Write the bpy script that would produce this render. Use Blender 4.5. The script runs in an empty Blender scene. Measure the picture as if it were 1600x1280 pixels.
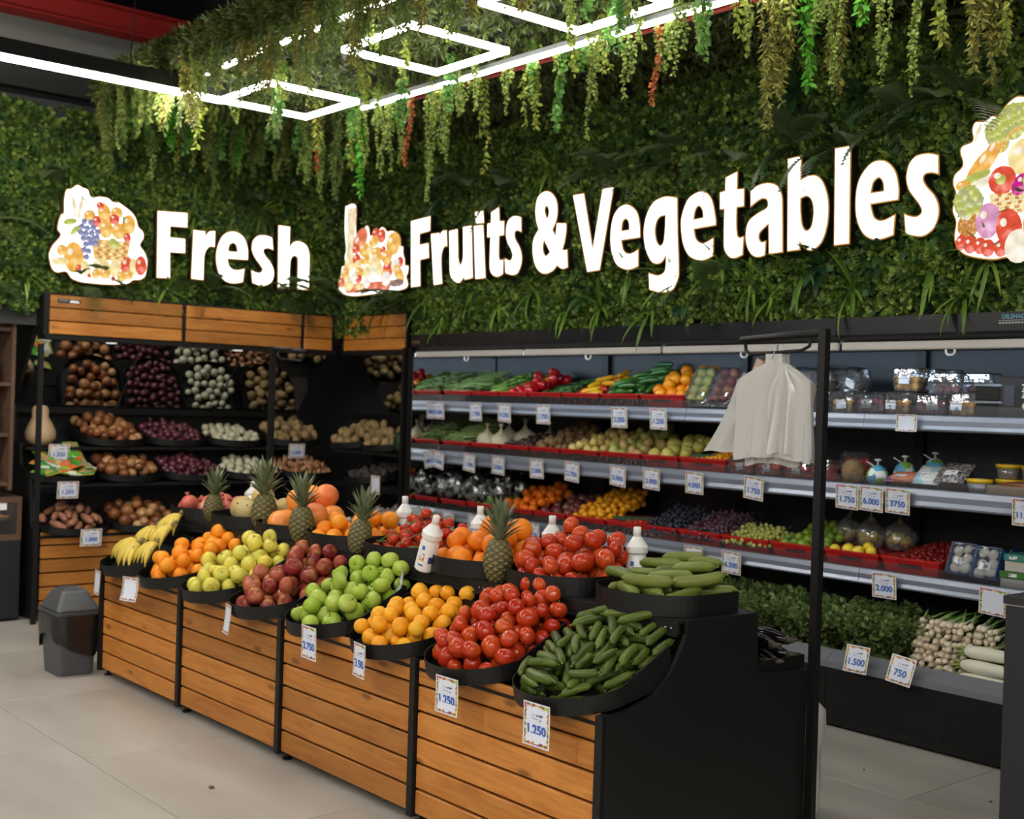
import bpy, bmesh, math, random
import numpy as np
from mathutils import Matrix, Vector, noise as mnoise

PI = math.pi
S = bpy.context.scene
COL = S.collection
rnd = random.Random(7)

# ------------------------------------------------------------------ camera
def set_camera():
    yaw, pitch, roll = (math.radians(a) for a in (49.7815, -0.2263, 1.7697))
    F = Vector((-math.sin(yaw)*math.cos(pitch), math.cos(yaw)*math.cos(pitch), math.sin(pitch)))
    R0 = Vector((math.cos(yaw), math.sin(yaw), 0)); U0 = R0.cross(F)
    r = math.cos(roll)*R0 + math.sin(roll)*U0
    u = -math.sin(roll)*R0 + math.cos(roll)*U0
    cd = bpy.data.cameras.new('camera'); cam = bpy.data.objects.new('camera', cd); COL.objects.link(cam)
    m = Matrix((r, u, -F)).transposed().to_4x4(); m.translation = Vector((0, 0, 1.6))
    cam.matrix_world = m
    cd.sensor_width = 36; cd.sensor_fit = 'HORIZONTAL'; cd.lens = 1932.864/1600*36
    cd.clip_end = 60
    cd.dof.use_dof = True; cd.dof.focus_distance = 4.6; cd.dof.aperture_fstop = 3.0
    S.camera = cam
set_camera()

# ------------------------------------------------------------------ world, exposure
W = bpy.data.worlds.new('world'); S.world = W; W.use_nodes = True
W.node_tree.nodes['Background'].inputs[0].default_value = (0.9, 0.95, 1.0, 1)
W.node_tree.nodes['Background'].inputs[1].default_value = 0.04
S.view_settings.view_transform = 'Standard'; S.view_settings.look = 'None'
S.view_settings.gamma = 1.0; S.view_settings.use_curve_mapping = False
S.view_settings.exposure = 0.0
try:
    S.cycles.use_denoising = True
    S.cycles.max_bounces = 8; S.cycles.transparent_max_bounces = 16
    S.cycles.sample_clamp_indirect = 6.0
    S.cycles.caustics_reflective = False; S.cycles.caustics_refractive = False
except Exception:
    pass

SHOP_LAMP = 95.0      # emission of the linear shop lamps
LED_FRAME = 20.0      # emission of the square LED frames under the green canopy
LED_LINE = 18.0
SIGN = 2.6
FRIDGE_LED = 30.0

# ------------------------------------------------------------------ materials
MATS = {}
def nt_new(name):
    m = bpy.data.materials.new(name); m.use_nodes = True
    nt = m.node_tree; b = nt.nodes['Principled BSDF']
    return m, nt, b
def N(nt, t, **kw):
    n = nt.nodes.new(t)
    for k, v in kw.items(): setattr(n, k, v)
    return n
def ramp(nt, fac, cols):
    r = N(nt, 'ShaderNodeValToRGB'); e = r.color_ramp.elements
    while len(e) < len(cols): e.new(0.5)
    for i, c in enumerate(cols):
        pos = i/(len(cols)-1) if len(c) == 3 else c[3]
        e[i].position = pos; e[i].color = (*c[:3], 1)
    nt.links.new(fac, r.inputs[0]); return r.outputs[0]
def mixc(nt, fac, a, b, mode='MIX'):
    m = N(nt, 'ShaderNodeMix', data_type='RGBA', blend_type=mode)
    for sock, v in ((m.inputs[0], fac), (m.inputs[6], a), (m.inputs[7], b)):
        if hasattr(v, 'is_linked') or hasattr(v, 'links'): nt.links.new(v, sock)
        else: sock.default_value = v if not isinstance(v, tuple) else (*v[:3], 1)
    return m.outputs[2]
def pmat(name, cols, vary='obj', rough=0.5, metallic=0.0, spec=0.5, bump=0.0, bscale=40.0, mottle=None, coat=0.0, sss=0.0, emit=None, alpha=None, translucent=0.0):
    """procedural material: base colour varied by object, by mesh island or by noise"""
    if name in MATS: return MATS[name]
    m, nt, b = nt_new(name)
    tc = N(nt, 'ShaderNodeTexCoord')
    if len(cols) == 1:
        src = N(nt, 'ShaderNodeRGB'); src.outputs[0].default_value = (*cols[0][:3], 1); c = src.outputs[0]
    else:
        if vary == 'obj': f = N(nt, 'ShaderNodeObjectInfo').outputs['Random']
        elif vary == 'island': f = N(nt, 'ShaderNodeNewGeometry').outputs['Random Per Island']
        else:
            n = N(nt, 'ShaderNodeTexNoise'); n.inputs['Scale'].default_value = float(vary); n.inputs['Detail'].default_value = 4
            nt.links.new(tc.outputs['Object'], n.inputs['Vector']); f = n.outputs['Fac']
        c = ramp(nt, f, cols)
    if mottle:
        mc, ms, lo, hi = mottle[:4]
        n = N(nt, 'ShaderNodeTexNoise'); n.inputs['Scale'].default_value = ms; n.inputs['Detail'].default_value = 3
        mp = N(nt, 'ShaderNodeMapping')
        if len(mottle) > 4: mp.inputs['Scale'].default_value = mottle[4]
        oi = N(nt, 'ShaderNodeObjectInfo'); mul = N(nt, 'ShaderNodeMath', operation='MULTIPLY'); mul.inputs[1].default_value = 30.0
        nt.links.new(oi.outputs['Random'], mul.inputs[0]); nt.links.new(mul.outputs[0], mp.inputs['Location'])
        nt.links.new(tc.outputs['Object'], mp.inputs['Vector']); nt.links.new(mp.outputs[0], n.inputs['Vector'])
        mr = N(nt, 'ShaderNodeMapRange'); mr.inputs[1].default_value = lo; mr.inputs[2].default_value = hi
        nt.links.new(n.outputs['Fac'], mr.inputs[0]); c = mixc(nt, mr.outputs[0], c, mc)
    nt.links.new(c, b.inputs['Base Color'])
    b.inputs['Roughness'].default_value = rough; b.inputs['Metallic'].default_value = metallic
    b.inputs['Specular IOR Level'].default_value = spec
    b.inputs['Coat Weight'].default_value = coat
    if sss:
        b.inputs['Subsurface Weight'].default_value = sss; b.inputs['Subsurface Radius'].default_value = (0.02, 0.008, 0.004); b.inputs['Subsurface Scale'].default_value = 0.3
    if bump:
        n = N(nt, 'ShaderNodeTexNoise'); n.inputs['Scale'].default_value = bscale; n.inputs['Detail'].default_value = 3
        nt.links.new(tc.outputs['Object'], n.inputs['Vector'])
        bp = N(nt, 'ShaderNodeBump'); bp.inputs['Strength'].default_value = bump; bp.inputs['Distance'].default_value = 0.004
        nt.links.new(n.outputs['Fac'], bp.inputs['Height']); nt.links.new(bp.outputs[0], b.inputs['Normal'])
    if emit:
        b.inputs['Emission Color'].default_value = (*emit[:3], 1); b.inputs['Emission Strength'].default_value = emit[3]
    if translucent:
        out = nt.nodes['Material Output']; tr = N(nt, 'ShaderNodeBsdfTranslucent'); mx = N(nt, 'ShaderNodeMixShader'); mx.inputs[0].default_value = translucent
        nt.links.new(c, tr.inputs[0]); nt.links.new(b.outputs[0], mx.inputs[1]); nt.links.new(tr.outputs[0], mx.inputs[2]); nt.links.new(mx.outputs[0], out.inputs[0])
    MATS[name] = m; return m
def emat(name, col, strength):
    if name in MATS: return MATS[name]
    m = bpy.data.materials.new(name); m.use_nodes = True; nt = m.node_tree; nt.nodes.clear()
    e = N(nt, 'ShaderNodeEmission'); e.inputs[0].default_value = (*col, 1); e.inputs[1].default_value = strength
    o = N(nt, 'ShaderNodeOutputMaterial'); nt.links.new(e.outputs[0], o.inputs[0]); MATS[name] = m; return m
def clearmat(name, tint=(0.95, 0.97, 1.0), refl=0.12, rough=0.06, body=0.06):
    """thin clear plastic film: mostly see-through, a little milky, glossy"""
    if name in MATS: return MATS[name]
    m = bpy.data.materials.new(name); m.use_nodes = True; nt = m.node_tree; nt.nodes.clear()
    t = N(nt, 'ShaderNodeBsdfTransparent'); t.inputs[0].default_value = (*tint, 1)
    g = N(nt, 'ShaderNodeBsdfGlossy'); g.inputs['Roughness'].default_value = rough
    d = N(nt, 'ShaderNodeBsdfDiffuse'); d.inputs[0].default_value = (0.75, 0.78, 0.8, 1)
    tc = N(nt, 'ShaderNodeTexCoord'); n = N(nt, 'ShaderNodeTexNoise'); n.inputs['Scale'].default_value = 28
    nt.links.new(tc.outputs['Object'], n.inputs['Vector']); bp = N(nt, 'ShaderNodeBump'); bp.inputs['Strength'].default_value = 0.5; bp.inputs['Distance'].default_value = 0.004
    nt.links.new(n.outputs['Fac'], bp.inputs['Height']); nt.links.new(bp.outputs[0], g.inputs['Normal'])
    fr = N(nt, 'ShaderNodeFresnel'); fr.inputs[0].default_value = 1.45
    add = N(nt, 'ShaderNodeMath', operation='ADD'); add.inputs[1].default_value = refl; nt.links.new(fr.outputs[0], add.inputs[0])
    m1 = N(nt, 'ShaderNodeMixShader'); m1.inputs[0].default_value = body; nt.links.new(t.outputs[0], m1.inputs[1]); nt.links.new(d.outputs[0], m1.inputs[2])
    m2 = N(nt, 'ShaderNodeMixShader'); nt.links.new(add.outputs[0], m2.inputs[0]); nt.links.new(m1.outputs[0], m2.inputs[1]); nt.links.new(g.outputs[0], m2.inputs[2])
    o = N(nt, 'ShaderNodeOutputMaterial'); nt.links.new(m2.outputs[0], o.inputs[0]); MATS[name] = m; return m
def woodmat(name, base, dark, light):
    m, nt, b = nt_new(name); MATS[name] = m
    tc = N(nt, 'ShaderNodeTexCoord'); oi = N(nt, 'ShaderNodeObjectInfo')
    mp = N(nt, 'ShaderNodeMapping'); mp.inputs['Scale'].default_value = (1.6, 14, 14)
    cb = N(nt, 'ShaderNodeCombineXYZ'); mul = N(nt, 'ShaderNodeMath', operation='MULTIPLY'); mul.inputs[1].default_value = 57.0
    nt.links.new(oi.outputs['Random'], mul.inputs[0]); nt.links.new(mul.outputs[0], cb.inputs[0]); nt.links.new(mul.outputs[0], cb.inputs[2]); nt.links.new(cb.outputs[0], mp.inputs['Location'])
    nt.links.new(tc.outputs['Object'], mp.inputs['Vector'])
    n = N(nt, 'ShaderNodeTexNoise'); n.inputs['Scale'].default_value = 2.2; n.inputs['Detail'].default_value = 6; n.inputs['Distortion'].default_value = 1.2
    nt.links.new(mp.outputs[0], n.inputs['Vector'])
    c = ramp(nt, n.outputs['Fac'], [(*dark, 0.25), (*base, 0.5), (*light, 0.78)])
    # board to board tone
    mr = N(nt, 'ShaderNodeMapRange'); mr.inputs[3].default_value = 0.70; mr.inputs[4].default_value = 1.15; nt.links.new(oi.outputs['Random'], mr.inputs[0])
    c = mixc(nt, 1.0, c, mr.outputs[0], 'MULTIPLY')
    # knots
    v = N(nt, 'ShaderNodeTexVoronoi', feature='F1'); v.inputs['Scale'].default_value = 1.0
    mp2 = N(nt, 'ShaderNodeMapping'); mp2.inputs['Scale'].default_value = (3.2, 9, 9); nt.links.new(cb.outputs[0], mp2.inputs['Location']); nt.links.new(tc.outputs['Object'], mp2.inputs['Vector']); nt.links.new(mp2.outputs[0], v.inputs['Vector'])
    kr = N(nt, 'ShaderNodeMapRange'); kr.inputs[1].default_value = 0.06; kr.inputs[2].default_value = 0.16; kr.inputs[3].default_value = 0.75; kr.inputs[4].default_value = 0.0
    nt.links.new(v.outputs['Distance'], kr.inputs[0]); c = mixc(nt, kr.outputs[0], c, tuple(x*0.35 for x in dark))
    nt.links.new(c, b.inputs['Base Color']); b.inputs['Roughness'].default_value = 0.5
    bp = N(nt, 'ShaderNodeBump'); bp.inputs['Strength'].default_value = 0.12; bp.inputs['Distance'].default_value = 0.003
    nt.links.new(n.outputs['Fac'], bp.inputs['Height']); nt.links.new(bp.outputs[0], b.inputs['Normal'])
    return m

M_black = pmat('black_powder_coat', [(0.0055, 0.0055, 0.0055), (0.0075, 0.0075, 0.0075)], vary=3.0, spec=0.35, rough=0.46, bump=0.05, bscale=300)
M_black2 = pmat('black_steel', [(0.007, 0.007, 0.0075)], spec=0.35, rough=0.4)
M_charcoal = pmat('charcoal_laminate', [(0.017, 0.0175, 0.02)], spec=0.35, rough=0.5)
M_wood = woodmat('varnished_pine', (0.51, 0.192, 0.031), (0.38, 0.125, 0.017), (0.60, 0.26, 0.052))
M_white = pmat('white_plastic', [(0.78, 0.78, 0.76)], rough=0.35)
M_steel = pmat('galvanised_steel', [(0.55, 0.56, 0.58)], metallic=1.0, rough=0.35)
M_mirror = pmat('mirror_glass', [(0.80, 0.82, 0.83)], metallic=1.0, rough=0.015)
M_clear = clearmat('clear_plastic')
M_paper = pmat('white_paper', [(0.8, 0.8, 0.82)], rough=0.6)
M_blue = pmat('blue_ink', [(0.03, 0.12, 0.45)], rough=0.6)
M_ink = pmat('black_ink', [(0.03, 0.03, 0.03)], rough=0.6)

# ------------------------------------------------------------------ mesh helpers
class MB:
    def __init__(self): self.v = []; self.f = []
    def add(self, vs, fs):
        o = len(self.v); self.v += [tuple(p) for p in vs]; self.f += [tuple(i+o for i in f) for f in fs]; return self
    def box(self, x0, x1, y0, y1, z0, z1):
        return self.add([(x0,y0,z0),(x1,y0,z0),(x1,y1,z0),(x0,y1,z0),(x0,y0,z1),(x1,y0,z1),(x1,y1,z1),(x0,y1,z1)],
                        [(0,3,2,1),(4,5,6,7),(0,1,5,4),(1,2,6,5),(2,3,7,6),(3,0,4,7)])
    def cbox(self, x0, x1, y0, y1, z0, z1, b=0.004):
        bm = bmesh.new(); bmesh.ops.create_cube(bm, size=1.0)
        for v in bm.verts: v.co = Vector((x0+(v.co.x+.5)*(x1-x0), y0+(v.co.y+.5)*(y1-y0), z0+(v.co.z+.5)*(z1-z0)))
        bmesh.ops.bevel(bm, geom=bm.edges[:], offset=b, segments=1, affect='EDGES')
        bm.verts.index_update(); self.add([v.co[:] for v in bm.verts], [[v.index for v in f.verts] for f in bm.faces]); bm.free(); return self
    def tube(self, pts, r, seg=8, cap=True):
        pts = [Vector(p) for p in pts]; n = len(pts); rs = r if isinstance(r, (list, tuple)) else [r]*n
        vs = []; fs = []; up = None
        for i, p in enumerate(pts):
            t = (pts[min(i+1, n-1)]-pts[max(i-1, 0)])
            t = t.normalized() if t.length > 1e-9 else Vector((0, 0, 1))
            if up is None: up = t.orthogonal().normalized()
            a = (up-t*up.dot(t)); a = a.normalized() if a.length > 1e-6 else t.orthogonal().normalized()
            up = a; b = t.cross(a)
            for k in range(seg):
                ang = 2*PI*k/seg; vs.append(p+(a*math.cos(ang)+b*math.sin(ang))*rs[i])
        for i in range(n-1):
            for k in range(seg):
                k2 = (k+1) % seg; fs.append((i*seg+k, i*seg+k2, (i+1)*seg+k2, (i+1)*seg+k))
        if cap: fs.append(tuple(range(seg))[::-1]); fs.append(tuple((n-1)*seg+k for k in range(seg)))
        return self.add(vs, fs)
    def lathe(self, prof, seg=16, c=(0, 0, 0), fn=None):
        """profile [(radius, z)] about the z axis; fn(angle, t) scales the radius"""
        vs = []; fs = []; n = len(prof)
        for i, (r, z) in enumerate(prof):
            for k in range(seg):
                a = 2*PI*k/seg; q = r*(fn(a, i/(n-1)) if fn else 1); vs.append((c[0]+q*math.cos(a), c[1]+q*math.sin(a), c[2]+z))
        for i in range(n-1):
            for k in range(seg):
                k2 = (k+1) % seg; fs.append((i*seg+k, i*seg+k2, (i+1)*seg+k2, (i+1)*seg+k))
        if prof[0][0] > 1e-5: fs.append(tuple(range(seg))[::-1])
        if prof[-1][0] > 1e-5: fs.append(tuple((n-1)*seg+k for k in range(seg)))
        return self.add(vs, fs)
    def xf(self, M):
        self.v = [tuple(M @ Vector(p)) for p in self.v]; return self
    def mesh(self, name, smooth=False, mat=None):
        me = bpy.data.meshes.new(name); me.from_pydata(self.v, [], self.f); me.update()
        if smooth: me.polygons.foreach_set('use_smooth', [True]*len(me.polygons))
        if mat: me.materials.append(mat)
        return me
def box_mesh(name, mat, *a, bevel=0): return (MB().cbox(*a, b=bevel) if bevel else MB().box(*a)).mesh(name, False, mat)
def obj(name, me, parent=None, loc=None, rot=None, scale=None):
    o = bpy.data.objects.new(name, me); COL.objects.link(o)
    if parent: o.parent = parent
    if loc: o.location = loc
    if rot: o.rotation_euler = rot
    if scale: o.scale = scale if isinstance(scale, (tuple, list)) else (scale,)*3
    return o
def tag(o, label=None, cat=None, group=None, kind=None):
    if label: o['label'] = label
    if cat: o['category'] = cat
    if group: o['group'] = group
    if kind: o['kind'] = kind
    return o
def thing(name, label, cat, loc=(0, 0, 0), rot=(0, 0, 0), group=None, kind=None):
    o = bpy.data.objects.new(name, None); COL.objects.link(o); o.location = loc; o.rotation_euler = rot; o.empty_display_size = 0.05
    return tag(o, label, cat, group, kind)
def struct(name, me, parent=None, loc=None, rot=None):
    o = obj(name, me, parent, loc, rot)
    if not parent: o['kind'] = 'structure'
    return o
def spawn(name, parts, loc, rot, scale, label, cat, group=None):
    """one thing: parts[0] is its own mesh, the rest are child parts sharing mesh data"""
    o = obj(name, parts[0][1], None, loc, rot, scale); tag(o, label, cat, group)
    for nm, me in parts[1:]: obj(nm, me, o)
    return o
def smooth_poly(txt, sub=5):
    pts = []
    for t in txt.split():
        c = t.endswith('*'); a, b = t.rstrip('*').split(','); pts.append((float(a)/1000, float(b)/1000, c))
    n = len(pts); out = []
    for i in range(n):
        p1, p2 = pts[i], pts[(i+1) % n]
        if p1[2] and p2[2]: out.append(p1[:2]); continue
        p0 = pts[i-1] if not p1[2] else p1; p3 = pts[(i+2) % n] if not p2[2] else p2
        for s in range(sub):
            t = s/sub; q = []
            for k in (0, 1):
                q.append(0.5*(2*p1[k]+(p2[k]-p0[k])*t+(2*p0[k]-5*p1[k]+4*p2[k]-p3[k])*t*t+(3*p1[k]-p0[k]-3*p2[k]+p3[k])*t**3))
            out.append(tuple(q))
    return out
def curve_mesh(name, loops, extrude, offset=0.0, mat=None):
    cu = bpy.data.curves.new(name, 'CURVE'); cu.dimensions = '2D'; cu.fill_mode = 'BOTH'; cu.extrude = extrude; cu.offset = offset
    for L in loops:
        sp = cu.splines.new('POLY'); sp.points.add(len(L)-1); sp.use_cyclic_u = True
        for p, q in zip(sp.points, L): p.co = (q[0], q[1], 0, 1)
    o = bpy.data.objects.new(name, cu); COL.objects.link(o)
    dg = bpy.context.evaluated_depsgraph_get(); me = bpy.data.meshes.new_from_object(o.evaluated_get(dg)); me.name = name
    bpy.data.objects.remove(o); bpy.data.curves.remove(cu)
    me.materials.clear()
    if mat: me.materials.append(mat)
    return me
TEXTS = {}
def text_mesh(s, mat):
    """lettering of size 1, centred; scale the object that uses it"""
    key = (s, mat.name)
    if key in TEXTS: return TEXTS[key]
    cu = bpy.data.curves.new('lettering', 'FONT'); cu.body = s; cu.size = 1.0; cu.align_x = 'CENTER'; cu.align_y = 'CENTER'; cu.offset = 0.028; cu.extrude = 0.012; cu.resolution_u = 3
    o = bpy.data.objects.new('lettering', cu); COL.objects.link(o)
    dg = bpy.context.evaluated_depsgraph_get(); me = bpy.data.meshes.new_from_object(o.evaluated_get(dg)); me.name = 'lettering'
    bpy.data.objects.remove(o); bpy.data.curves.remove(cu); me.materials.clear(); me.materials.append(mat); TEXTS[key] = me; return me
for s_ in '1.000 1.250 1.500 1.750 2.000 2.00 2.250 2.500 2.750 3.000 3.250 3.50 3.500 3.750 3750 4.000 4.250 5.000 6.000 6.500 750 11.000'.split(): text_mesh(s_, M_blue)
M_sky = pmat('sky_text', [(0.10, 0.28, 0.36)], rough=0.5); text_mesh('DILSHAD', M_sky)
GLYPHS = [
('F','L',['3796,2929* 4036,2942* 4038,2827* 3905,2822* 3905,2748* 4024,2751* 4026,2637* 3908,2633* 3914,2442* 3804,2437*']),
('r','L',['4078,2824* 4182,2823* 4182,2796* 4212,2827 4262,2835* 4261,2706* 4216,2705 4185,2661 4178,2601 4178,2452* 4073,2454*']),
('e','L',['4538,2638* 4535,2728 4494,2815 4409,2849 4327,2815 4281,2731 4268,2625 4296,2515 4355,2460 4430,2450 4501,2467* 4514,2579* 4460,2562 4410,2563 4380,2590 4370,2631*', '4374,2694* 4379,2734 4408,2756 4433,2740 4443,2697*']),
('s','L',['4741,2838* 4754,2735* 4710,2746 4671,2734 4681,2697 4740,2633 4766,2566 4749,2494 4693,2457 4642,2453 4577,2468* 4563,2574* 4604,2558 4643,2558 4659,2583 4636,2615 4592,2665 4564,2723 4571,2793 4612,2837 4672,2850']),
('h','L',['4786,2940* 4895,2941* 4895,2789* 4927,2824 4981,2836 5045,2809 5072,2752 5078,2690 5080,2455* 4969,2451* 4968,2671 4958,2705 4936,2711 4914,2689 4905,2641 4903,2449* 4797,2448*']),
('F','R',['-7532,2942* -7287,2957* -7287,2842* -7415,2832* -7413,2757* -7301,2762* -7289,2647* -7400,2639* -7387,2446* -7506,2442*']),
('r','R',['-7278,2826* -7165,2824* -7166,2804* -7139,2833 -7087,2837* -7073,2713* -7113,2711 -7138,2664 -7137,2583 -7119,2448* -7225,2444*']),
('u','R',['-7061,2828* -6958,2834* -6945,2684 -6940,2627 -6918,2577 -6895,2601 -6889,2657 -6901,2842* -6798,2844* -6790,2750 -6767,2470* -6863,2461* -6869,2487* -6904,2450 -6950,2447 -7007,2478 -7036,2531 -7047,2669']),
('i','R',['-6778,2839* -6669,2837* -6625,2459* -6742,2460*', '-6772,2935* -6674,2936* -6661,2841* -6752,2846*']),
('t','R',['-6590,2914* -6504,2944* -6493,2845* -6444,2843* -6441,2740* -6494,2739* -6491,2638 -6487,2595 -6469,2578 -6440,2585* -6439,2479* -6480,2464 -6523,2465 -6568,2491 -6589,2547 -6590,2739* -6625,2739* -6628,2841* -6589,2842*']),
('s','R',['-6267,2850* -6261,2743* -6302,2759 -6331,2749 -6320,2706 -6277,2654 -6252,2599 -6252,2536 -6289,2474 -6346,2464 -6418,2482* -6430,2590* -6393,2575 -6364,2571 -6348,2596 -6367,2640 -6407,2691 -6425,2752 -6413,2827 -6365,2862 -6315,2863']),
('&','R',['-6013,2995 -5962,2971 -5921,2920 -5909,2852 -5919,2791 -5951,2737* -5925,2699* -5915,2780* -5822,2769* -5821,2716 -5833,2650 -5850,2606* -5842,2599 -5806,2600* -5795,2482* -5847,2473 -5902,2499* -5939,2468 -6012,2452 -6079,2477 -6126,2538 -6146,2623 -6137,2696 -6092,2750* -6119,2810 -6130,2884 -6114,2956 -6068,2990', '-6016,2894 -5995,2860 -6008,2819 -6028,2853 -6033,2880', '-6033,2672* -5975,2594* -6009,2574 -6034,2599 -6041,2636']),
('V','R',['-5773,2942* -5667,2943* -5574,2595* -5504,2952* -5403,2953* -5504,2444* -5618,2439*']),
('e','R',['-5166,2618* -5173,2702 -5203,2782 -5278,2832 -5353,2821 -5405,2763 -5423,2656 -5410,2558 -5372,2482 -5323,2447 -5254,2431 -5174,2447* -5178,2556* -5225,2537 -5266,2535 -5304,2559 -5322,2614*', '-5325,2677* -5318,2725 -5295,2742 -5270,2721 -5263,2678*']),
('g','R',['-4878,2830* -4865,2609 -4849,2423 -4854,2354 -4894,2293 -4980,2280 -5081,2302* -5092,2409* -5017,2389 -4969,2402 -4957,2436 -4956,2494* -4984,2461 -5027,2451 -5076,2473 -5125,2554 -5143,2657 -5121,2756 -5067,2824 -4988,2847 -4933,2843', '-4971,2731* -4972,2642 -4981,2578 -5006,2563 -5033,2594 -5046,2654 -5034,2706 -5007,2728']),
('e','R',['-4581,2638* -4585,2687 -4620,2797 -4681,2844 -4741,2841 -4800,2810 -4839,2734 -4848,2666 -4828,2560 -4779,2482 -4702,2449 -4650,2450 -4594,2468* -4595,2576* -4655,2553 -4692,2554 -4726,2580 -4742,2631*', '-4748,2692* -4737,2741 -4714,2760 -4688,2736 -4680,2696*']),
('t','R',['-4526,2904* -4437,2929* -4436,2829* -4387,2829* -4384,2724* -4435,2723* -4433,2632 -4426,2579 -4410,2560 -4379,2566* -4383,2458* -4432,2444 -4473,2449 -4508,2481 -4524,2535 -4528,2723* -4560,2724* -4564,2825* -4526,2830*']),
('a','R',['-4346,2811* -4290,2835 -4220,2839 -4162,2816 -4132,2767 -4123,2695 -4112,2452* -4208,2449* -4217,2610* -4254,2585 -4273,2566 -4273,2540 -4255,2523 -4227,2527* -4230,2445* -4281,2437 -4327,2457 -4362,2511 -4371,2575 -4354,2641 -4297,2679 -4233,2704 -4225,2726 -4235,2746 -4261,2753 -4293,2743 -4343,2715*']),
('b','R',['-4103,2953* -4010,2957* -4010,2831* -3967,2845 -3913,2841 -3870,2802 -3838,2725 -3829,2645 -3838,2558 -3870,2483 -3928,2448 -3970,2461 -4003,2493* -4001,2456* -4087,2454*', '-4007,2727* -3971,2735 -3941,2711 -3927,2655 -3936,2582 -3965,2560 -3990,2587 -4003,2653']),
('l','R',['-3807,2967* -3708,2968* -3697,2464* -3794,2462*']),
('e','R',['-3423,2657* -3423,2720 -3442,2797 -3481,2848 -3530,2871 -3589,2862 -3642,2812 -3668,2748 -3673,2662 -3662,2584 -3626,2514 -3575,2478 -3520,2471 -3444,2487* -3438,2595* -3492,2574 -3530,2573 -3560,2594 -3579,2652*', '-3579,2715* -3569,2760 -3540,2780 -3517,2754 -3512,2716*']),
('s','R',['-3214,2854* -3208,2754* -3250,2768 -3283,2766 -3291,2746 -3273,2712 -3231,2666 -3207,2618 -3203,2564 -3226,2503 -3275,2470 -3321,2470 -3382,2485* -3395,2595* -3361,2579 -3324,2572 -3302,2583 -3300,2601 -3321,2635 -3365,2690 -3384,2734 -3388,2776 -3375,2830 -3340,2864 -3294,2871 -3254,2867']),
('S1','L',['3207,3035 3249,3021 3286,3011 3311,2964 3366,2974 3427,2973 3465,2950 3502,2953 3546,2932 3610,2891 3643,2847 3661,2794 3697,2761 3702,2713 3678,2664 3714,2616 3736,2557 3734,2496 3720,2439 3682,2411 3632,2404 3601,2380 3545,2366 3421,2355 3311,2355 3239,2360 3185,2379 3148,2420 3090,2409 3054,2426 3036,2465 3023,2522 3028,2551 3049,2600 3100,2670 3078,2708 3085,2773 3101,2819 3118,2830 3117,2918 3131,2990 3166,3004']),
('S2','R',['-8339,3156 -8286,3133 -8276,3062 -8277,2980 -8261,2891 -8205,2911 -8150,2944 -8118,2963 -8088,2932 -8074,2881 -8041,2884 -8026,2920 -7988,2929 -7949,2913 -7917,2932 -7873,2919 -7840,2892 -7776,2892 -7700,2867 -7661,2822 -7653,2767 -7622,2759 -7619,2711 -7596,2661 -7589,2619 -7547,2610 -7549,2557 -7568,2528 -7546,2485 -7554,2450 -7636,2430 -7900,2419 -8235,2413 -8374,2426 -8470,2450 -8502,2487 -8482,2557 -8464,2658 -8417,2674 -8427,2739 -8412,2795 -8439,2950 -8442,3110 -8432,3144 -8403,3148']),
('S3','R',['-2819,3067 -2858,3056 -2897,3024 -2915,2992 -2951,2998 -2988,2978 -3033,2982 -3049,2945 -3044,2895 -3093,2879 -3106,2848 -3090,2787 -3131,2746 -3137,2701 -3121,2653 -3136,2582 -3116,2521 -3122,2449 -3101,2395 -3046,2355 -2928,2330 -2854,2335 -2775,2316 -2677,2316 -2583,2331 -2554,2390 -2563,2470 -2547,2529 -2562,2622 -2596,2712 -2630,2802 -2658,2880 -2699,2961 -2753,3038']),
]
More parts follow.
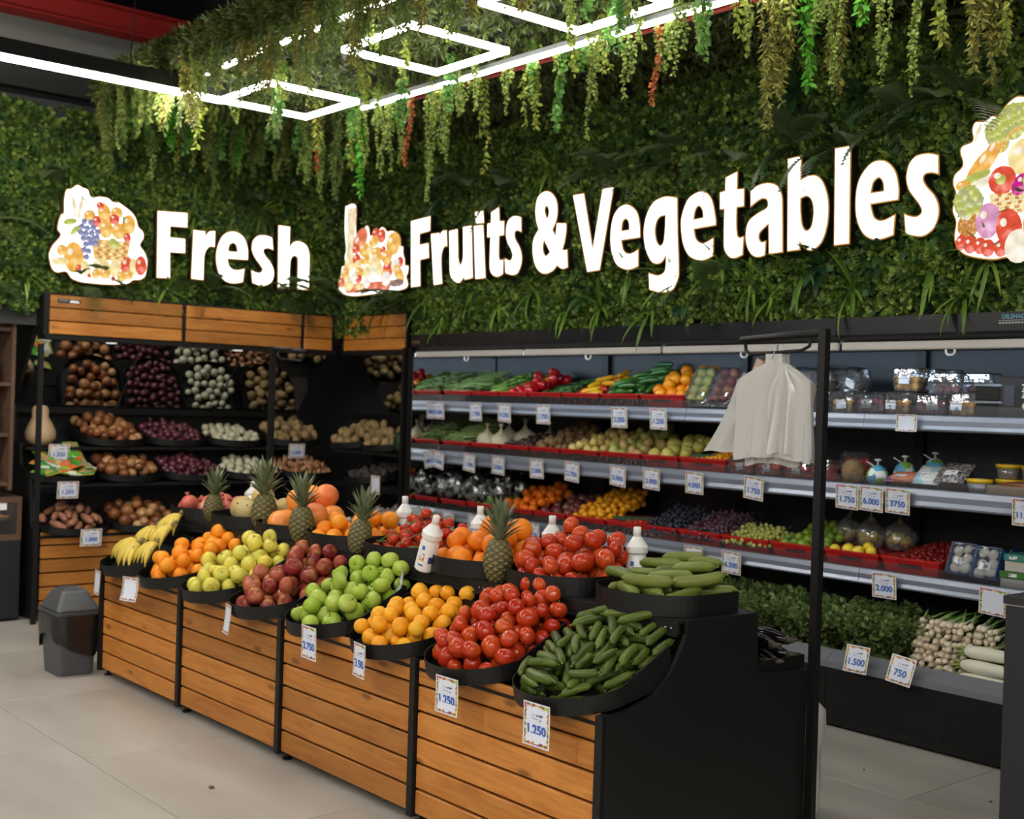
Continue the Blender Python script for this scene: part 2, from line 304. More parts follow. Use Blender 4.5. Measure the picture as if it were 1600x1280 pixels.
PIECES = {'S1': [('E', 3.198, 2.528, 0.063, 0.097, 0.0, 'o'), ('E', 3.114, 2.569, 0.032, 0.036, 0.0, 'o'), ('E', 3.105, 2.492, 0.053, 0.026, 5.0, 'y'), ('E', 3.3, 2.829, 0.039, 0.036, 0.0, 'o'), ('E', 3.353, 2.794, 0.03, 0.037, 0.0, 'r'), ('E', 3.403, 2.865, 0.043, 0.06, 15.0, 'o'), ('E', 3.495, 2.874, 0.039, 0.037, 0.0, 'o'), ('E', 3.585, 2.8, 0.045, 0.063, 0.0, 'o'), ('E', 3.514, 2.744, 0.047, 0.053, 0.0, 'o'), ('E', 3.418, 2.751, 0.046, 0.06, 0.0, 'o'), ('E', 3.478, 2.824, 0.034, 0.033, 0.0, 'r'), ('E', 3.371, 2.909, 0.024, 0.024, 0.0, 'r'), ('E', 3.575, 2.702, 0.025, 0.033, 0.0, 'r'), ('B', 3.457, 2.602, 0.143, 0.072, 0.0, 'b'), ('E', 3.578, 2.505, 0.044, 0.06, 0.0, 'r'), ('E', 3.629, 2.504, 0.028, 0.055, 0.0, 'y'), ('E', 3.682, 2.515, 0.038, 0.064, 0.0, 'r'), ('E', 3.491, 2.482, 0.038, 0.057, -10.0, 'y'), ('E', 3.284, 2.459, 0.027, 0.053, 20.0, 'y'), ('E', 3.392, 2.493, 0.055, 0.042, 0.0, 'y'), ('E', 3.419, 2.436, 0.037, 0.036, 0.0, 'o'), ('E', 3.352, 2.427, 0.027, 0.033, 0.0, 'o'), ('E', 3.54, 2.423, 0.031, 0.036, 0.0, 'o'), ('E', 3.59, 2.439, 0.031, 0.03, 0.0, 'o'), ('E', 3.162, 2.771, 0.044, 0.021, 15.0, 'g'), ('E', 3.199, 2.716, 0.042, 0.018, 50.0, 'g'), ('E', 3.474, 2.652, 0.031, 0.036, 30.0, 'g'), ('E', 3.23, 2.454, 0.018, 0.024, 0.0, 'r'), ('E', 3.307, 2.408, 0.012, 0.015, 0.0, 'r'), ('E', 3.478, 2.402, 0.014, 0.017, 0.0, 'r'), ('E', 3.188, 2.874, 0.013, 0.07, 10.0, 't'), ('E', 3.23, 2.874, 0.013, 0.077, -10.0, 't'), ('E', 3.259, 2.783, 0.019, 0.02, 0.0, 'p'), ('E', 3.305, 2.779, 0.019, 0.02, 0.0, 'p'), ('E', 3.243, 2.745, 0.019, 0.02, 0.0, 'p'), ('E', 3.282, 2.738, 0.019, 0.02, 0.0, 'p'), ('E', 3.324, 2.746, 0.019, 0.02, 0.0, 'p'), ('E', 3.235, 2.703, 0.019, 0.02, 0.0, 'p'), ('E', 3.271, 2.701, 0.019, 0.02, 0.0, 'p'), ('E', 3.313, 2.706, 0.019, 0.02, 0.0, 'p'), ('E', 3.355, 2.719, 0.019, 0.02, 0.0, 'p'), ('E', 3.254, 2.664, 0.019, 0.02, 0.0, 'p'), ('E', 3.293, 2.665, 0.019, 0.02, 0.0, 'p'), ('E', 3.332, 2.672, 0.019, 0.02, 0.0, 'p'), ('E', 3.273, 2.624, 0.019, 0.02, 0.0, 'p'), ('E', 3.309, 2.634, 0.019, 0.02, 0.0, 'p'), ('E', 3.342, 2.64, 0.019, 0.02, 0.0, 'p'), ('E', 3.262, 2.584, 0.019, 0.02, 0.0, 'p'), ('E', 3.293, 2.579, 0.019, 0.02, 0.0, 'p'), ('E', 3.279, 2.536, 0.019, 0.02, 0.0, 'p'), ('E', 3.35, 2.68, 0.019, 0.02, 0.0, 'p')], 'S2': [('B', -8.343, 2.91, 0.064, 0.21, 0.0, 't'), ('E', -8.202, 2.854, 0.102, 0.069, 35.0, 'r2'), ('E', -7.986, 2.886, 0.049, 0.034, 0.0, 'r'), ('E', -7.903, 2.86, 0.049, 0.049, 0.0, 'r'), ('E', -7.749, 2.787, 0.084, 0.079, 0.0, 'o'), ('E', -8.01, 2.826, 0.066, 0.037, 0.0, 'o'), ('E', -8.141, 2.774, 0.067, 0.05, 0.0, 'o'), ('E', -8.255, 2.783, 0.046, 0.032, 0.0, 'r'), ('E', -8.05, 2.755, 0.05, 0.037, 0.0, 'y'), ('E', -7.961, 2.736, 0.06, 0.043, 0.0, 'o'), ('E', -7.875, 2.754, 0.032, 0.025, 0.0, 'r'), ('E', -7.647, 2.641, 0.042, 0.039, 10.0, 'r'), ('E', -7.803, 2.603, 0.064, 0.067, -15.0, 'r'), ('E', -7.708, 2.621, 0.047, 0.048, 0.0, 'w'), ('E', -8.33, 2.675, 0.07, 0.051, 0.0, 'y'), ('E', -8.239, 2.706, 0.051, 0.038, 0.0, 'r'), ('E', -8.395, 2.596, 0.053, 0.058, 0.0, 'o'), ('E', -8.214, 2.654, 0.046, 0.038, 0.0, 'y'), ('E', -8.114, 2.691, 0.062, 0.038, 0.0, 'o'), ('E', -8.014, 2.592, 0.044, 0.056, 0.0, 'w'), ('E', -7.922, 2.61, 0.044, 0.049, 0.0, 'y'), ('E', -7.843, 2.557, 0.043, 0.037, 0.0, 'o'), ('E', -7.653, 2.557, 0.083, 0.042, -40.0, 'o'), ('E', -8.188, 2.596, 0.068, 0.038, 0.0, 'o'), ('E', -8.086, 2.596, 0.045, 0.044, 0.0, 'y'), ('B', -8.069, 2.477, 0.358, 0.037, 0.0, 'r2'), ('E', -8.196, 2.547, 0.045, 0.031, 0.0, 'r'), ('E', -8.081, 2.509, 0.045, 0.037, 0.0, 'w'), ('E', -7.815, 2.525, 0.053, 0.049, 0.0, 'w'), ('E', -7.67, 2.486, 0.083, 0.027, 0.0, 'k'), ('E', -8.333, 2.523, 0.07, 0.057, 0.0, 'y'), ('E', -8.439, 2.529, 0.041, 0.038, 0.0, 'r2'), ('E', -8.266, 2.566, 0.046, 0.032, 0.0, 'w'), ('E', -8.17, 2.482, 0.051, 0.025, 0.0, 'y'), ('E', -7.937, 2.697, 0.065, 0.037, 0.0, 'o'), ('E', -7.807, 2.688, 0.064, 0.049, 0.0, 'o'), ('E', -7.99, 2.664, 0.066, 0.037, 0.0, 'y')], 'S3': [('E', -2.848, 2.953, 0.063, 0.076, 10.0, 'g'), ('E', -2.921, 2.919, 0.054, 0.058, 0.0, 'g'), ('E', -2.905, 2.859, 0.041, 0.039, 0.0, 'g'), ('E', -2.803, 2.971, 0.052, 0.057, 0.0, 'g'), ('E', -2.998, 2.762, 0.038, 0.097, -38.0, 'c'), ('E', -2.948, 2.814, 0.031, 0.09, -30.0, 'c'), ('E', -3.014, 2.927, 0.01, 0.039, -20.0, 't'), ('E', -3.024, 2.714, 0.076, 0.023, 20.0, 'g'), ('E', -2.998, 2.685, 0.062, 0.021, 20.0, 'w2'), ('E', -3.079, 2.688, 0.035, 0.023, 0.0, 'o'), ('A', -2.797, 2.819, 0.098, 0.108, 0.0, 'b'), ('E', -2.783, 2.786, 0.072, 0.076, 0.0, 'y'), ('B', -2.836, 2.584, 0.112, 0.051, 0.0, 'b2'), ('E', -2.886, 2.691, 0.06, 0.059, 0.0, 'r'), ('E', -2.893, 2.695, 0.022, 0.021, 0.0, 'g'), ('E', -2.799, 2.662, 0.033, 0.047, -30.0, 'm'), ('E', -3.048, 2.606, 0.066, 0.072, 25.0, 'g2'), ('E', -3.041, 2.507, 0.052, 0.062, -25.0, 'br'), ('E', -2.948, 2.512, 0.055, 0.074, 0.0, 'm2'), ('E', -2.845, 2.47, 0.056, 0.08, 10.0, 'r'), ('E', -3.077, 2.422, 0.027, 0.033, 0.0, 'r'), ('E', -3.031, 2.409, 0.031, 0.038, 0.0, 'r'), ('E', -2.982, 2.399, 0.028, 0.036, 0.0, 'r'), ('E', -2.943, 2.386, 0.031, 0.037, 0.0, 'r'), ('E', -2.879, 2.381, 0.03, 0.037, 0.0, 'r'), ('E', -2.796, 2.384, 0.059, 0.069, 0.0, 'w2'), ('E', -2.715, 2.484, 0.058, 0.075, 0.0, 'o'), ('E', -2.679, 2.387, 0.044, 0.05, 0.0, 'r'), ('E', -2.727, 2.666, 0.051, 0.056, 0.0, 'g2'), ('E', -2.66, 2.571, 0.05, 0.068, 0.0, 'y'), ('E', -2.617, 2.413, 0.037, 0.055, 0.0, 'g')]}

GM = []      # outline meshes of the sign letters and picture signs: side, edge glow, face
for ch, w, loops in GLYPHS:
    L = [smooth_poly(t) for t in loops]; u = sum(p[0] for p in L[0])/len(L[0]); v = min(p[1] for p in L[0])
    L = [[(p[0]-u, p[1]-v) for p in q] for q in L]
    GM.append((curve_mesh('side', L, 0.030), curve_mesh('edge_glow', L, 0.002), curve_mesh('face', L, 0.001, -0.007)))
# ================================================================== THE SETTING
def tilemat():
    m, nt, b = nt_new('stone_tile'); MATS['stone_tile'] = m
    tc = N(nt, 'ShaderNodeTexCoord'); oi = N(nt, 'ShaderNodeObjectInfo')
    mp = N(nt, 'ShaderNodeMapping'); mul = N(nt, 'ShaderNodeMath', operation='MULTIPLY'); mul.inputs[1].default_value = 40
    nt.links.new(oi.outputs['Random'], mul.inputs[0]); nt.links.new(mul.outputs[0], mp.inputs['Location']); nt.links.new(tc.outputs['Object'], mp.inputs['Vector'])
    mp.inputs['Scale'].default_value = (0.6, 2.0, 1)
    n = N(nt, 'ShaderNodeTexNoise'); n.inputs['Scale'].default_value = 1.8; n.inputs['Detail'].default_value = 7; nt.links.new(mp.outputs[0], n.inputs['Vector'])
    c = ramp(nt, n.outputs['Fac'], [(0.36, 0.335, 0.29, 0.3), (0.45, 0.42, 0.37, 0.6), (0.49, 0.46, 0.41, 0.8)])
    nt.links.new(c, b.inputs['Base Color']); b.inputs['Roughness'].default_value = 0.38; b.inputs['Specular IOR Level'].default_value = 0.4
    return m
M_tile = tilemat()
M_grout = pmat('grey_grout', [(0.16, 0.15, 0.14)], rough=0.8)
fl = struct('floor', box_mesh('floor', M_grout, -12, 4, -6, 8, -0.06, -0.0015))
TX, TY = 1.21, 1.27
tile_me = MB().cbox(0, TX-0.004, 0, TY-0.004, -0.03, 0, b=0.0015).mesh('floor_tile', False, M_tile)
for j in range(-6, 5):
    y = 2.09+j*TY; off = {0: -5.27, -1: -5.54, 2: -2.85}.get(j, -5.27+0.605*(j % 2))
    k0 = math.ceil((-12-off)/TX)
    for k in range(k0, k0+13):
        x = off+k*TX
        if -12 < x < 2.8: obj('floor_tile', tile_me, fl, (x, y, 0))

M_wall = pmat('grey_wall_paint', [(0.32, 0.32, 0.31), (0.36, 0.36, 0.35)], vary=1.0, rough=0.8)
M_dark = pmat('dark_grey_paint', [(0.045, 0.045, 0.048), (0.055, 0.055, 0.058)], vary=1.0, rough=0.85)
struct('wall_back', box_mesh('wall_back', M_dark, -12, 4, 6.42, 6.6, 0, 4.9))
struct('wall_left', box_mesh('wall_left', M_dark, -11.4, -11.2, -6, 6.6, 0, 4.9))
struct('wall_right', box_mesh('wall_right', M_wall, 3.8, 4.0, -6, 6.6, 0, 4.9))
struct('wall_front', box_mesh('wall_front', M_wall, -12, 4, -6.2, -6, 0, 4.9))
struct('ceiling', box_mesh('ceiling', M_dark, -12, 4, -6.2, 6.6, 4.9, 5.0))
# steel and ducts over the shop
rb = MB(); rb.box(-9.0, -8.82, -5.9, 6.38, 4.24, 4.255); rb.box(-9.0, -8.82, -5.9, 6.38, 4.415, 4.43); rb.box(-8.92, -8.90, -5.9, 6.38, 4.255, 4.415)
tag(obj('steel_beam', rb.mesh('steel_beam', False, pmat('red_oxide_paint', [(0.30, 0.016, 0.014)], rough=0.45))), 'red painted steel beam under the dark ceiling', 'beam')
tag(obj('air_duct', MB().cbox(-10.5, -9.5, -5.9, 6.38, 4.10, 4.62, b=0.02).mesh('air_duct', False, pmat('grey_duct', [(0.22, 0.22, 0.205), (0.27, 0.27, 0.25)], vary=1.5, rough=0.6))), 'long grey duct below the red beam, above the lamp', 'duct')
wire = MB().tube([(0, 0, 0), (0.012, 0.01, -0.3), (-0.008, 0.02, -0.62), (0, 0, -1.0)], 0.004, 5)
wire_me = wire.mesh('cable', True, M_charcoal)

# ------------------------------------------------------------------ lamps
M_lamp = emat('lamp_diffuser', (1.0, 0.955, 0.89), SHOP_LAMP)
M_led = emat('led_diffuser', (1.0, 0.985, 0.93), LED_FRAME)
M_ledl = emat('led_line_diffuser', (1.0, 0.985, 0.93), LED_LINE)
def linear_lamp(x, y0, y1, z, label):
    t = thing('linear_lamp', label, 'lamp', (x, y0, z))
    obj('housing', MB().cbox(-0.035, 0.035, 0, y1-y0, 0.012, 0.10, b=0.004).mesh('housing', False, M_black), t)
    n = max(1, round((y1-y0)/1.5)); L = (y1-y0)/n
    dm = MB().box(-0.03, 0.03, 0.006, L-0.006, -0.012, 0.012).mesh('diffuser', False, M_lamp)
    for i in range(n): obj('diffuser', dm, t, (0, i*L, 0))
    for q in (0.5, (y1-y0)*0.5, y1-y0-0.6): obj('cable', wire_me, t, (0, q, 1.1))
linear_lamp(-6.95, -5.5, 3.5, 3.4, 'long white ceiling lamp running under the grey duct into the green canopy')
linear_lamp(-3.3, -5.5, 1.5, 3.4, 'long ceiling lamp over the aisle in front of the island')
linear_lamp(0.4, -5.5, 2.2, 3.4, 'long ceiling lamp over the viewer')
linear_lamp(2.6, -5.5, 3.5, 3.4, 'long ceiling lamp farthest to the right')
SQ = [(-6.645, 3.77, 'square LED light frame nearest the corner of the green walls'), (-5.165, 3.71, 'square LED light frame in the middle of the green canopy'),
      (-4.07, 3.735, 'square LED light frame cut off by the top of the picture'), (-2.7, 3.735, 'unseen square LED light frame added at the right end of the canopy')]  # last frame is out of view, added to carry the light on
bar_me = MB().cbox(-0.31, 0.31, -0.012, 0.012, -0.016, 0.016, b=0.004).mesh('light_bar', False, M_led)
rod_me = MB().tube([(0, 0, 0), (0, 0, 0.14)], 0.003, 5).mesh('rod', False, M_charcoal)
for x, y, lb in SQ:
    t = thing('led_frame_light', lb, 'light', (x, y, 3.4), group='square LED frames')
    for k, (dx, dy, a) in enumerate(((0, -0.296, 0), (0, 0.296, 0), (-0.296, 0, PI/2), (0.296, 0, PI/2))):
        obj('light_bar', bar_me, t, (dx, dy, 0), (0, 0, a))
    for dx in (-0.29, 0.29): obj('rod', rod_me, t, (dx, 0.29, 0.02))
def led_line(x0, x1, y, z, label):
    t = thing('led_line_light', label, 'light', (x0, y, z))
    obj('profile', MB().box(0, x1-x0, -0.018, 0.018, 0.01, 0.035).mesh('profile', False, M_steel), t)
    obj('diffuser', MB().box(0, x1-x0, -0.012, 0.012, -0.008, 0.01).mesh('diffuser', False, M_ledl), t)
led_line(-6.55, -1.2, 4.24, 3.42, 'long straight LED strip crossing the green canopy behind the square frames')
led_line(-6.8, -1.2, 3.30, 3.50, 'straight LED strip along the near edge of the green canopy')
tag(obj('canopy_pipe', MB().tube([(-6.5, 4.5, 3.50), (-1.5, 4.5, 3.50)], 0.012, 8).mesh('canopy_pipe', True, pmat('red_pipe', [(0.45, 0.05, 0.03)], rough=0.4))), 'thin red pipe under the green canopy', 'pipe')

# ------------------------------------------------------------------ green walls and canopy
struct('wall_green_right', box_mesh('wall_green_right', M_dark, -8.75, -1.0, 5.47, 5.55, 2.08, 3.62))
struct('wall_green_left', box_mesh('wall_green_left', M_dark, -8.78, -8.70, 2.5, 5.5, 2.05, 3.62))
struct('ceiling_green_canopy', box_mesh('ceiling_green_canopy', M_black, -8.05, -1.0, 3.15, 5.46, 3.57, 3.64))
G = np.random.default_rng(11)
def unit(a): return a/np.maximum(np.linalg.norm(a, axis=-1, keepdims=True), 1e-9)
def leaves(P, D, Nrm, L, Wd, fold=0.25, tip=0.62):
    """leaf blades: P base points, D direction, Nrm face normal, L length, Wd half width -> verts, faces (2 quads folded on the midrib)"""
    D = unit(D); Sd = unit(np.cross(D, Nrm)); U = np.cross(Sd, D); n = len(P)
    L = L[:, None]; Wd = Wd[:, None]
    v = np.empty((n, 6, 3))
    v[:, 0] = P; v[:, 3] = P+D*L
    v[:, 1] = P+D*L*0.28+Sd*Wd*0.85+U*Wd*fold; v[:, 2] = P+D*L*tip+Sd*Wd*0.9+U*Wd*fold
    v[:, 5] = P+D*L*0.28-Sd*Wd*0.85+U*Wd*fold; v[:, 4] = P+D*L*tip-Sd*Wd*0.9+U*Wd*fold
    b = np.arange(n)[:, None]*6
    f = np.concatenate([b+np.array([[0, 1, 2, 3]]), b+np.array([[0, 3, 4, 5]])], 0)
    return v.reshape(-1, 3), f
def np_mesh(name, V, Fq, mat):
    me = bpy.data.meshes.new(name); me.vertices.add(len(V)); me.vertices.foreach_set('co', V.astype(np.float32).ravel())
    me.loops.add(Fq.size); me.loops.foreach_set('vertex_index', Fq.astype(np.int32).ravel())
    me.polygons.add(len(Fq)); me.polygons.foreach_set('loop_start', np.arange(0, Fq.size, 4, dtype=np.int32)); me.polygons.foreach_set('loop_total', np.full(len(Fq), 4, dtype=np.int32))
    me.update(calc_edges=True); me.validate(); me.materials.append(mat); return me
def leafmat(name, cols, tr=0.25, rough=0.45): return pmat(name, cols, vary='island', rough=rough, spec=0.35, translucent=tr)
M_box = leafmat('boxwood_leaf', [(0.048, 0.085, 0.017), (0.125, 0.20, 0.032), (0.22, 0.33, 0.055), (0.38, 0.50, 0.11)])
M_ivy = leafmat('ivy_leaf', [(0.026, 0.068, 0.020), (0.06, 0.14, 0.035), (0.11, 0.21, 0.05)])
M_moss = leafmat('moss_leaf', [(0.04, 0.065, 0.014), (0.09, 0.12, 0.028), (0.14, 0.17, 0.045)])
def wall_points(n, u0, u1, v0, v1): return G.uniform(u0, u1, n), G.uniform(v0, v1, n)
def relief(u, v):
    return 0.022*np.sin(u*5.1+1.3*np.sin(v*4.0))+0.022*np.sin(v*7.3+u*3.1)+0.012*np.sin(u*17+v*13)
def wall_field(n, u0, u1, v0, v1, frame, L0, L1, wr, per=5, drop=0.0, relz=True):
    """rosettes of leaves over a plane; frame(u, v, w) -> world"""
    m = n//per; u, v = wall_points(m, u0, u1, v0, v1); w = 0.03+relief(u, v)+G.uniform(-0.015, 0.03, m) if relz else G.uniform(0, 0.03, m)
    u = np.repeat(u, per); v = np.repeat(v, per); w = np.repeat(w, per); k = len(u)
    ax = np.repeat(unit(np.stack([G.normal(0, .45, m), G.normal(0, .45, m)-drop, np.ones(m)], -1)), per, 0)
    d = unit(ax*G.uniform(0.15, 0.9, k)[:, None]+unit(G.normal(0, 1, (k, 3)))*0.95)
    d[:, 2] = np.abs(d[:, 2])*0.8; nr = unit(ax+G.normal(0, .5, (k, 3)))
    L = G.uniform(L0, L1, k)
    V, Fq = leaves(np.stack([u, v, w], -1), d, nr, L, L*wr)
    return frame(V), Fq
fr_right = lambda V: np.stack([V[:, 0], 5.47-V[:, 2], V[:, 1]], -1)
fr_left = lambda V: np.stack([-8.70+V[:, 2], V[:, 0], V[:, 1]], -1)
fr_top = lambda V: np.stack([V[:, 0], V[:, 1], 3.57-V[:, 2]], -1)
def stuff(name, data, mat, label, cat):
    V, Fq = data; o = obj(name, np_mesh(name, V, Fq, mat)); tag(o, label, cat, None, 'stuff'); return o
stuff('boxwood_foliage', wall_field(96000, -8.68, -1.6, 2.10, 3.56, fr_right, 0.026, 0.048, 0.36), M_box, 'dense small-leaved foliage of the green wall behind the Fruits & Vegetables letters', 'foliage')
stuff('ivy_foliage', wall_field(20000, -8.68, -1.6, 2.12, 3.56, fr_right, 0.035, 0.07, 0.30, per=6), M_ivy, 'darker broad-leaved foliage mixed into the green wall over the fridge', 'foliage')
stuff('boxwood_foliage', wall_field(42000, 2.50, 5.44, 2.16, 3.56, fr_left, 0.027, 0.05, 0.36), M_box, 'dense small-leaved foliage of the green wall behind the Fresh letters', 'foliage')
stuff('ivy_foliage', wall_field(10000, 2.50, 5.44, 2.16, 3.56, fr_left, 0.035, 0.075, 0.30, per=6), M_ivy, 'darker broad-leaved foliage mixed into the green wall behind Fresh', 'foliage')
stuff('moss_foliage', wall_field(52000, -8.05, -1.0, 3.15, 5.45, fr_top, 0.03, 0.07, 0.14, per=6, relz=False), M_moss, 'grassy dark green mat covering the underside of the canopy', 'foliage')

fr_front = lambda V: np.stack([V[:, 0], 3.15-V[:, 2], V[:, 1]], -1)
fr_side = lambda V: np.stack([-8.05-V[:, 2], V[:, 0], V[:, 1]], -1)
stuff('fringe_foliage', wall_field(26000, -8.05, -1.0, 3.54, 3.70, fr_front, 0.03, 0.08, 0.13, per=6, drop=0.9, relz=False), M_moss, 'grassy foliage covering the near edge of the canopy', 'foliage')
stuff('fringe_foliage', wall_field(9000, 3.15, 5.4, 3.54, 3.70, fr_side, 0.03, 0.08, 0.13, per=6, drop=0.9, relz=False), M_moss, 'grassy foliage covering the left edge of the canopy', 'foliage')

def blade_mesh(name, mat, L, Wd, droop, seg=6, fold=0.15, tipw=0.0, base=0.35):
    """a single long leaf along +x that droops towards -z"""
    vs = []; fs = []
    for i in range(seg+1):
        t = i/seg; x = L*t*(1-0.25*droop*t); z = -droop*L*0.5*t*t; w = Wd*(base+(1-base)*math.sin(PI*min(1, t*1.25+0.05)) if t < 0.5 else max(tipw, math.cos((t-0.5)*PI)))
        vs += [(x, -w, z+fold*w), (x, 0, z), (x, w, z+fold*w)]
    for i in range(seg):
        a = i*3; fs += [(a, a+1, a+4, a+3), (a+1, a+2, a+5, a+4)]
    return MB().add(vs, fs).mesh(name, True, mat)
def frond_mesh(name, mat, L, droop, pairs=20):
    vs = []; fs = []
    def pos(t): return Vector((L*t*(1-0.3*droop*t), 0, -droop*L*0.55*t*t+0.06*L*math.sin(PI*t)))
    rib = MB().tube([pos(i/8) for i in range(9)], [0.003*(1-i/10) for i in range(9)], 4)
    for i in range(pairs):
        t = 0.08+0.9*i/pairs; p = pos(t); w = L*0.20*math.sin(PI*min(1, 0.12+t*0.88))**0.8
        for s in (-1, 1):
            d = Vector((0.35, s, -0.18)).normalized()*w; q = p+d; m = p+d*0.5
            o = len(vs); k = L*0.018
            vs += [p-Vector((k, 0, 0)), m+Vector((-k*.9, 0, 0.004)), q, m+Vector((k*1.4, 0, 0.004)), p+Vector((k, 0, 0))]
            fs += [(o, o+1, o+3, o+4), (o+1, o+2, o+3)]
    return rib.add(vs, fs).mesh(name, False, mat)
M_fern = pmat('fern_leaf', [(0.055, 0.10, 0.03), (0.10, 0.16, 0.05), (0.15, 0.21, 0.075)], vary='obj', rough=0.5, translucent=0.3)
M_tuft = pmat('grass_leaf', [(0.09, 0.18, 0.025), (0.17, 0.31, 0.04), (0.28, 0.44, 0.07)], vary='obj', rough=0.4, translucent=0.3)
M_ros = pmat('rosette_leaf', [(0.012, 0.045, 0.02), (0.025, 0.075, 0.03), (0.05, 0.12, 0.03)], vary='obj', rough=0.35, translucent=0.15)
FRONDS = [frond_mesh('frond', M_fern, L, d) for L, d in ((0.36, 0.9), (0.30, 1.2), (0.42, 0.7))]
BLADES = [blade_mesh('leaf', M_tuft, L, 0.009, d, fold=0.3) for L, d in ((0.24, 0.5), (0.20, 0.9), (0.28, 0.7))]
ROS = [blade_mesh('leaf', M_ros, L, 0.02, d, fold=0.25, base=0.4) for L, d in ((0.16, 0.4), (0.19, 0.6))]
def plant(kind, wall, u, v, label):
    """a clump growing out of a green wall at wall coordinates (u, v); every leaf is a part"""
    if wall == 'R': loc, out = (u, 5.44, v), -PI/2
    else: loc, out = (-8.67, u, v), 0.0
    nm, cat, grp = {'fern': ('fern_plant', 'fern', 'ferns on the green walls'), 'tuft': ('grass_plant', 'plant', 'spiky tufts on the green walls'), 'ros': ('rosette_plant', 'plant', 'dark rosettes on the green walls')}[kind]
    t = thing(nm, label, cat, loc, (0, 0, 0), grp)
    n = {'fern': 6, 'tuft': 13, 'ros': 10}[kind]; pool = {'fern': FRONDS, 'tuft': BLADES, 'ros': ROS}[kind]
    for i in range(n):
        a = 2*PI*(i+rnd.random()*0.7)/n
        side = math.cos(a); up = math.sin(a)
        if kind == 'fern': yaw = out+side*1.0+rnd.uniform(-.2, .2); pitch = -(0.25+0.55*up)
        else: yaw = out+side*rnd.uniform(0.5, 1.15); pitch = -(0.05+up*rnd.uniform(0.5, 1.1))
        obj('frond' if kind == 'fern' else 'leaf', rnd.choice(pool), t, (0, 0, 0), (rnd.uniform(-.3, .3), pitch, yaw), rnd.uniform(0.95, 1.3))
PL = [('fern', 'R', -6.55, 3.04, 'above the letters r u i'), ('fern', 'R', -5.55, 3.05, 'above the ampersand'), ('fern', 'R', -5.05, 3.06, 'above the letters V e'), ('fern', 'R', -4.62, 2.98, 'above the letter g'), ('fern', 'R', -4.12, 3.02, 'above the letters t a'),
      ('fern', 'R', -3.86, 2.98, 'hanging over the letter b'), ('fern', 'R', -3.45, 3.06, 'above the last letter e'), ('fern', 'R', -3.12, 3.08, 'hanging over the last letter s'), ('fern', 'R', -4.72, 2.28, 'below the letter g'),
      ('fern', 'R', -7.9, 2.32, 'above the corner header boards'), ('fern', 'R', -7.0, 3.12, 'high above the word Fruits'), ('fern', 'R', -3.05, 3.45, 'high at the right under the canopy'), ('fern', 'R', -2.55, 3.38, 'top right above the vegetable basket'),
      ('fern', 'L', 3.35, 2.36, 'over the left header boards'), ('fern', 'L', 4.25, 2.38, 'over the middle of the left header'), ('fern', 'L', 4.9, 2.40, 'over the right end of the left header'), ('fern', 'L', 2.72, 2.33, 'at the far left end of the green wall'), ('fern', 'L', 2.62, 2.72, 'far left above the brown shelf'), ('fern', 'L', 5.28, 2.42, 'in the inner corner over the header'), ('fern', 'L', 4.6, 3.08, 'high above the word Fresh'),
      ('tuft', 'R', -5.35, 2.42, 'below the letter V'), ('tuft', 'R', -5.6, 2.22, 'on the fridge edge left of the ampersand'), ('tuft', 'R', -5.9, 2.24, 'on the fridge edge below the letter s'), ('tuft', 'R', -7.2, 2.22, 'on the left end of the fridge'), ('tuft', 'R', -7.45, 2.36, 'right of the corner header'), ('tuft', 'R', -5.0, 2.38, 'below the first letter e'), ('tuft', 'R', -4.4, 2.30, 'below the second letter e'), ('tuft', 'R', -4.05, 2.34, 'below the letter a'),
      ('tuft', 'R', -3.3, 2.32, 'below the last letter e'), ('tuft', 'R', -3.0, 2.36, 'left of the vegetable basket'), ('tuft', 'R', -2.6, 2.28, 'below the vegetable basket'), ('tuft', 'R', -6.6, 2.30, 'below the letter i of Fruits'), ('tuft', 'L', 4.15, 3.0, 'above the letter r of Fresh'), ('tuft', 'L', 4.7, 3.02, 'above the letter s of Fresh'), ('tuft', 'L', 5.15, 2.80, 'right of the letter h'), ('tuft', 'L', 3.62, 2.95, 'above the fruit basket sign'), ('tuft', 'L', 3.2, 3.15, 'high at the left wall'),
      ('tuft', 'R', -6.1, 3.15, 'above the letter t of Fruits'), ('ros', 'R', -4.15, 3.35, 'dark high above the letter t'), ('ros', 'R', -3.72, 3.22, 'above the letter l'), ('ros', 'R', -3.95, 2.38, 'under the letter b'), ('ros', 'R', -3.6, 2.4, 'under the letter l'), ('ros', 'R', -3.4, 3.25, 'between the letters e and s'), ('ros', 'R', -5.2, 3.2, 'above the letter V'), ('ros', 'R', -4.75, 3.22, 'above the letter e'), ('ros', 'L', 4.4, 2.30, 'under the letter e of Fresh'), ('ros', 'L', 3.0, 2.62, 'left of the fruit basket sign'), ('ros', 'L', 4.95, 3.15, 'above the letter h'), ('ros', 'L', 2.85, 3.2, 'top left of the green wall'), ('ros', 'R', -7.3, 3.1, 'above the letter F of Fruits')]
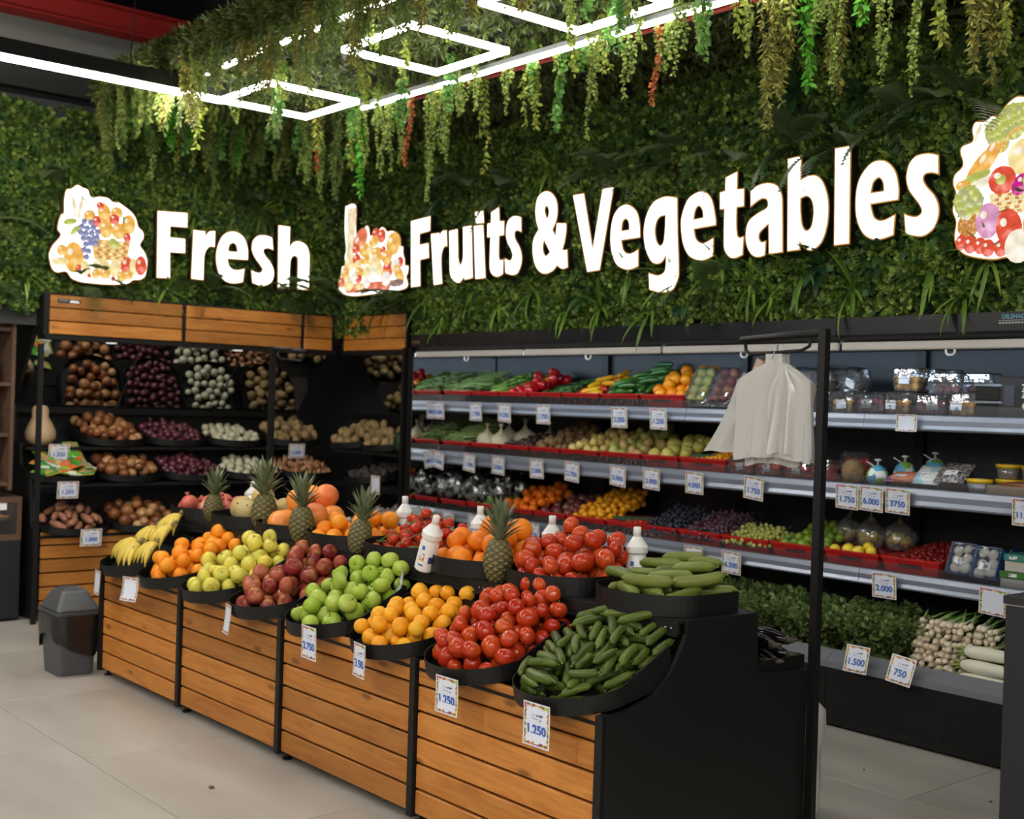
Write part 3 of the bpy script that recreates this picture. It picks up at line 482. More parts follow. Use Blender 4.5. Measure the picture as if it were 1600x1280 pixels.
PL += [('tuft', 'R', -4.62, 2.40, 'right of the tail of the letter g'), ('tuft', 'R', -4.25, 2.22, 'on the fridge edge below the letter t'), ('tuft', 'R', -3.75, 2.24, 'on the fridge edge below the letter b'), ('tuft', 'R', -3.12, 2.2, 'on the fridge edge below the last letter s'), ('tuft', 'R', -6.25, 2.36, 'below the letter s of Fruits'), ('tuft', 'R', -6.9, 2.38, 'below the letter u of Fruits'), ('tuft', 'R', -5.15, 2.2, 'on the fridge edge below the letter V'), ('tuft', 'L', 3.95, 2.36, 'below the letter F of Fresh'), ('tuft', 'L', 4.65, 2.36, 'below the letter s of Fresh'), ('tuft', 'L', 2.9, 2.4, 'over the left end of the header'),
       ('ros', 'R', -5.75, 2.32, 'below the letter s, left of the ampersand'), ('ros', 'R', -4.85, 2.25, 'on the fridge edge below the first letter e'), ('ros', 'R', -2.8, 2.55, 'left edge of the vegetable basket'), ('ros', 'L', 3.55, 3.3, 'high above the fruit basket sign'), ('fern', 'R', -7.7, 2.34, 'drooping over the right end of the corner boards'), ('fern', 'R', -2.2, 3.3, 'far right under the canopy'), ('fern', 'L', 3.1, 3.0, 'left of the fruit basket top'), ('fern', 'L', 5.1, 2.38, 'over the short header boards')]
ADJ = {'fern': 'arching green fern', 'tuft': 'bright spiky grass-like tuft', 'ros': 'dark broad-leaved rosette plant'}
for k, w, u, v, where in PL: plant(k, w, u, v, ADJ[k]+' '+where)

# ------------------------------------------------------------------ hanging vines
VM = {'chain': leafmat('vine_chain_leaf', [(0.17, 0.25, 0.04), (0.27, 0.36, 0.07), (0.36, 0.43, 0.11)], 0.35),
      'willow': leafmat('vine_willow_leaf', [(0.18, 0.25, 0.03), (0.30, 0.36, 0.05), (0.42, 0.42, 0.08)], 0.35),
      'ivy': leafmat('vine_ivy_leaf', [(0.08, 0.22, 0.04), (0.15, 0.33, 0.07), (0.22, 0.42, 0.10)], 0.3),
      'bright': leafmat('vine_bright_leaf', [(0.07, 0.33, 0.02), (0.14, 0.46, 0.04)], 0.35),
      'feather': leafmat('vine_feather_leaf', [(0.07, 0.12, 0.02), (0.13, 0.19, 0.035), (0.20, 0.26, 0.06)], 0.3),
      'rust': leafmat('vine_rust_leaf', [(0.30, 0.05, 0.02), (0.45, 0.13, 0.03), (0.40, 0.22, 0.05)], 0.3),
      'gold': leafmat('vine_gold_leaf', [(0.16, 0.19, 0.04), (0.28, 0.27, 0.06), (0.40, 0.33, 0.07)], 0.3)}
M_stem = pmat('vine_stem', [(0.07, 0.09, 0.02)], rough=0.6)
VCACHE = {}
def vine_meshes(kind, L, var):
    key = (kind, round(L, 2), var)
    if key in VCACHE: return VCACHE[key]
    g = np.random.default_rng(abs(hash((len(kind), round(L*100), var, sum(map(ord, kind))))) % 99991)
    ns, sp, ll, wr, rad = {'chain': (4, 0.011, 0.020, 0.40, 0.035), 'willow': (3, 0.020, 0.036, 0.24, 0.035), 'ivy': (3, 0.018, 0.034, 0.48, 0.04), 'bright': (4, 0.017, 0.045, 0.22, 0.035), 'feather': (5, 0.009, 0.030, 0.13, 0.04), 'rust': (1, 0.010, 0.026, 0.45, 0.01), 'gold': (6, 0.010, 0.036, 0.16, 0.04)}[kind]
    P = []; D = []; stems = MB()
    for s in range(ns):
        Ls = L*(g.uniform(0.6, 1.0) if s else 1.0); a = g.uniform(0, 2*PI); r0 = rad*g.uniform(0.2, 1); ph = g.uniform(0, 6)
        f = lambda t: np.array([math.cos(a)*r0*(1-0.3*t)+0.012*math.sin(t*7+ph), math.sin(a)*r0*(1-0.3*t)+0.012*math.cos(t*6+ph), -Ls*t])
        stems.tube([f(i/7) for i in range(8)], 0.0016, 4)
        n = int(Ls/sp)
        for i in range(n):
            t = (i+g.uniform(0, 1))/n; q = f(t)
            for m in range(2):
                b = g.uniform(0, 2*PI); P.append(q); D.append((math.cos(b), math.sin(b), g.uniform(-1.5, -0.15)))
    P = np.array(P); D = np.array(D); k = len(P)
    V, Fq = leaves(P, D, unit(g.normal(0, 1, (k, 3))+np.array([0, 0, .6])), g.uniform(.7, 1.2, k)*ll, np.full(k, ll*wr))
    VCACHE[key] = (stems.mesh('stem', False, M_stem), np_mesh('leaves', V, Fq, VM[kind])); return VCACHE[key]
VG = 'vines hanging from the green canopy'
VWHERE = {}
def vine(kind, x, y, zb, label, zt=3.54):
    L = max(0.12, zt-zb); Lq = max(0.15, round(L/0.08)*0.08); st, lf = vine_meshes(kind, Lq, rnd.randrange(2))
    o = obj('hanging_vine', st, None, (x, y, zt), (0, 0, rnd.uniform(0, 6.28)), (1, 1, L/Lq)); tag(o, label, 'vine', VG); obj('leaves', lf, o)
VC = {'chain': 'yellow-green beaded', 'willow': 'loose narrow-leaved', 'ivy': 'round-leaved green', 'bright': 'bright green', 'feather': 'feathery olive', 'rust': 'rust red', 'gold': 'dense golden-green'}
# (x, y, bottom z, kind, where) of the vines one can pick out
VL = [(-8.0, 3.22, 3.08, 'feather', 'at the far left corner of the canopy'), (-8.0, 3.30, 3.14, 'feather', 'second from the left corner of the canopy'), (-8.12, 3.54, 3.07, 'chain', 'high above the letter F of Fresh'), (-8.1, 3.73, 3.15, 'willow', 'above the letter r of Fresh'), (-8.1, 3.86, 3.16, 'chain', 'above the letter e of Fresh'), (-8.1, 3.95, 3.18, 'willow', 'long, above the letter s of Fresh'), (-8.1, 4.0, 3.02, 'feather', 'lowest, above the letter s of Fresh'), (-8.1, 4.19, 3.2, 'chain', 'above the letter h of Fresh'), (-8.1, 4.32, 3.2, 'feather', 'right of the letter h of Fresh'),
      (-7.79, 4.30, 3.36, 'ivy', 'under the corner light frame'), (-7.45, 4.30, 3.25, 'ivy', 'below the corner of the first light frame'), (-7.37, 4.30, 3.12, 'chain', 'below the first light frame'), (-7.26, 4.28, 3.03, 'chain', 'below the first light frame, second strand'), (-7.14, 4.30, 2.93, 'chain', 'reaching down left of the basket sign'), (-7.05, 4.22, 3.1, 'rust', 'below the first light frame'), (-6.93, 4.30, 2.90, 'feather', 'longest above the basket sign'), (-6.85, 4.36, 3.12, 'ivy', 'above the basket sign'), (-6.76, 4.3, 3.08, 'willow', 'above the basket sign'), (-6.66, 4.3, 2.88, 'bright', 'right above the basket sign'),
      (-6.56, 4.26, 3.06, 'chain', 'above the letter F of Fruits'), (-6.43, 4.3, 2.98, 'chain', 'left of the red vine'), (-6.38, 4.33, 3.01, 'chain', 'beside the red vine'), (-6.3, 4.28, 3.14, 'chain', 'above the letter r of Fruits'), (-6.23, 4.3, 3.05, 'chain', 'above the letter u of Fruits'), (-6.06, 4.25, 3.01, 'rust', 'above the word Fruits'), (-5.93, 4.32, 2.78, 'chain', 'long, above the letter i of Fruits'), (-5.79, 4.3, 3.0, 'chain', 'above the letter t of Fruits'), (-5.72, 4.28, 3.02, 'chain', 'above the letter s of Fruits'), (-5.54, 4.4, 2.92, 'willow', 'thin, left of the ampersand'),
      (-5.05, 4.3, 3.11, 'willow', 'thin, above the letter V'), (-4.95, 4.3, 3.06, 'willow', 'second thin one above the letter V'), (-4.79, 4.28, 3.03, 'ivy', 'above the first letter e'), (-4.53, 4.28, 2.95, 'chain', 'long, above the letter g'), (-4.48, 4.22, 3.3, 'willow', 'short, crossing the LED strip'), (-4.27, 4.28, 3.11, 'chain', 'between the LED strip and the letter t'), (-4.07, 4.27, 3.04, 'rust', 'with an orange tip above the letter a'), (-4.03, 4.27, 3.19, 'chain', 'beside the orange-tipped vine'),
      (-3.42, 4.30, 2.84, 'gold', 'thick and longest, above the letter l'), (-3.38, 4.36, 2.95, 'gold', 'second strand of the thick one above the letter l'), (-3.33, 4.28, 3.2, 'willow', 'short yellow one right of the thick vine'), (-3.24, 4.32, 2.97, 'bright', 'above the last letter e'), (-3.19, 4.45, 2.98, 'gold', 'behind the bright green one'), (-3.09, 4.3, 2.96, 'chain', 'right of the bright green one'), (-2.93, 4.26, 3.18, 'bright', 'short, above the last letter s'), (-2.86, 4.3, 2.93, 'chain', 'below the short bright green one'), (-2.76, 4.36, 2.88, 'chain', 'left of the vegetable basket'), (-2.63, 4.3, 3.06, 'willow', 'left one above the vegetable basket'), (-2.58, 4.28, 3.02, 'willow', 'middle one above the vegetable basket'), (-2.46, 4.3, 2.9, 'gold', 'above the vegetable basket'), (-2.42, 4.36, 2.87, 'gold', 'long, above the vegetable basket'), (-2.33, 4.3, 2.99, 'willow', 'thin, at the right edge of the picture'), (-2.25, 4.36, 3.0, 'chain', 'last one at the right edge')]
for x, y, zb, k, wh in VL: vine(k, x, y, zb, VC[k]+' vine '+wh)
FW = ['far left corner', 'left of first light frame', 'before first light frame', 'right of first light frame', 'before second light frame', 'right of second light frame', 'before third light frame', 'above letter t', 'above letter l', 'right end']
# fringe along the near edge and the left edge of the canopy
for i in range(150):
    x = -8.02+i*0.045+rnd.uniform(-.03, .03); y = 3.10+rnd.uniform(0, .14)
    k_ = rnd.choice(['feather', 'feather', 'feather', 'gold', 'chain']); d_ = rnd.uniform(.26, .52)
    vine(k_, x, y, 3.66-d_, '%s %s vine in the near canopy fringe, %s' % ('long' if d_ > .42 else ('short' if d_ < .34 else 'medium'), VC[k_], FW[min(9, i//15)]), zt=3.68)
for i in range(26):
    y = 3.18+i*0.07+rnd.uniform(-.03, .03)
    k_ = rnd.choice(['feather', 'chain', 'ivy', 'bright']); vine(k_, -8.04+rnd.uniform(0, .12), y, 3.58-rnd.uniform(.2, .42), 'short %s vine in the left fringe of the canopy, %s' % (VC[k_], ('by the near corner', 'above the fruit basket sign', 'above the word Fresh', 'by the inner wall corner')[min(3, i//7)]), zt=3.62)
for i in range(34):
    x = rnd.uniform(-7.6, -3.0); y = rnd.uniform(3.2, 4.15)
    k_ = rnd.choice(['feather', 'willow', 'chain', 'ivy']); vine(k_, x, y, 3.55-rnd.uniform(.18, .42), 'short %s vine hanging %s %s' % (VC[k_], 'at' if y < 3.55 else ('inside' if y < 3.9 else 'behind'), 'the first light frame' if x < -5.9 else ('the second light frame' if x < -4.6 else 'the third light frame')))
for i in range(30):
    x = -7.0+i*0.17+rnd.uniform(-.05, .05)
    k_ = rnd.choice(['chain', 'ivy', 'chain', 'willow']); vine(k_, x, 4.24+rnd.uniform(-.08, .14), 3.50-rnd.uniform(.16, .34), 'short %s vine along the LED strip, %s' % (VC[k_], ('above the basket sign', 'above the word Fruits', 'above the letter s of Fruits', 'above the ampersand', 'above the letters V e', 'above the letters g e', 'above the letters t a', 'above the letters b l', 'above the letters e s', 'at the right end')[i//3]))
# ================================================================== LIT SIGNS
def flat_piece(name, poly, th, mat):
    n = len(poly); return MB().add([(x, y, -th) for x, y in poly]+[(x, y, th) for x, y in poly], [tuple(range(n))[::-1], tuple(range(n, 2*n))]+[(i, (i+1) % n, (i+1) % n+n, i+n) for i in range(n)]).mesh(name, False, mat)
M_face = emat('sign_face', (1.0, 0.985, 0.97), SIGN)
M_edge_glow = emat('sign_edge_glow', (0.85, 0.42, 0.07), 0.55)  # orange emission stands in for the overexposed glow around the sign faces
M_side = pmat('sign_return', [(0.012, 0.011, 0.011)], rough=0.4)
NTH = {}
def wall_xf(w):
    if w == 'L': return lambda d: ((-8.54-d, 0, 0), (PI/2, 0, PI/2))
    return lambda d: ((0, 5.33+d, 0), (PI/2, 0, 0))
WORDS = {0: 'Fresh', 1: 'Fruits', 2: 'Vegetables'}
def letter_label(i, ch):
    if i < 5: word = 'Fresh'
    elif i < 11: word = 'Fruits'
    elif i == 11: return 'glowing white ampersand sign between Fruits and Vegetables'
    else: word = 'Vegetables'
    k = NTH.get((word, ch), 0); NTH[(word, ch)] = k+1
    pos = {'e': ['first ', 'second ', 'third ']}.get(ch, [''])[k] if word == 'Vegetables' else ''
    return 'glowing white %sletter %s of the word %s on the green wall' % (pos, ch, word)
SIGNCOL = {'o': (0.95, 0.50, 0.10), 'y': (1.0, 0.80, 0.36), 'r': (0.80, 0.10, 0.05), 'r2': (0.80, 0.20, 0.10), 'b': (0.85, 0.48, 0.13), 'b2': (0.95, 0.76, 0.42), 'g': (0.52, 0.56, 0.13), 'g2': (0.48, 0.50, 0.22), 't': (0.95, 0.80, 0.52),
           'p': (0.26, 0.27, 0.45), 'c': (0.95, 0.48, 0.10), 'w': (1.0, 0.95, 0.85), 'w2': (1.0, 0.9, 0.72), 'k': (0.30, 0.20, 0.16), 'm': (0.60, 0.02, 0.25), 'm2': (0.75, 0.35, 0.55), 'br': (0.60, 0.27, 0.06)}
def signmat(key):
    nm = 'sign_print_'+key
    if nm in MATS: return MATS[nm]
    m = bpy.data.materials.new(nm); m.use_nodes = True; nt = m.node_tree; nt.nodes.clear()
    c = SIGNCOL[key]; tc = N(nt, 'ShaderNodeTexCoord'); n = N(nt, 'ShaderNodeTexNoise'); n.inputs['Scale'].default_value = 14.0 if key[0] != 'b' else 60.0; n.inputs['Detail'].default_value = 2
    nt.links.new(tc.outputs['Object'], n.inputs['Vector'])
    col = ramp(nt, n.outputs['Fac'], [tuple(x*0.72 for x in c)+(0.30,), c+(0.52,), tuple(min(1, x*1.15+0.28) for x in c)+(0.72,)])
    e = N(nt, 'ShaderNodeEmission'); e.inputs[1].default_value = 1.0; nt.links.new(col, e.inputs[0])
    o = N(nt, 'ShaderNodeOutputMaterial'); nt.links.new(e.outputs[0], o.inputs[0]); MATS[nm] = m; return m
PN = {'o': 'fruit', 'y': 'fruit', 'r': 'fruit', 'r2': 'fruit', 'b': 'basket', 'b2': 'basket', 'g': 'leaf', 'g2': 'broccoli', 't': 'wheat', 'p': 'grape', 'c': 'carrot', 'w': 'garlic', 'w2': 'garlic', 'k': 'fruit', 'm': 'aubergine', 'm2': 'onion', 'br': 'onion'}
for gi, (ch, w, loops) in enumerate(GLYPHS):
    for me_, mt_ in zip(GM[gi], (M_side, M_edge_glow, M_face)): me_.materials.append(mt_)
    L = [smooth_poly(t) for t in loops]; xf = wall_xf(w)
    if ch[0] == 'S' and len(ch) == 2:
        lab = {'S1': 'glowing fruit basket picture sign left of the word Fresh', 'S2': 'glowing narrow fruit heap picture sign between Fresh and Fruits', 'S3': 'glowing vegetable basket picture sign at the right edge'}[ch]
        t = thing('picture_sign', lab, 'sign')
    else:
        t = thing('sign_letter', letter_label(gi, ch), 'sign letter', group='glowing sign letters')
    u = sum(p[0] for p in L[0])/len(L[0]); v = min(p[1] for p in L[0])
    loc, rot = xf(0); base = (loc[0], u, v) if w == 'L' else (u, loc[1], v)
    t.location = base; t.rotation_euler = rot
    obj('side', GM[gi][0], t, (0, 0, -0.034))
    obj('edge_glow', GM[gi][1], t, (0, 0, -0.002))
    obj('face', GM[gi][2], t, (0, 0, 0.001))
    if ch in PIECES:
        for k, (kind, pu, pv, ru, rv, rot_, col) in enumerate(PIECES[ch]):
            if kind == 'E': ru *= 1.12; rv *= 1.12
            n = 18; a0 = math.radians(rot_)
            if kind == 'E': pl = [(ru*math.cos(2*PI*i/n), rv*math.sin(2*PI*i/n)) for i in range(n)]
            elif kind == 'B': pl = [(-ru, rv), (-ru*0.82, -rv), (ru*0.82, -rv), (ru, rv)]
            else: pl = [(ru*math.cos(PI*i/12), rv*math.sin(PI*i/12)) for i in range(13)]+[(ru*0.84*math.cos(PI*i/12), rv*0.86*math.sin(PI*i/12)) for i in range(12, -1, -1)]
            pl = [(x*math.cos(a0)-y*math.sin(a0), x*math.sin(a0)+y*math.cos(a0)) for x, y in pl]
            zz = 0.0030+0.0004*k
            if kind == 'E' and col in 'oyrcmm2brr2' and min(ru, rv) > 0.02:
                hl = [(ru*(-.35+.26*math.cos(2*PI*i/10)), rv*(.35+.22*math.sin(2*PI*i/10))) for i in range(10)]
                hl = [(x*math.cos(a0)-y*math.sin(a0), x*math.sin(a0)+y*math.cos(a0)) for x, y in hl]
                obj('printed_highlight', flat_piece('printed_highlight', hl, 0.0004, signmat('w2')), t, (pu-u, pv-v, zz+0.0009))
            if kind == 'B' and col[0] == 'b':
                for r_ in range(5):
                    for c_ in range(8):
                        bx, by = (c_+.5+.5*(r_ % 2)-4)/4.6*ru, (r_-2)/2.6*rv
                        obj('printed_weave', flat_piece('printed_weave', [(bx-ru*.09, by-rv*.12), (bx+ru*.09, by-rv*.12), (bx+ru*.09, by+rv*.12), (bx-ru*.09, by+rv*.12)], 0.0004, signmat('br' if (r_+c_) % 2 else 'y')), t, (pu-u, pv-v, zz+0.0009))
            if ch == 'S3' and col in ('g', 'g2') and rv > 0.05:
                for q_ in range(9):
                    aa = q_*0.7; rr_ = 0.75 if q_ % 2 else 1.0
                    obj('printed_leaf', flat_piece('printed_leaf', [(ru*.34*math.cos(2*PI*i/9)*(1.25 if i % 2 else .8), rv*.30*math.sin(2*PI*i/9)*(1.25 if i % 2 else .8)) for i in range(9)], 0.0004, signmat('g' if q_ % 3 else 'g2')), t, (pu-u+ru*.75*rr_*math.cos(aa), pv-v+rv*.75*rr_*math.sin(aa), zz+0.0006+0.0002*q_))
            obj('printed_'+PN[col], flat_piece('printed_'+PN[col], pl, 0.0006, signmat(col)), t, (pu-u, pv-v, 0.0030+0.0004*k))

# ================================================================== THE ISLAND
PX = [-6.79, -5.79, -4.79, -3.785, -2.78]
YF0 = 2.76
def plank_mesh(L, h=0.089, th=0.02): return MB().cbox(0, L, 0, th, 0, h, b=0.004).mesh('plank', False, M_wood)
post_me = MB().box(-0.016, 0.016, -0.012, 0.03, 0.035, 0.626).mesh('post', False, M_black)
foot_me = MB().lathe([(0.022, 0), (0.022, 0.008), (0.008, 0.012), (0.008, 0.045)], 10).mesh('foot', False, M_black2)
ILAB = ['wooden-fronted island stand section under the bananas and oranges', 'wooden-fronted island stand section under the yellow and red apples', 'wooden-fronted island stand section under the green apples and mandarins', 'wooden-fronted island stand section with black end panel, under the tomatoes and cucumbers']
prof = [(0, .03), (0, .622), (.10, .632), (.22, .665), (.30, .735), (.345, .80), (.372, .85), (.372, .893), (.742, .893), (.75, .70), (.765, .672), (1.04, .655), (1.04, .03)]
end_me = MB().add([(x, y, z) for x in (0, 0.018) for y, z in prof], [tuple(range(len(prof))), tuple(range(len(prof), 2*len(prof)))[::-1]]+[(i, i+len(prof), (i+1) % len(prof)+len(prof), (i+1) % len(prof)) for i in range(len(prof))]).mesh('end_panel', False, M_black)
for i in range(4):
    x0, x1 = PX[i], PX[i+1]; w = x1-x0
    t = thing('island_display', ILAB[i], 'display stand', (x0, YF0, 0), group='island stand sections')
    pm = plank_mesh(w-0.038)
    for k in range(6): obj('plank', pm, t, (0.019, 0.004, 0.047+k*0.098))
    obj('post', post_me, t); obj('foot', foot_me, t, (0.0, 0.05, 0)); obj('foot', foot_me, t, (0.0, 0.95, 0))
    obj('backing_panel', box_mesh('backing_panel', M_black, 0, w, 0.03, 0.04, 0.05, 0.61), t)
    obj('lower_shelf', box_mesh('lower_shelf', M_black, 0, w, 0.0, 0.385, 0.588, 0.60), t)
    obj('riser', box_mesh('riser', M_black, 0, w, 0.385, 0.395, 0.60, 0.86), t)
    lb = MB(); lb.box(0, w, 0.345, 0.75, 0.882, 0.893); lb.box(0, w, 0.345, 0.358, 0.848, 0.882); lb.box(0, w, 0.33, 0.345, 0.842, 0.850)
    obj('upper_shelf', lb.mesh('upper_shelf', False, M_black), t)
    for sx in (0.03, 0.055, w-0.055, w-0.03): obj('screw', MB().lathe([(0.0045, 0), (0.003, 0.002), (0, 0.0025)], 8).xf(Matrix.Rotation(PI/2, 4, 'X')).mesh('screw', True, M_steel) if (i == 0 and sx == 0.03) else bpy.data.meshes['screw'], t, (sx, 0.345, 0.866))
    bk = MB(); bk.box(0, w, 0.74, 1.04, 0.645, 0.655); bk.box(0, w, 0.74, 0.75, 0.655, 0.882); bk.box(0, w, 1.03, 1.04, 0.05, 0.645)
    obj('rear_shelf', bk.mesh('rear_shelf', False, M_black), t)
    obj('bottom_rail', box_mesh('bottom_rail', M_black, 0, w, 0.04, 0.07, 0.035, 0.06), t)
    if i == 0: obj('end_panel', end_me, t, (-0.02, 0, 0))
    if i == 3:
        obj('post', post_me, t, (w, 0, 0)); obj('foot', foot_me, t, (w-0.01, 0.05, 0)); obj('foot', foot_me, t, (w-0.01, 0.98, 0))
        obj('end_panel', end_me, t, (w+0.002, 0.0, 0))

# black trays with a rounded front
def tray_outline(w, d, arc, n=26):
    h = w/2; pts = [(-h, d)]
    for i in range(n+1):
        a = PI*(1-i/n); x = h*math.cos(a); pts.append((x, arc*(1-math.sin(a))))
    pts.append((h, d)); return pts
def tray_meshes(w, d, arc, rim, back):
    o = tray_outline(w, d, arc); n = len(o); mb = MB(); th = 0.004
    inn = [(x*(1-th/(w/2)), th+(y-th)*(1-th/d) if y < d else y-th) for x, y in o]
    vs = [(x, y, 0) for x, y in o]+[(x, y, rim if y < d*0.98 else back) for x, y in o]+[(x, y, rim if y < d*0.95 else back) for x, y in inn]+[(x, y, 0.004) for x, y in inn]
    fs = [tuple(range(n))[::-1], tuple(3*n+i for i in range(n))]
    for i in range(n):
        j = (i+1) % n; fs += [(i, j, n+j, n+i), (n+i, n+j, 2*n+j, 2*n+i), (2*n+i, 2*n+j, 3*n+j, 3*n+i)]
    mb.add(vs, fs); body = mb.mesh('tray', False, M_black)
    return body
def insert_mesh(w, d, y0, z0, z1):
    h = w/2-0.012
    return MB().add([(-h, y0, z0), (h, y0, z0), (h, d-0.008, z1), (-h, d-0.008, z1)], [(0, 1, 2, 3)]).mesh('insert', False, M_black)
TF = math.radians(11)
front_tray = tray_meshes(0.44, 0.44, 0.20, 0.060, 0.13); front_ins = insert_mesh(0.42, 0.44, 0.12, 0.008, 0.05)
rear_tray = tray_meshes(0.46, 0.37, 0.18, 0.072, 0.072); rear_ins = insert_mesh(0.44, 0.37, 0.12, 0.008, 0.035)
TXC = [-6.514, -6.012, -5.51, -5.008, -4.506, -4.004, -3.502, -3.0]
TXR = [x-0.03 for x in TXC]
FL = ['bananas', 'oranges', 'yellow apples', 'red apples', 'green apples', 'mandarins', 'tomatoes', 'cucumbers']
RL = ['pomegranates', 'melons', 'grapefruits', 'small oranges', 'vine tomatoes', 'big oranges', 'tomatoes', 'thick cucumbers']
for x, c in zip(TXC, FL):
    t = obj('produce_tray', front_tray, None, (x, 2.66, 0.606), (TF, 0, 0)); tag(t, 'black round-fronted tray holding the %s in the front row' % c, 'tray', 'black produce trays'); obj('insert', front_ins, t)
for x, c in zip(TXR, RL):
    t = obj('produce_tray', rear_tray, None, (x, 3.07, 0.8945), (0, 0, 0)); tag(t, 'black round-fronted tray holding the %s in the upper row' % c, 'tray', 'black produce trays'); obj('insert', rear_ins, t)

# bag stands
def bag_stand(x, y, dirx, label, L=0.39, z1=1.915, zb=0.0):
    t = thing('bag_stand', label, 'bag stand', (x, y, zb))
    z1 -= zb
    obj('pole', box_mesh('pole', M_black, -0.016, 0.016, -0.016, 0.016, 0.0, z1), t)
    s = dirx
    if L:
        obj('arm', MB().tube([(0.0, 0, z1-0.012), (s*L, 0, z1-0.034)], 0.014, 8).mesh('arm', True, M_black), t)
        obj('handle', MB().tube([(s*(L-0.02), 0, z1-0.036), (s*(L-0.025), 0, z1-0.075), (s*(L-0.05), 0, z1-0.092), (s*0.10, 0, z1-0.078), (s*0.065, 0, z1-0.062), (s*0.06, 0, z1-0.02)], 0.007, 8).mesh('handle', True, M_black), t)
bag_stand(-2.748, 3.822, -1, 'tall black bag stand with the hanging plastic bags at the island end')
bag_stand(-6.835, 3.822, 1, 'tall black bag stand at the far end of the island')
bag_stand(-8.52, 2.985, 0, 'slim black pole at the left end of the corner unit', L=0)

# ================================================================== LEFT UNIT (facing +X) AND CORNER UNIT
lu = thing('corner_display', 'tall black display with mirrors and wooden header along the left wall', 'display stand', (-8.6, 3.03, 0))
pm = plank_mesh(0.97, 0.086); pm2 = plank_mesh(0.22, 0.086)
for k in range(6):
    for j in range(2): obj('plank', pm, lu, (0.004, 0.02+j*1.0, 0.05+k*0.096), (0, 0, PI/2))
obj('post', post_me, lu, (0, 1.0+0.005, 0), (0, 0, PI/2)); obj('post', post_me, lu, (0, 2.005, 0), (0, 0, PI/2))
obj('backing_panel', box_mesh('backing_panel', M_black, -0.06, -0.05, 0, 2.4, 0.03, 0.6), lu)
for nm, X0, X1, z in (('lower_shelf', -0.38, 0.02, .595), ('middle_shelf', -0.50, -0.04, .945), ('upper_shelf', -0.76, -0.28, 1.195)):
    obj(nm, box_mesh(nm, M_black, X0, X1, 0, 2.4, z-0.02, z), lu); obj('riser', box_mesh('riser', M_black, X0, X0+0.012, 0, 2.4, z, z+0.26), lu)
sp = [(0.0, 0.02), (0.0, 0.62), (-0.1, 0.66), (-0.14, 0.97), (-0.22, 0.99), (-0.34, 1.0), (-0.36, 1.22), (-0.5, 1.24), (-0.52, 1.50), (-0.14, 1.98), (0.05, 1.98), (0.05, 2.28), (-0.15, 2.28), (-0.75, 2.28), (-0.75, 0.02)]
npf = len(sp)
obj('end_panel', MB().add([(x, y, z) for y in (-0.02, 0) for x, z in sp], [tuple(range(npf)), tuple(range(npf, 2*npf))[::-1]]+[(i, i+npf, (i+1) % npf+npf, (i+1) % npf) for i in range(npf)]).mesh('end_panel', False, M_black), lu)
def slant(name, mat, a0, a1, p, q, axis):
    """a thick slanted sheet between p=(d,z) and q=(d,z), running a0..a1 along the other axis"""
    v = []
    for a in (a0, a1):
        for (d, z) in (p, q, (q[0]-0.012, q[1]+0.010), (p[0]-0.012, p[1]+0.010)): v.append((d, a, z) if axis == 'Y' else (a, -d, z))
    return MB().add(v, [(0, 1, 2, 3), (7, 6, 5, 4), (0, 4, 5, 1), (1, 5, 6, 2), (2, 6, 7, 3), (3, 7, 4, 0)]).mesh(name, False, mat)
for j, (a0, a1) in enumerate(((0.02, 0.80), (0.815, 1.63), (1.645, 2.40))):
    obj('mirror', slant('mirror', M_mirror, a0, a1, (-0.68, 1.475), (-0.20, 1.985), 'Y'), lu)
obj('mirror_sill', box_mesh('mirror_sill', M_black, -0.74, -0.66, 0, 2.4, 1.43, 1.475), lu)
hb = MB(); hb.box(-0.13, 0.035, 0, 2.33, 1.955, 1.985); hb.box(-0.13, 0.03, 0, 2.33, 2.262, 2.275); hb.box(-0.13, -0.11, 0, 2.33, 1.985, 2.262)
obj('header_frame', hb.mesh('header_frame', False, M_black), lu)
for q in (0.008, 1.012, 2.017, 2.30): obj('header_post', box_mesh('header_post', M_black, -0.1, 0.036, q-0.012, q+0.012, 1.96, 2.275), lu)
for k in range(3):
    for a in (0.022, 1.027): obj('plank', pm, lu, (0.05, a, 1.99+k*0.092), (0, 0, PI/2))
    obj('plank', pm2, lu, (0.05, 2.03, 1.99+k*0.092), (0, 0, PI/2), (1.15, 1, 1))
M_down = emat('downlight_disc', (1.0, 0.95, 0.88), 1.2)
dl = MB().lathe([(0.035, 0), (0.04, 0.004), (0, 0.005)], 14).mesh('downlight', False, M_down)
for a in (0.5, 1.5): obj('downlight', dl, lu, (-0.05, a, 1.949))
obj('maker_plate', box_mesh('maker_plate', pmat('dark_plate', [(0.05, 0.03, 0.03)], rough=0.4), 0.051, 0.053, 0.07, 0.23, 2.205, 2.235), lu)
obj('plate_print', box_mesh('plate_print', pmat('grey_print', [(0.16, 0.17, 0.2)], rough=0.5), 0.053, 0.0536, 0.078, 0.14, 2.219, 2.230), lu)
obj('plate_print', MB().add([(0.0536, 0.152, 2.212), (0.0536, 0.222, 2.210), (0.0536, 0.216, 2.226), (0.0536, 0.160, 2.229)], [(0, 1, 2, 3)]).mesh('plate_print', False, M_paper), lu)

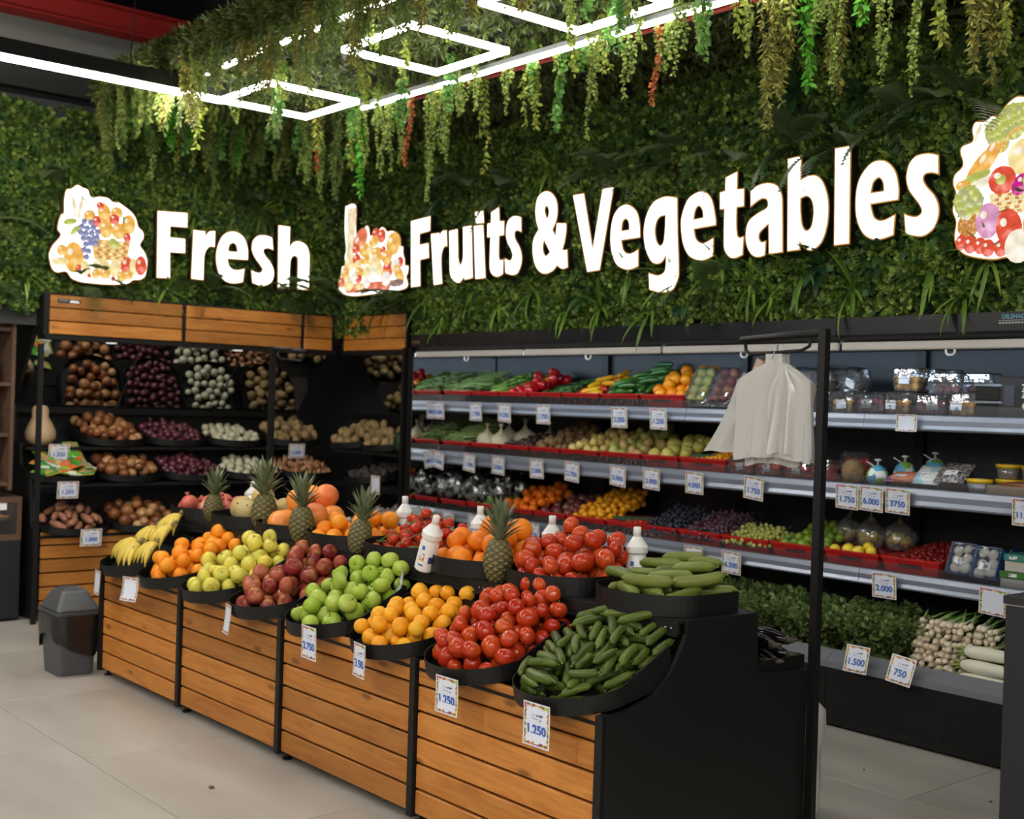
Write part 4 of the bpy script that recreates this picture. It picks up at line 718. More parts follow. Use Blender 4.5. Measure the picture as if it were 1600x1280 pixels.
cu_ = thing('corner_end_display', 'black corner display with slanted mirror and wooden header beside the fridge', 'display stand', (-8.53, 5.40, 0))
for k in range(3): obj('plank', plank_mesh(0.86, 0.086) if k == 0 else cu_.children[0].data, cu_, (0.03, -0.01, 1.99+k*0.092))
hb = MB(); hb.box(0, 0.92, 0, 0.14, 1.955, 1.985); hb.box(0, 0.92, 0, 0.14, 2.262, 2.275); hb.box(0, 0.92, 0.12, 0.14, 1.985, 2.262)
obj('header_frame', hb.mesh('header_frame', False, M_black), cu_)
for q in (0.012, 0.905): obj('header_post', box_mesh('header_post', M_black, q-0.012, q+0.012, -0.014, 0.1, 1.96, 2.275), cu_)
obj('mirror', slant('mirror', M_mirror, 0.0, 0.90, (-0.50, 1.475), (-0.14, 1.985), 'X'), cu_)
obj('mirror_sill', box_mesh('mirror_sill', M_black, -0.6, 0.9, 0.50, 0.6, 1.43, 1.475), cu_)
for nm, Y0, z in (('lower_shelf', -0.22, .595), ('middle_shelf', -0.12, .945), ('upper_shelf', 0.0, 1.195)):
    obj(nm, box_mesh(nm, M_black, -0.08 if z > 1 else 0.0, 0.9, Y0, Y0+0.45, z-0.02, z), cu_); obj('riser', box_mesh('riser', M_black, 0.0, 0.9, Y0+0.44, Y0+0.45, z, z+0.26), cu_)
obj('post', box_mesh('post', M_black, 0.895, 0.925, -0.04, 0.0, 0.0, 2.0), cu_)
obj('front_panel', box_mesh('front_panel', M_black, 0.0, 0.9, -0.18, -0.16, 0.03, 0.575), cu_)
obj('side_wall', box_mesh('side_wall', M_black, 0.94, 0.955, 0.02, 0.95, 0.03, 2.0), cu_)

left_tray = tray_meshes(0.492, 0.42, 0.20, 0.05, 0.09); left_ins = insert_mesh(0.47, 0.42, 0.10, 0.008, 0.058)
LT = [(-8.44, 3.29, .60, 'sweet potatoes on the low shelf'), (-8.44, 3.79, .60, 'brown onions on the low shelf'), (-8.44, 4.29, .60, 'loose garlic on the low shelf'),
      (-8.62, 3.25, .95, 'green food packets'), (-8.62, 3.75, .95, 'brown onions on the middle shelf'), (-8.62, 4.25, .95, 'red onions on the middle shelf'), (-8.62, 4.75, .95, 'white onions on the middle shelf'),
      (-8.86, 3.72, 1.20, 'brown onions on the top shelf'), (-8.86, 4.22, 1.20, 'red onions on the top shelf'), (-8.86, 4.72, 1.20, 'white onions on the top shelf'), (-8.86, 5.26, 1.20, 'potatoes at the corner of the top shelf'), (-8.62, 5.24, .95, 'shallots on the middle shelf')]
TL = math.radians(9)
for x, y, z, c in LT:
    t = obj('produce_tray', left_tray, None, (x, y, z), (TL, 0, PI/2)); tag(t, 'black round-fronted tray holding the '+c, 'tray', 'black produce trays'); obj('insert', left_ins, t)
CT = [(-8.60, 5.385, 1.20, 'potatoes in the corner, facing the aisle'), (-8.10, 5.385, 1.20, 'potatoes beside the fridge on the top shelf'), (-8.16, 5.27, .95, 'dark taro roots on the middle shelf'), (-8.0, 5.17, .60, 'garlic beside the fridge on the low shelf')]
for x, y, z, c in CT:
    t = obj('produce_tray', left_tray, None, (x, y, z), (TL, 0, 0)); tag(t, 'black round-fronted tray holding the '+c, 'tray', 'black produce trays'); obj('insert', left_ins, t)

# ================================================================== THE OPEN FRIDGE
def perfmat():
    m, nt, b = nt_new('perforated_panel'); MATS['perforated_panel'] = m
    tc = N(nt, 'ShaderNodeTexCoord'); mp = N(nt, 'ShaderNodeMapping'); mp.inputs['Rotation'].default_value = (PI/2, 0, 0); mp.inputs['Location'].default_value = (0, 0, 0)
    nt.links.new(tc.outputs['Object'], mp.inputs['Vector'])
    br = N(nt, 'ShaderNodeTexBrick'); br.offset = 0.5; br.inputs['Scale'].default_value = 1.0; br.inputs['Brick Width'].default_value = 0.034; br.inputs['Row Height'].default_value = 0.02; br.inputs['Mortar Size'].default_value = 0.0068; br.inputs['Mortar Smooth'].default_value = 0.0
    br.inputs['Color1'].default_value = (0, 0, 0, 1); br.inputs['Color2'].default_value = (0, 0, 0, 1); br.inputs['Mortar'].default_value = (1, 1, 1, 1)
    nt.links.new(mp.outputs[0], br.inputs['Vector'])
    sx = N(nt, 'ShaderNodeSeparateXYZ'); nt.links.new(tc.outputs['Object'], sx.inputs[0])
    def stripe(sock, period, width, off=0.0):
        a = N(nt, 'ShaderNodeMath', operation='ADD'); a.inputs[1].default_value = off; nt.links.new(sock, a.inputs[0])
        mo = N(nt, 'ShaderNodeMath', operation='FLOORED_MODULO'); mo.inputs[1].default_value = period; nt.links.new(a.outputs[0], mo.inputs[0])
        lt = N(nt, 'ShaderNodeMath', operation='LESS_THAN'); lt.inputs[1].default_value = width; nt.links.new(mo.outputs[0], lt.inputs[0]); return lt.outputs[0]
    # groups of slots, staggered row by row
    z1 = stripe(sx.outputs[2], 0.16, 0.06); x1 = stripe(sx.outputs[0], 0.21, 0.10); z2 = stripe(sx.outputs[2], 0.16, 0.06, 0.08); x2 = stripe(sx.outputs[0], 0.21, 0.10, 0.105)
    def mulm(a, b_): q = N(nt, 'ShaderNodeMath', operation='MULTIPLY'); nt.links.new(a, q.inputs[0]); nt.links.new(b_, q.inputs[1]); return q.outputs[0]
    g = N(nt, 'ShaderNodeMath', operation='MAXIMUM'); nt.links.new(mulm(z1, x1), g.inputs[0]); nt.links.new(mulm(z2, x2), g.inputs[1])
    slot = N(nt, 'ShaderNodeMath', operation='SUBTRACT'); slot.inputs[0].default_value = 1.0; nt.links.new(br.outputs['Color'], slot.inputs[1])
    fac = mulm(g.outputs[0], slot.outputs[0])
    c = mixc(nt, fac, (0.007, 0.010, 0.0145), (0.0005, 0.0005, 0.001)); nt.links.new(c, b.inputs['Base Color']); b.inputs['Roughness'].default_value = 0.42
    return m
M_perf = perfmat()
M_fascia = pmat('fridge_fascia', [(0.006, 0.0075, 0.011)], spec=0.4, rough=0.3)
M_rail = pmat('aluminium_rail', [(0.27, 0.30, 0.37)], metallic=0.5, rough=0.34)
M_lip = pmat('grey_lip', [(0.17, 0.18, 0.205)], rough=0.4)
M_striph = pmat('lamp_strip_housing', [(0.52, 0.50, 0.48)], rough=0.5)
M_fled = emat('fridge_led', (0.62, 0.81, 1.0), FRIDGE_LED)
M_acryl = clearmat('clear_acrylic', refl=0.04, body=0.03)
FX = [-7.54, -6.29, -5.04, -3.79, -2.54, -1.29]
SH = [(1.606, 1.529, 1.612), (1.228, 1.140, 1.238), (0.786, 0.712, 0.796)]
FLAB = ['leftmost section of the long black open fridge, holding the green beans', 'second section of the open fridge, holding the peppers and kiwis', 'third section of the open fridge, behind the hanging bags', 'fourth section of the open fridge, holding the clear fruit boxes', 'last section of the open fridge at the right edge, with the black cartons']
W_ = 1.25; g_ = 0.0015
rp = [(0.0, 0.0), (-0.022, 0.004), (-0.026, 0.012), (-0.018, 0.03), (-0.018, 0.055), (-0.012, 0.078), (-0.004, 0.083), (0.0, 0.083)]
def rail_mesh(h):
    s = h/0.083; n = len(rp)
    return MB().add([(x, y, z*s) for x in (g_, W_-g_) for y, z in rp], [tuple(range(n))[::-1], tuple(range(n, 2*n))]+[(i, (i+1) % n, (i+1) % n+n, i+n) for i in range(n)]).mesh('price_rail', False, M_rail)
vg = MB()
for k in range(56): vg.box(0.06+k*0.0202, 0.06+k*0.0202+0.008, -0.002, 0.002, 0, 0.032)
vent_me = vg.mesh('vent_grille', False, pmat('vent_black', [(0.002, 0.002, 0.002)], rough=0.9))
FR = {}
FR['front_panel'] = MB().cbox(g_, W_-g_, 0, 0.03, 0.015, 0.303, b=0.003).mesh('front_panel', False, M_black)
FR['base_lip'] = MB().add([(g_, 0, .303), (W_-g_, 0, .303), (W_-g_, 0, .335), (g_, 0, .335), (g_, .075, .385), (W_-g_, .075, .385), (W_-g_, .075, .303), (g_, .075, .303)], [(0, 1, 2, 3), (3, 2, 5, 4), (4, 5, 6, 7), (0, 7, 6, 1), (0, 3, 4, 7), (1, 6, 5, 2)]).mesh('base_lip', False, M_lip)
FR['deck'] = MB().box(g_, W_-g_, 0.075, 0.83, 0.30, 0.325).mesh('deck', False, M_black)
FR['back_panel'] = MB().box(0.012, W_-0.012, 0.83, 0.85, 0.3, 1.97).mesh('back_panel', False, M_perf)
FR['upright'] = MB().box(-0.03, 0.03, 0.80, 0.835, 0.3, 1.97).mesh('upright', False, M_black2)
FR['canopy'] = MB().add([(x, y, z) for x in (g_, W_-g_) for y, z in ((0, 2.008), (0, 2.095), (0.88, 2.095), (0.88, 1.968), (0.055, 1.968))], [(0, 1, 2, 3, 4), (9, 8, 7, 6, 5), (0, 5, 6, 1), (1, 6, 7, 2), (2, 7, 8, 3), (3, 8, 9, 4), (4, 9, 5, 0)]).mesh('canopy', False, M_fascia)
FR['lamp_strip'] = MB().cbox(0.012, W_-0.012, 0.03, 0.055, 1.930, 1.972, b=0.006).mesh('lamp_strip', False, M_striph)
FR['lamp_diffuser'] = MB().add([(0.02, .057, 1.936), (W_-0.02, .057, 1.936), (W_-0.02, .057, 1.961), (0.02, .057, 1.961)], [(0, 1, 2, 3)]).mesh('lamp_diffuser', False, M_fled)
FR['hook'] = MB().tube([(-0.022, 0, 0), (-0.024, 0, -0.018), (-0.012, 0, -0.030), (0.012, 0, -0.030), (0.024, 0, -0.018), (0.022, 0, 0)], 0.0055, 8).mesh('hook', True, M_white)
FR['shelf_plate'] = MB().box(g_, W_-g_, 0.29, 0.81, -0.022, -0.002).mesh('shelf_plate', False, M_black2)
FR['bracket'] = MB().box(-0.004, 0.004, 0.30, 0.81, -0.06, -0.022).mesh('bracket', False, M_black2)
FR['riser_strip'] = MB().box(g_, W_-g_, 0.282, 0.2845, 0.0, 0.055).mesh('riser_strip', False, M_acryl)
RAILS = [rail_mesh(b-a) for _, a, b in SH]
for i in range(5):
    t = thing('open_fridge', FLAB[i], 'fridge', (FX[i], 5.37, 0), group='open fridge sections')
    for nm in ('front_panel', 'base_lip', 'deck', 'back_panel', 'canopy', 'lamp_strip', 'lamp_diffuser'): obj(nm, FR[nm], t)
    if i: obj('upright', FR['upright'], t)
    obj('hook', FR['hook'], t, (0.62, 0.042, 1.932))
    obj('vent_grille', vent_me, t, (0, 0, 0.055))
    for (z, a, b), rm in zip(SH, RAILS):
        s = obj('shelf_plate', FR['shelf_plate'], t, (0, 0, z)); obj('price_rail', rm, s, (0, 0.288, a-z)); obj('riser_strip', FR['riser_strip'], s, (0, 0, 0.0))
        obj('bracket', FR['bracket'], s, (0.01, 0, 0)); obj('bracket', FR['bracket'], s, (W_-0.01, 0, 0))
    if i == 0:
        obj('end_panel', box_mesh('end_panel', M_black, -0.025, -0.006, 0, 0.86, 0.015, 2.0), t); obj('end_mirror', box_mesh('end_mirror', M_mirror, -0.006, 0.0, 0.03, 0.83, 0.33, 1.96), t)
        obj('brand_plate', box_mesh('brand_plate', pmat('faint_plate', [(0.09, 0.055, 0.042)], rough=0.5), 0.02, 0.115, -0.002, 0.0, 2.030, 2.050), t)
    if i == 3:
        obj('fascia_text', text_mesh('DILSHAD', M_sky), t, (0.955, -0.001, 2.072), (PI/2, 0, 0), 0.028)
        fm = MB(); fm.box(0.88, 1.03, -0.0016, 0, 2.054, 2.0565)
        for q in range(9): fm.box(0.885+q*0.015, 0.885+q*0.015+0.011, -0.0016, 0, 2.040, 2.048)
        obj('fascia_print', fm.mesh('fascia_print', False, pmat('pale_print', [(0.35, 0.35, 0.34)], rough=0.5)), t)
# ================================================================== PRODUCE
def ball(r, prof=None, seg=20, rings=12, sq=1.0, top=0.0, bot=0.0, lobes=0, lamp=0.0, egg=0.0, tip=0.0, noise=0.0, seed=0):
    """a fruit body: squash sq, dimples top/bot, lobes, egg shape, pointed tip, lumpy noise"""
    pts = []
    for i in range(rings+1):
        a = PI*i/rings; z = -math.cos(a); q = math.sin(a)
        zz = z*sq
        if bot and z < 0: zz += bot*math.exp(-(q/0.34)**2)
        if top and z > 0: zz -= top*math.exp(-(q/0.34)**2)
        if tip: zz += tip*math.exp(-(q/0.22)**2)*(1 if z > 0 else 0.4)
        q *= 1+egg*z
        pts.append((q*r, zz*r))
    mb = MB(); mb.lathe(pts, seg, fn=(lambda a, t: 1+lamp*math.cos(lobes*a)*math.sin(PI*t)**0.6) if lobes else None)
    if noise:
        mb.v = [tuple(Vector(p)*(1+noise*mnoise.noise(Vector(p)/r*1.1+Vector((seed*7.1, 0, 0))))) for p in mb.v]
    return mb
def stick(L, r, bend=0.1, seg=10, n=9, taper=0.6, ridges=0):
    """a cucumber-like body lying along x"""
    pts = []; rs = []
    for i in range(n):
        t = i/(n-1); x = (t-0.5)*L; e = min(t, 1-t)/0.16
        rs.append(max(0.0006, r*(math.sqrt(max(0, 1-(1-min(1, e))**2)))*(1-(1-taper)*0.25*abs(2*t-1)))); pts.append((x, bend*L*(0.25-(t-0.5)**2), 0))
    return MB().tube(pts, rs, seg)
def sm(mb, name, mat): return mb.mesh(name, True, mat)
def shade(c, k): return tuple(x*k for x in c)
M_stemb = pmat('brown_stem', [(0.12, 0.08, 0.035)], rough=0.7)
M_stemg = pmat('green_stem', [(0.09, 0.17, 0.035), (0.14, 0.22, 0.05)], rough=0.6)
m_orange = pmat('orange_peel', spec=0.32, cols=[(0.80, 0.22, 0.006), (0.86, 0.28, 0.009), (0.86, 0.33, 0.014)], rough=0.38, bump=0.25, bscale=220, sss=0.05)
m_orange2 = pmat('deep_orange_peel', spec=0.32, cols=[(0.80, 0.20, 0.006), (0.85, 0.25, 0.009)], rough=0.4, bump=0.3, bscale=200, sss=0.05)
m_mand = pmat('mandarin_peel', spec=0.32, cols=[(0.80, 0.31, 0.008), (0.85, 0.38, 0.014), (0.82, 0.42, 0.025)], rough=0.38, bump=0.2, bscale=260, sss=0.05)
m_tang = pmat('tangerine_peel', spec=0.32, cols=[(0.74, 0.13, 0.005), (0.80, 0.20, 0.008)], rough=0.4, bump=0.2, bscale=240, sss=0.05)
m_grapef = pmat('grapefruit_peel', [(0.85, 0.26, 0.04), (0.88, 0.36, 0.06)], rough=0.4, bump=0.2, bscale=160, mottle=((0.80, 0.13, 0.05), 9, 0.5, 0.75), sss=0.05)
m_melon = pmat('melon_rind', [(0.55, 0.38, 0.12), (0.60, 0.44, 0.17), (0.52, 0.42, 0.18)], rough=0.6, bump=0.6, bscale=130, mottle=((0.42, 0.36, 0.16), 12, 0.45, 0.7))
m_yapple = pmat('yellow_apple_skin', spec=0.32, cols=[(0.66, 0.54, 0.06), (0.70, 0.60, 0.09), (0.60, 0.54, 0.08)], rough=0.3, mottle=((0.55, 0.56, 0.10), 14, 0.5, 0.75))
m_rapple = pmat('red_apple_skin', spec=0.32, cols=[(0.15, 0.012, 0.015), (0.24, 0.024, 0.020), (0.33, 0.055, 0.03), (0.42, 0.13, 0.05)], rough=0.3, mottle=((0.60, 0.30, 0.10), 18, 0.52, 0.78, (1, 1, 0.35)))
m_gapple = pmat('green_apple_skin', spec=0.32, cols=[(0.25, 0.38, 0.030), (0.32, 0.45, 0.045), (0.40, 0.50, 0.075)], rough=0.28, mottle=((0.47, 0.55, 0.13), 16, 0.5, 0.8))
m_tom = pmat('tomato_skin', [(0.40, 0.020, 0.005), (0.48, 0.040, 0.008), (0.56, 0.075, 0.012)], rough=0.2, spec=0.45, mottle=((0.56, 0.13, 0.025), 12, 0.55, 0.8))
m_tom2 = pmat('vine_tomato_skin', [(0.40, 0.014, 0.005), (0.48, 0.026, 0.007), (0.56, 0.06, 0.012)], rough=0.2, spec=0.35)
m_cuc = pmat('cucumber_skin', spec=0.32, cols=[(0.034, 0.060, 0.007), (0.055, 0.090, 0.010), (0.085, 0.125, 0.016)], rough=0.36, bump=0.3, bscale=120, mottle=((0.14, 0.18, 0.035), 26, 0.5, 0.75, (0.2, 1.4, 1.4)))
m_cuc2 = pmat('thick_cucumber_skin', spec=0.32, cols=[(0.075, 0.110, 0.015), (0.12, 0.155, 0.022), (0.16, 0.19, 0.034)], rough=0.42, bump=0.3, bscale=90, mottle=((0.22, 0.26, 0.065), 22, 0.5, 0.75, (0.2, 1.4, 1.4)))
m_ban = pmat('banana_peel', [(0.62, 0.45, 0.06), (0.70, 0.54, 0.09)], rough=0.5, mottle=((0.30, 0.19, 0.04), 24, 0.60, 0.72))
m_onion = pmat('brown_onion_skin', [(0.13, 0.036, 0.010), (0.20, 0.062, 0.017), (0.28, 0.10, 0.032), (0.50, 0.29, 0.12)], rough=0.32, mottle=((0.38, 0.17, 0.06), 14, 0.55, 0.75, (1, 1, 0.3)))
m_ronion = pmat('red_onion_skin', [(0.050, 0.008, 0.014), (0.085, 0.015, 0.025), (0.13, 0.03, 0.045)], rough=0.32, mottle=((0.26, 0.10, 0.14), 20, 0.58, 0.75))
m_wonion = pmat('white_onion_skin', [(0.50, 0.46, 0.31), (0.58, 0.55, 0.40), (0.50, 0.50, 0.34)], rough=0.35)
m_potato = pmat('potato_skin', [(0.26, 0.17, 0.065), (0.32, 0.215, 0.09), (0.36, 0.25, 0.105)], rough=0.65, bump=0.3, bscale=60, mottle=((0.24, 0.15, 0.07), 18, 0.55, 0.75))
m_shallot = pmat('shallot_skin', [(0.30, 0.11, 0.05), (0.40, 0.18, 0.08), (0.50, 0.28, 0.15)], rough=0.35)
m_taro = pmat('taro_skin', [(0.035, 0.026, 0.022), (0.06, 0.045, 0.04)], rough=0.8, bump=0.6, bscale=60)
m_garlic = pmat('garlic_skin', [(0.62, 0.54, 0.44), (0.70, 0.64, 0.55), (0.55, 0.42, 0.42)], rough=0.5)
m_spot = pmat('sweet_potato_skin', [(0.30, 0.12, 0.065), (0.37, 0.17, 0.095)], rough=0.65, bump=0.4, bscale=50)
m_squash = pmat('butternut_skin', [(0.52, 0.36, 0.21)], rough=0.55)
m_pump = pmat('pumpkin_skin', [(0.32, 0.17, 0.06)], rough=0.5, mottle=((0.22, 0.14, 0.05), 10, 0.45, 0.7))
m_pom = pmat('pomegranate_skin', [(0.55, 0.10, 0.07), (0.62, 0.20, 0.13)], rough=0.35, mottle=((0.66, 0.36, 0.22), 10, 0.5, 0.75))
m_kiwi = pmat('kiwi_skin', [(0.20, 0.12, 0.055), (0.26, 0.17, 0.08)], rough=0.8, bump=0.3, bscale=200)
m_fig = pmat('dark_fig_skin', [(0.045, 0.025, 0.02), (0.085, 0.05, 0.04)], rough=0.5)
m_pear = pmat('pear_skin', [(0.58, 0.46, 0.12), (0.64, 0.53, 0.17)], rough=0.4, mottle=((0.50, 0.34, 0.10), 14, 0.55, 0.8))
m_mango = pmat('mango_skin', [(0.28, 0.33, 0.07), (0.38, 0.40, 0.10), (0.44, 0.26, 0.11)], rough=0.35, mottle=((0.45, 0.26, 0.12), 8, 0.52, 0.8))
m_guava = pmat('guava_skin', [(0.48, 0.45, 0.09), (0.57, 0.53, 0.13)], rough=0.4)
m_kumq = pmat('kumquat_peel', [(0.80, 0.32, 0.015), (0.86, 0.42, 0.03)], rough=0.35)
m_plum = pmat('plum_skin', [(0.11, 0.02, 0.035), (0.20, 0.035, 0.045), (0.16, 0.10, 0.05)], rough=0.3)
m_avo = pmat('green_avocado_skin', [(0.09, 0.17, 0.03), (0.14, 0.23, 0.045)], rough=0.4)
m_straw = pmat('strawberry_skin', [(0.55, 0.02, 0.015), (0.62, 0.05, 0.02)], rough=0.3)
m_lime = pmat('lime_peel', [(0.14, 0.26, 0.02), (0.22, 0.34, 0.03)], rough=0.35, bump=0.15, bscale=220)
m_lemon = pmat('lemon_peel', [(0.80, 0.62, 0.03), (0.84, 0.68, 0.06)], rough=0.35, bump=0.2, bscale=200)
m_cherry = pmat('cherry_tomato_skin', [(0.16, 0.008, 0.008), (0.25, 0.013, 0.009)], rough=0.2)
m_gblack = pmat('black_grape_skin', [(0.016, 0.018, 0.035), (0.035, 0.04, 0.065)], vary='island', rough=0.4)
m_gred = pmat('red_grape_skin', [(0.06, 0.026, 0.045), (0.12, 0.055, 0.075)], vary='island', rough=0.4)
m_ggreen = pmat('green_grape_skin', [(0.33, 0.38, 0.08), (0.46, 0.48, 0.13)], vary='island', rough=0.3)
m_redpep = pmat('red_pepper_skin', [(0.50, 0.008, 0.012), (0.58, 0.015, 0.015)], rough=0.15, coat=0.3)
m_yelpep = pmat('yellow_pepper_skin', [(0.82, 0.50, 0.01), (0.84, 0.42, 0.01), (0.80, 0.24, 0.01)], rough=0.15, coat=0.3)
m_grnpep = pmat('green_pepper_skin', [(0.02, 0.09, 0.015), (0.04, 0.15, 0.02), (0.07, 0.20, 0.03)], rough=0.18, coat=0.25)
m_chili = pmat('light_chili_skin', [(0.14, 0.30, 0.03), (0.22, 0.40, 0.05)], rough=0.22, coat=0.2)
m_bean = pmat('green_bean_skin', [(0.12, 0.22, 0.05), (0.20, 0.31, 0.09), (0.28, 0.38, 0.14)], vary='island', rough=0.45)
m_mush = pmat('mushroom_cap', [(0.66, 0.60, 0.50), (0.72, 0.67, 0.58)], rough=0.6)
m_sonion = pmat('spring_onion_bulb', [(0.62, 0.53, 0.38), (0.70, 0.63, 0.49), (0.56, 0.44, 0.28)], rough=0.45)
m_daikon = pmat('daikon_skin', [(0.72, 0.70, 0.58), (0.68, 0.69, 0.54)], rough=0.45)
m_egg = pmat('aubergine_skin', [(0.004, 0.002, 0.004)], rough=0.14, spec=0.4)
m_coco = pmat('coconut_husk', [(0.20, 0.12, 0.06), (0.28, 0.18, 0.09)], vary=60.0, rough=0.9, bump=1.0, bscale=90)

def stem_me(h=0.018, r=0.0022, mat=M_stemb, z=0.0, lean=0.3): return sm(MB().tube([(0, 0, z), (lean*h*.3, 0, z+h*.6), (lean*h, 0, z+h)], r, 5), 'stem', mat)
def calyx_me(r, z, mat=M_stemg, n=6):
    mb = MB()
    for k in range(n):
        a = 2*PI*k/n; c, s = math.cos(a), math.sin(a); w = r*0.09
        mb.add([(0, 0, z), (c*r*.3-s*w, s*r*.3+c*w, z+0.001), (c*r*.62, s*r*.62, z-r*.06), (c*r*.3+s*w, s*r*.3-c*w, z+0.001)], [(0, 3, 2, 1)])
    mb.tube([(0, 0, z-0.001), (0.001, 0, z+0.009)], 0.0018, 5); return mb.mesh('calyx', False, mat)
def P(name, mats, *a, **k): return (name, sm(ball(*a, **k), name, mats))
apple_kw = dict(sq=0.90, top=0.22, bot=0.16, egg=0.09, lobes=5, lamp=0.012)
PR = {
 'orange': [P('orange', m_orange, 0.040, sq=0.97, seg=22, rings=14, top=0.02)],
 'bigorange': [P('orange', m_orange2, 0.046, sq=1.0, seg=24, rings=14, noise=0.05), ],
 'mandarin': [P('mandarin', m_mand, 0.034, sq=0.93, seg=22, rings=14, top=0.04, noise=0.04)],
 'tang': [P('tangerine', m_tang, 0.033, sq=0.9, seg=16, rings=10)],
 'smalltang': [P('tangerine', m_mand, 0.024, sq=0.95, seg=12, rings=8)],
 'grapefruit': [P('grapefruit', m_grapef, 0.062, sq=0.96, seg=24, rings=14, top=0.03)],
 'melon': [P('melon', m_melon, 0.068, sq=0.95, seg=24, rings=16), ('stem', stem_me(0.012, 0.004, M_stemb, 0.063))],
 'yapple': [P('yellow_apple', m_yapple, 0.0395, **apple_kw), ('stem', stem_me(z=0.024))],
 'rapple': [P('red_apple', m_rapple, 0.0395, **apple_kw), ('stem', stem_me(z=0.024))],
 'gapple': [P('green_apple', m_gapple, 0.040, **apple_kw), ('stem', stem_me(z=0.024))],
 'tomato': [P('tomato', m_tom, 0.0365, sq=0.86, top=0.10, bot=0.03, lobes=6, lamp=0.012, seg=24, rings=14), ('calyx', calyx_me(0.036, 0.0275))],
 'tomatob': [P('tomato', m_tom, 0.0365, sq=0.86, top=0.06, bot=0.03, lobes=5, lamp=0.015, seg=24, rings=14)],
 'onion': [P('onion', m_onion, 0.044, sq=0.90, tip=0.14, seg=18, rings=14)],
 'ronion': [P('red_onion', m_ronion, 0.031, sq=0.9, tip=0.14, seg=14, rings=12)],
 'wonion': [P('white_onion', m_wonion, 0.034, sq=0.92, tip=0.12, seg=14, rings=12)],
 'potato': [P('potato', m_potato, 0.037, sq=1.35, noise=0.14, seg=14, rings=10)],
 'potato2': [P('potato', m_potato, 0.040, sq=1.15, noise=0.16, seg=14, rings=10, seed=3)],
 'shallot': [P('shallot', m_shallot, 0.018, sq=1.6, tip=0.5, seg=10, rings=8)],
 'taro': [P('taro_root', m_taro, 0.026, sq=1.2, noise=0.2, seg=10, rings=8)],
 'garlic': [P('garlic_bulb', m_garlic, 0.025, sq=0.8, tip=0.45, lobes=8, lamp=0.05, seg=16, rings=10)],
 'pom': [P('pomegranate', m_pom, 0.047, sq=0.92, lobes=6, lamp=0.02, seg=20, rings=12), ('crown', sm(MB().lathe([(0.008, 0.040), (0.009, 0.052), (0.014, 0.060)], 6), 'crown', m_pom))],
 'kiwi': [P('kiwi', m_kiwi, 0.028, sq=1.3, seg=12, rings=10)],
 'fig': [P('dark_fig', m_fig, 0.020, sq=0.95, tip=0.15, seg=10, rings=8)],
 'pear': [P('pear', m_pear, 0.036, sq=1.05, egg=-0.18, seg=14, rings=10)],
 'mango': [P('mango', m_mango, 0.036, sq=1.4, egg=-0.10, seg=14, rings=10)],
 'guava': [P('guava', m_guava, 0.042, sq=1.05, egg=-0.12, noise=0.05, seg=14, rings=10)],
 'kumq': [P('kumquat', m_kumq, 0.0125, sq=1.2, seg=8, rings=6)],
 'plum': [P('plum', m_plum, 0.031, sq=1.08, top=0.06, seg=14, rings=10)],
 'avo': [P('green_avocado', m_avo, 0.024, sq=1.35, seg=12, rings=8)],
 'straw': [P('strawberry', m_straw, 0.016, sq=1.2, egg=0.25, seg=10, rings=8), ('calyx', calyx_me(0.020, 0.0185))],
 'lime': [P('lime', m_lime, 0.027, sq=1.12, tip=0.10, seg=14, rings=10)],
 'lemon': [P('lemon', m_lemon, 0.032, sq=1.12, tip=0.16, seg=16, rings=12)],
 'cherry': [P('cherry_tomato', m_cherry, 0.0135, sq=1.0, seg=10, rings=7)],
}
def stickp(name, mat, *a, stem=None, **k):
    L = a[0]; pr = [(name, sm(stick(*a, **k), name, mat))]
    if stem: pr.append(('stem', sm(MB().tube([(L*.49, 0, 0), (L*.49+stem, stem*.15, stem*.1)], [0.004, 0.0028], 6), 'stem', M_stemg)))
    return pr
CUC = [stickp('cucumber', m_cuc, L, r, b, stem=0.006) for L, r, b in ((0.135, 0.0165, 0.10), (0.12, 0.0155, -0.14), (0.15, 0.0170, 0.2))]
CUC2 = [stickp('cucumber', m_cuc2, L, r, b, stem=0.008) for L, r, b in ((0.175, 0.020, 0.12), (0.155, 0.019, -0.10), (0.19, 0.021, 0.2))]
SPOT = [[('sweet_potato', sm(stick(L, r, b, taper=-0.4), 'sweet_potato', m_spot))] for L, r, b in ((0.16, 0.027, 0.15), (0.14, 0.030, -0.1))]
CHILI = [stickp('green_chili', m_chili, 0.13, 0.0085, b, seg=7, taper=-0.6, stem=0.02) for b in (0.4, -0.5, 0.15)]
DCHILI = [stickp('dark_chili', m_grnpep, 0.11, 0.0095, b, seg=7, taper=-0.5, stem=0.02) for b in (0.4, -0.4)]
LPEP = {c: [stickp(n, m, 0.14, 0.020, b, seg=10, taper=-0.3, stem=0.02) for b in (0.25, -0.3)] for c, n, m in (('r', 'red_pepper', m_redpep), ('y', 'yellow_pepper', m_yelpep), ('g', 'green_pepper', m_grnpep))}
BELL = {c: [(n, sm(ball(0.036, sq=1.1, top=0.25, bot=0.2, lobes=4, lamp=0.09, egg=0.1, seg=20, rings=12), n, m)), ('stem', stem_me(0.022, 0.004, M_stemg, 0.028))] for c, n, m in (('r', 'red_pepper', m_redpep), ('y', 'yellow_pepper', m_yelpep), ('g', 'green_pepper', m_grnpep))}

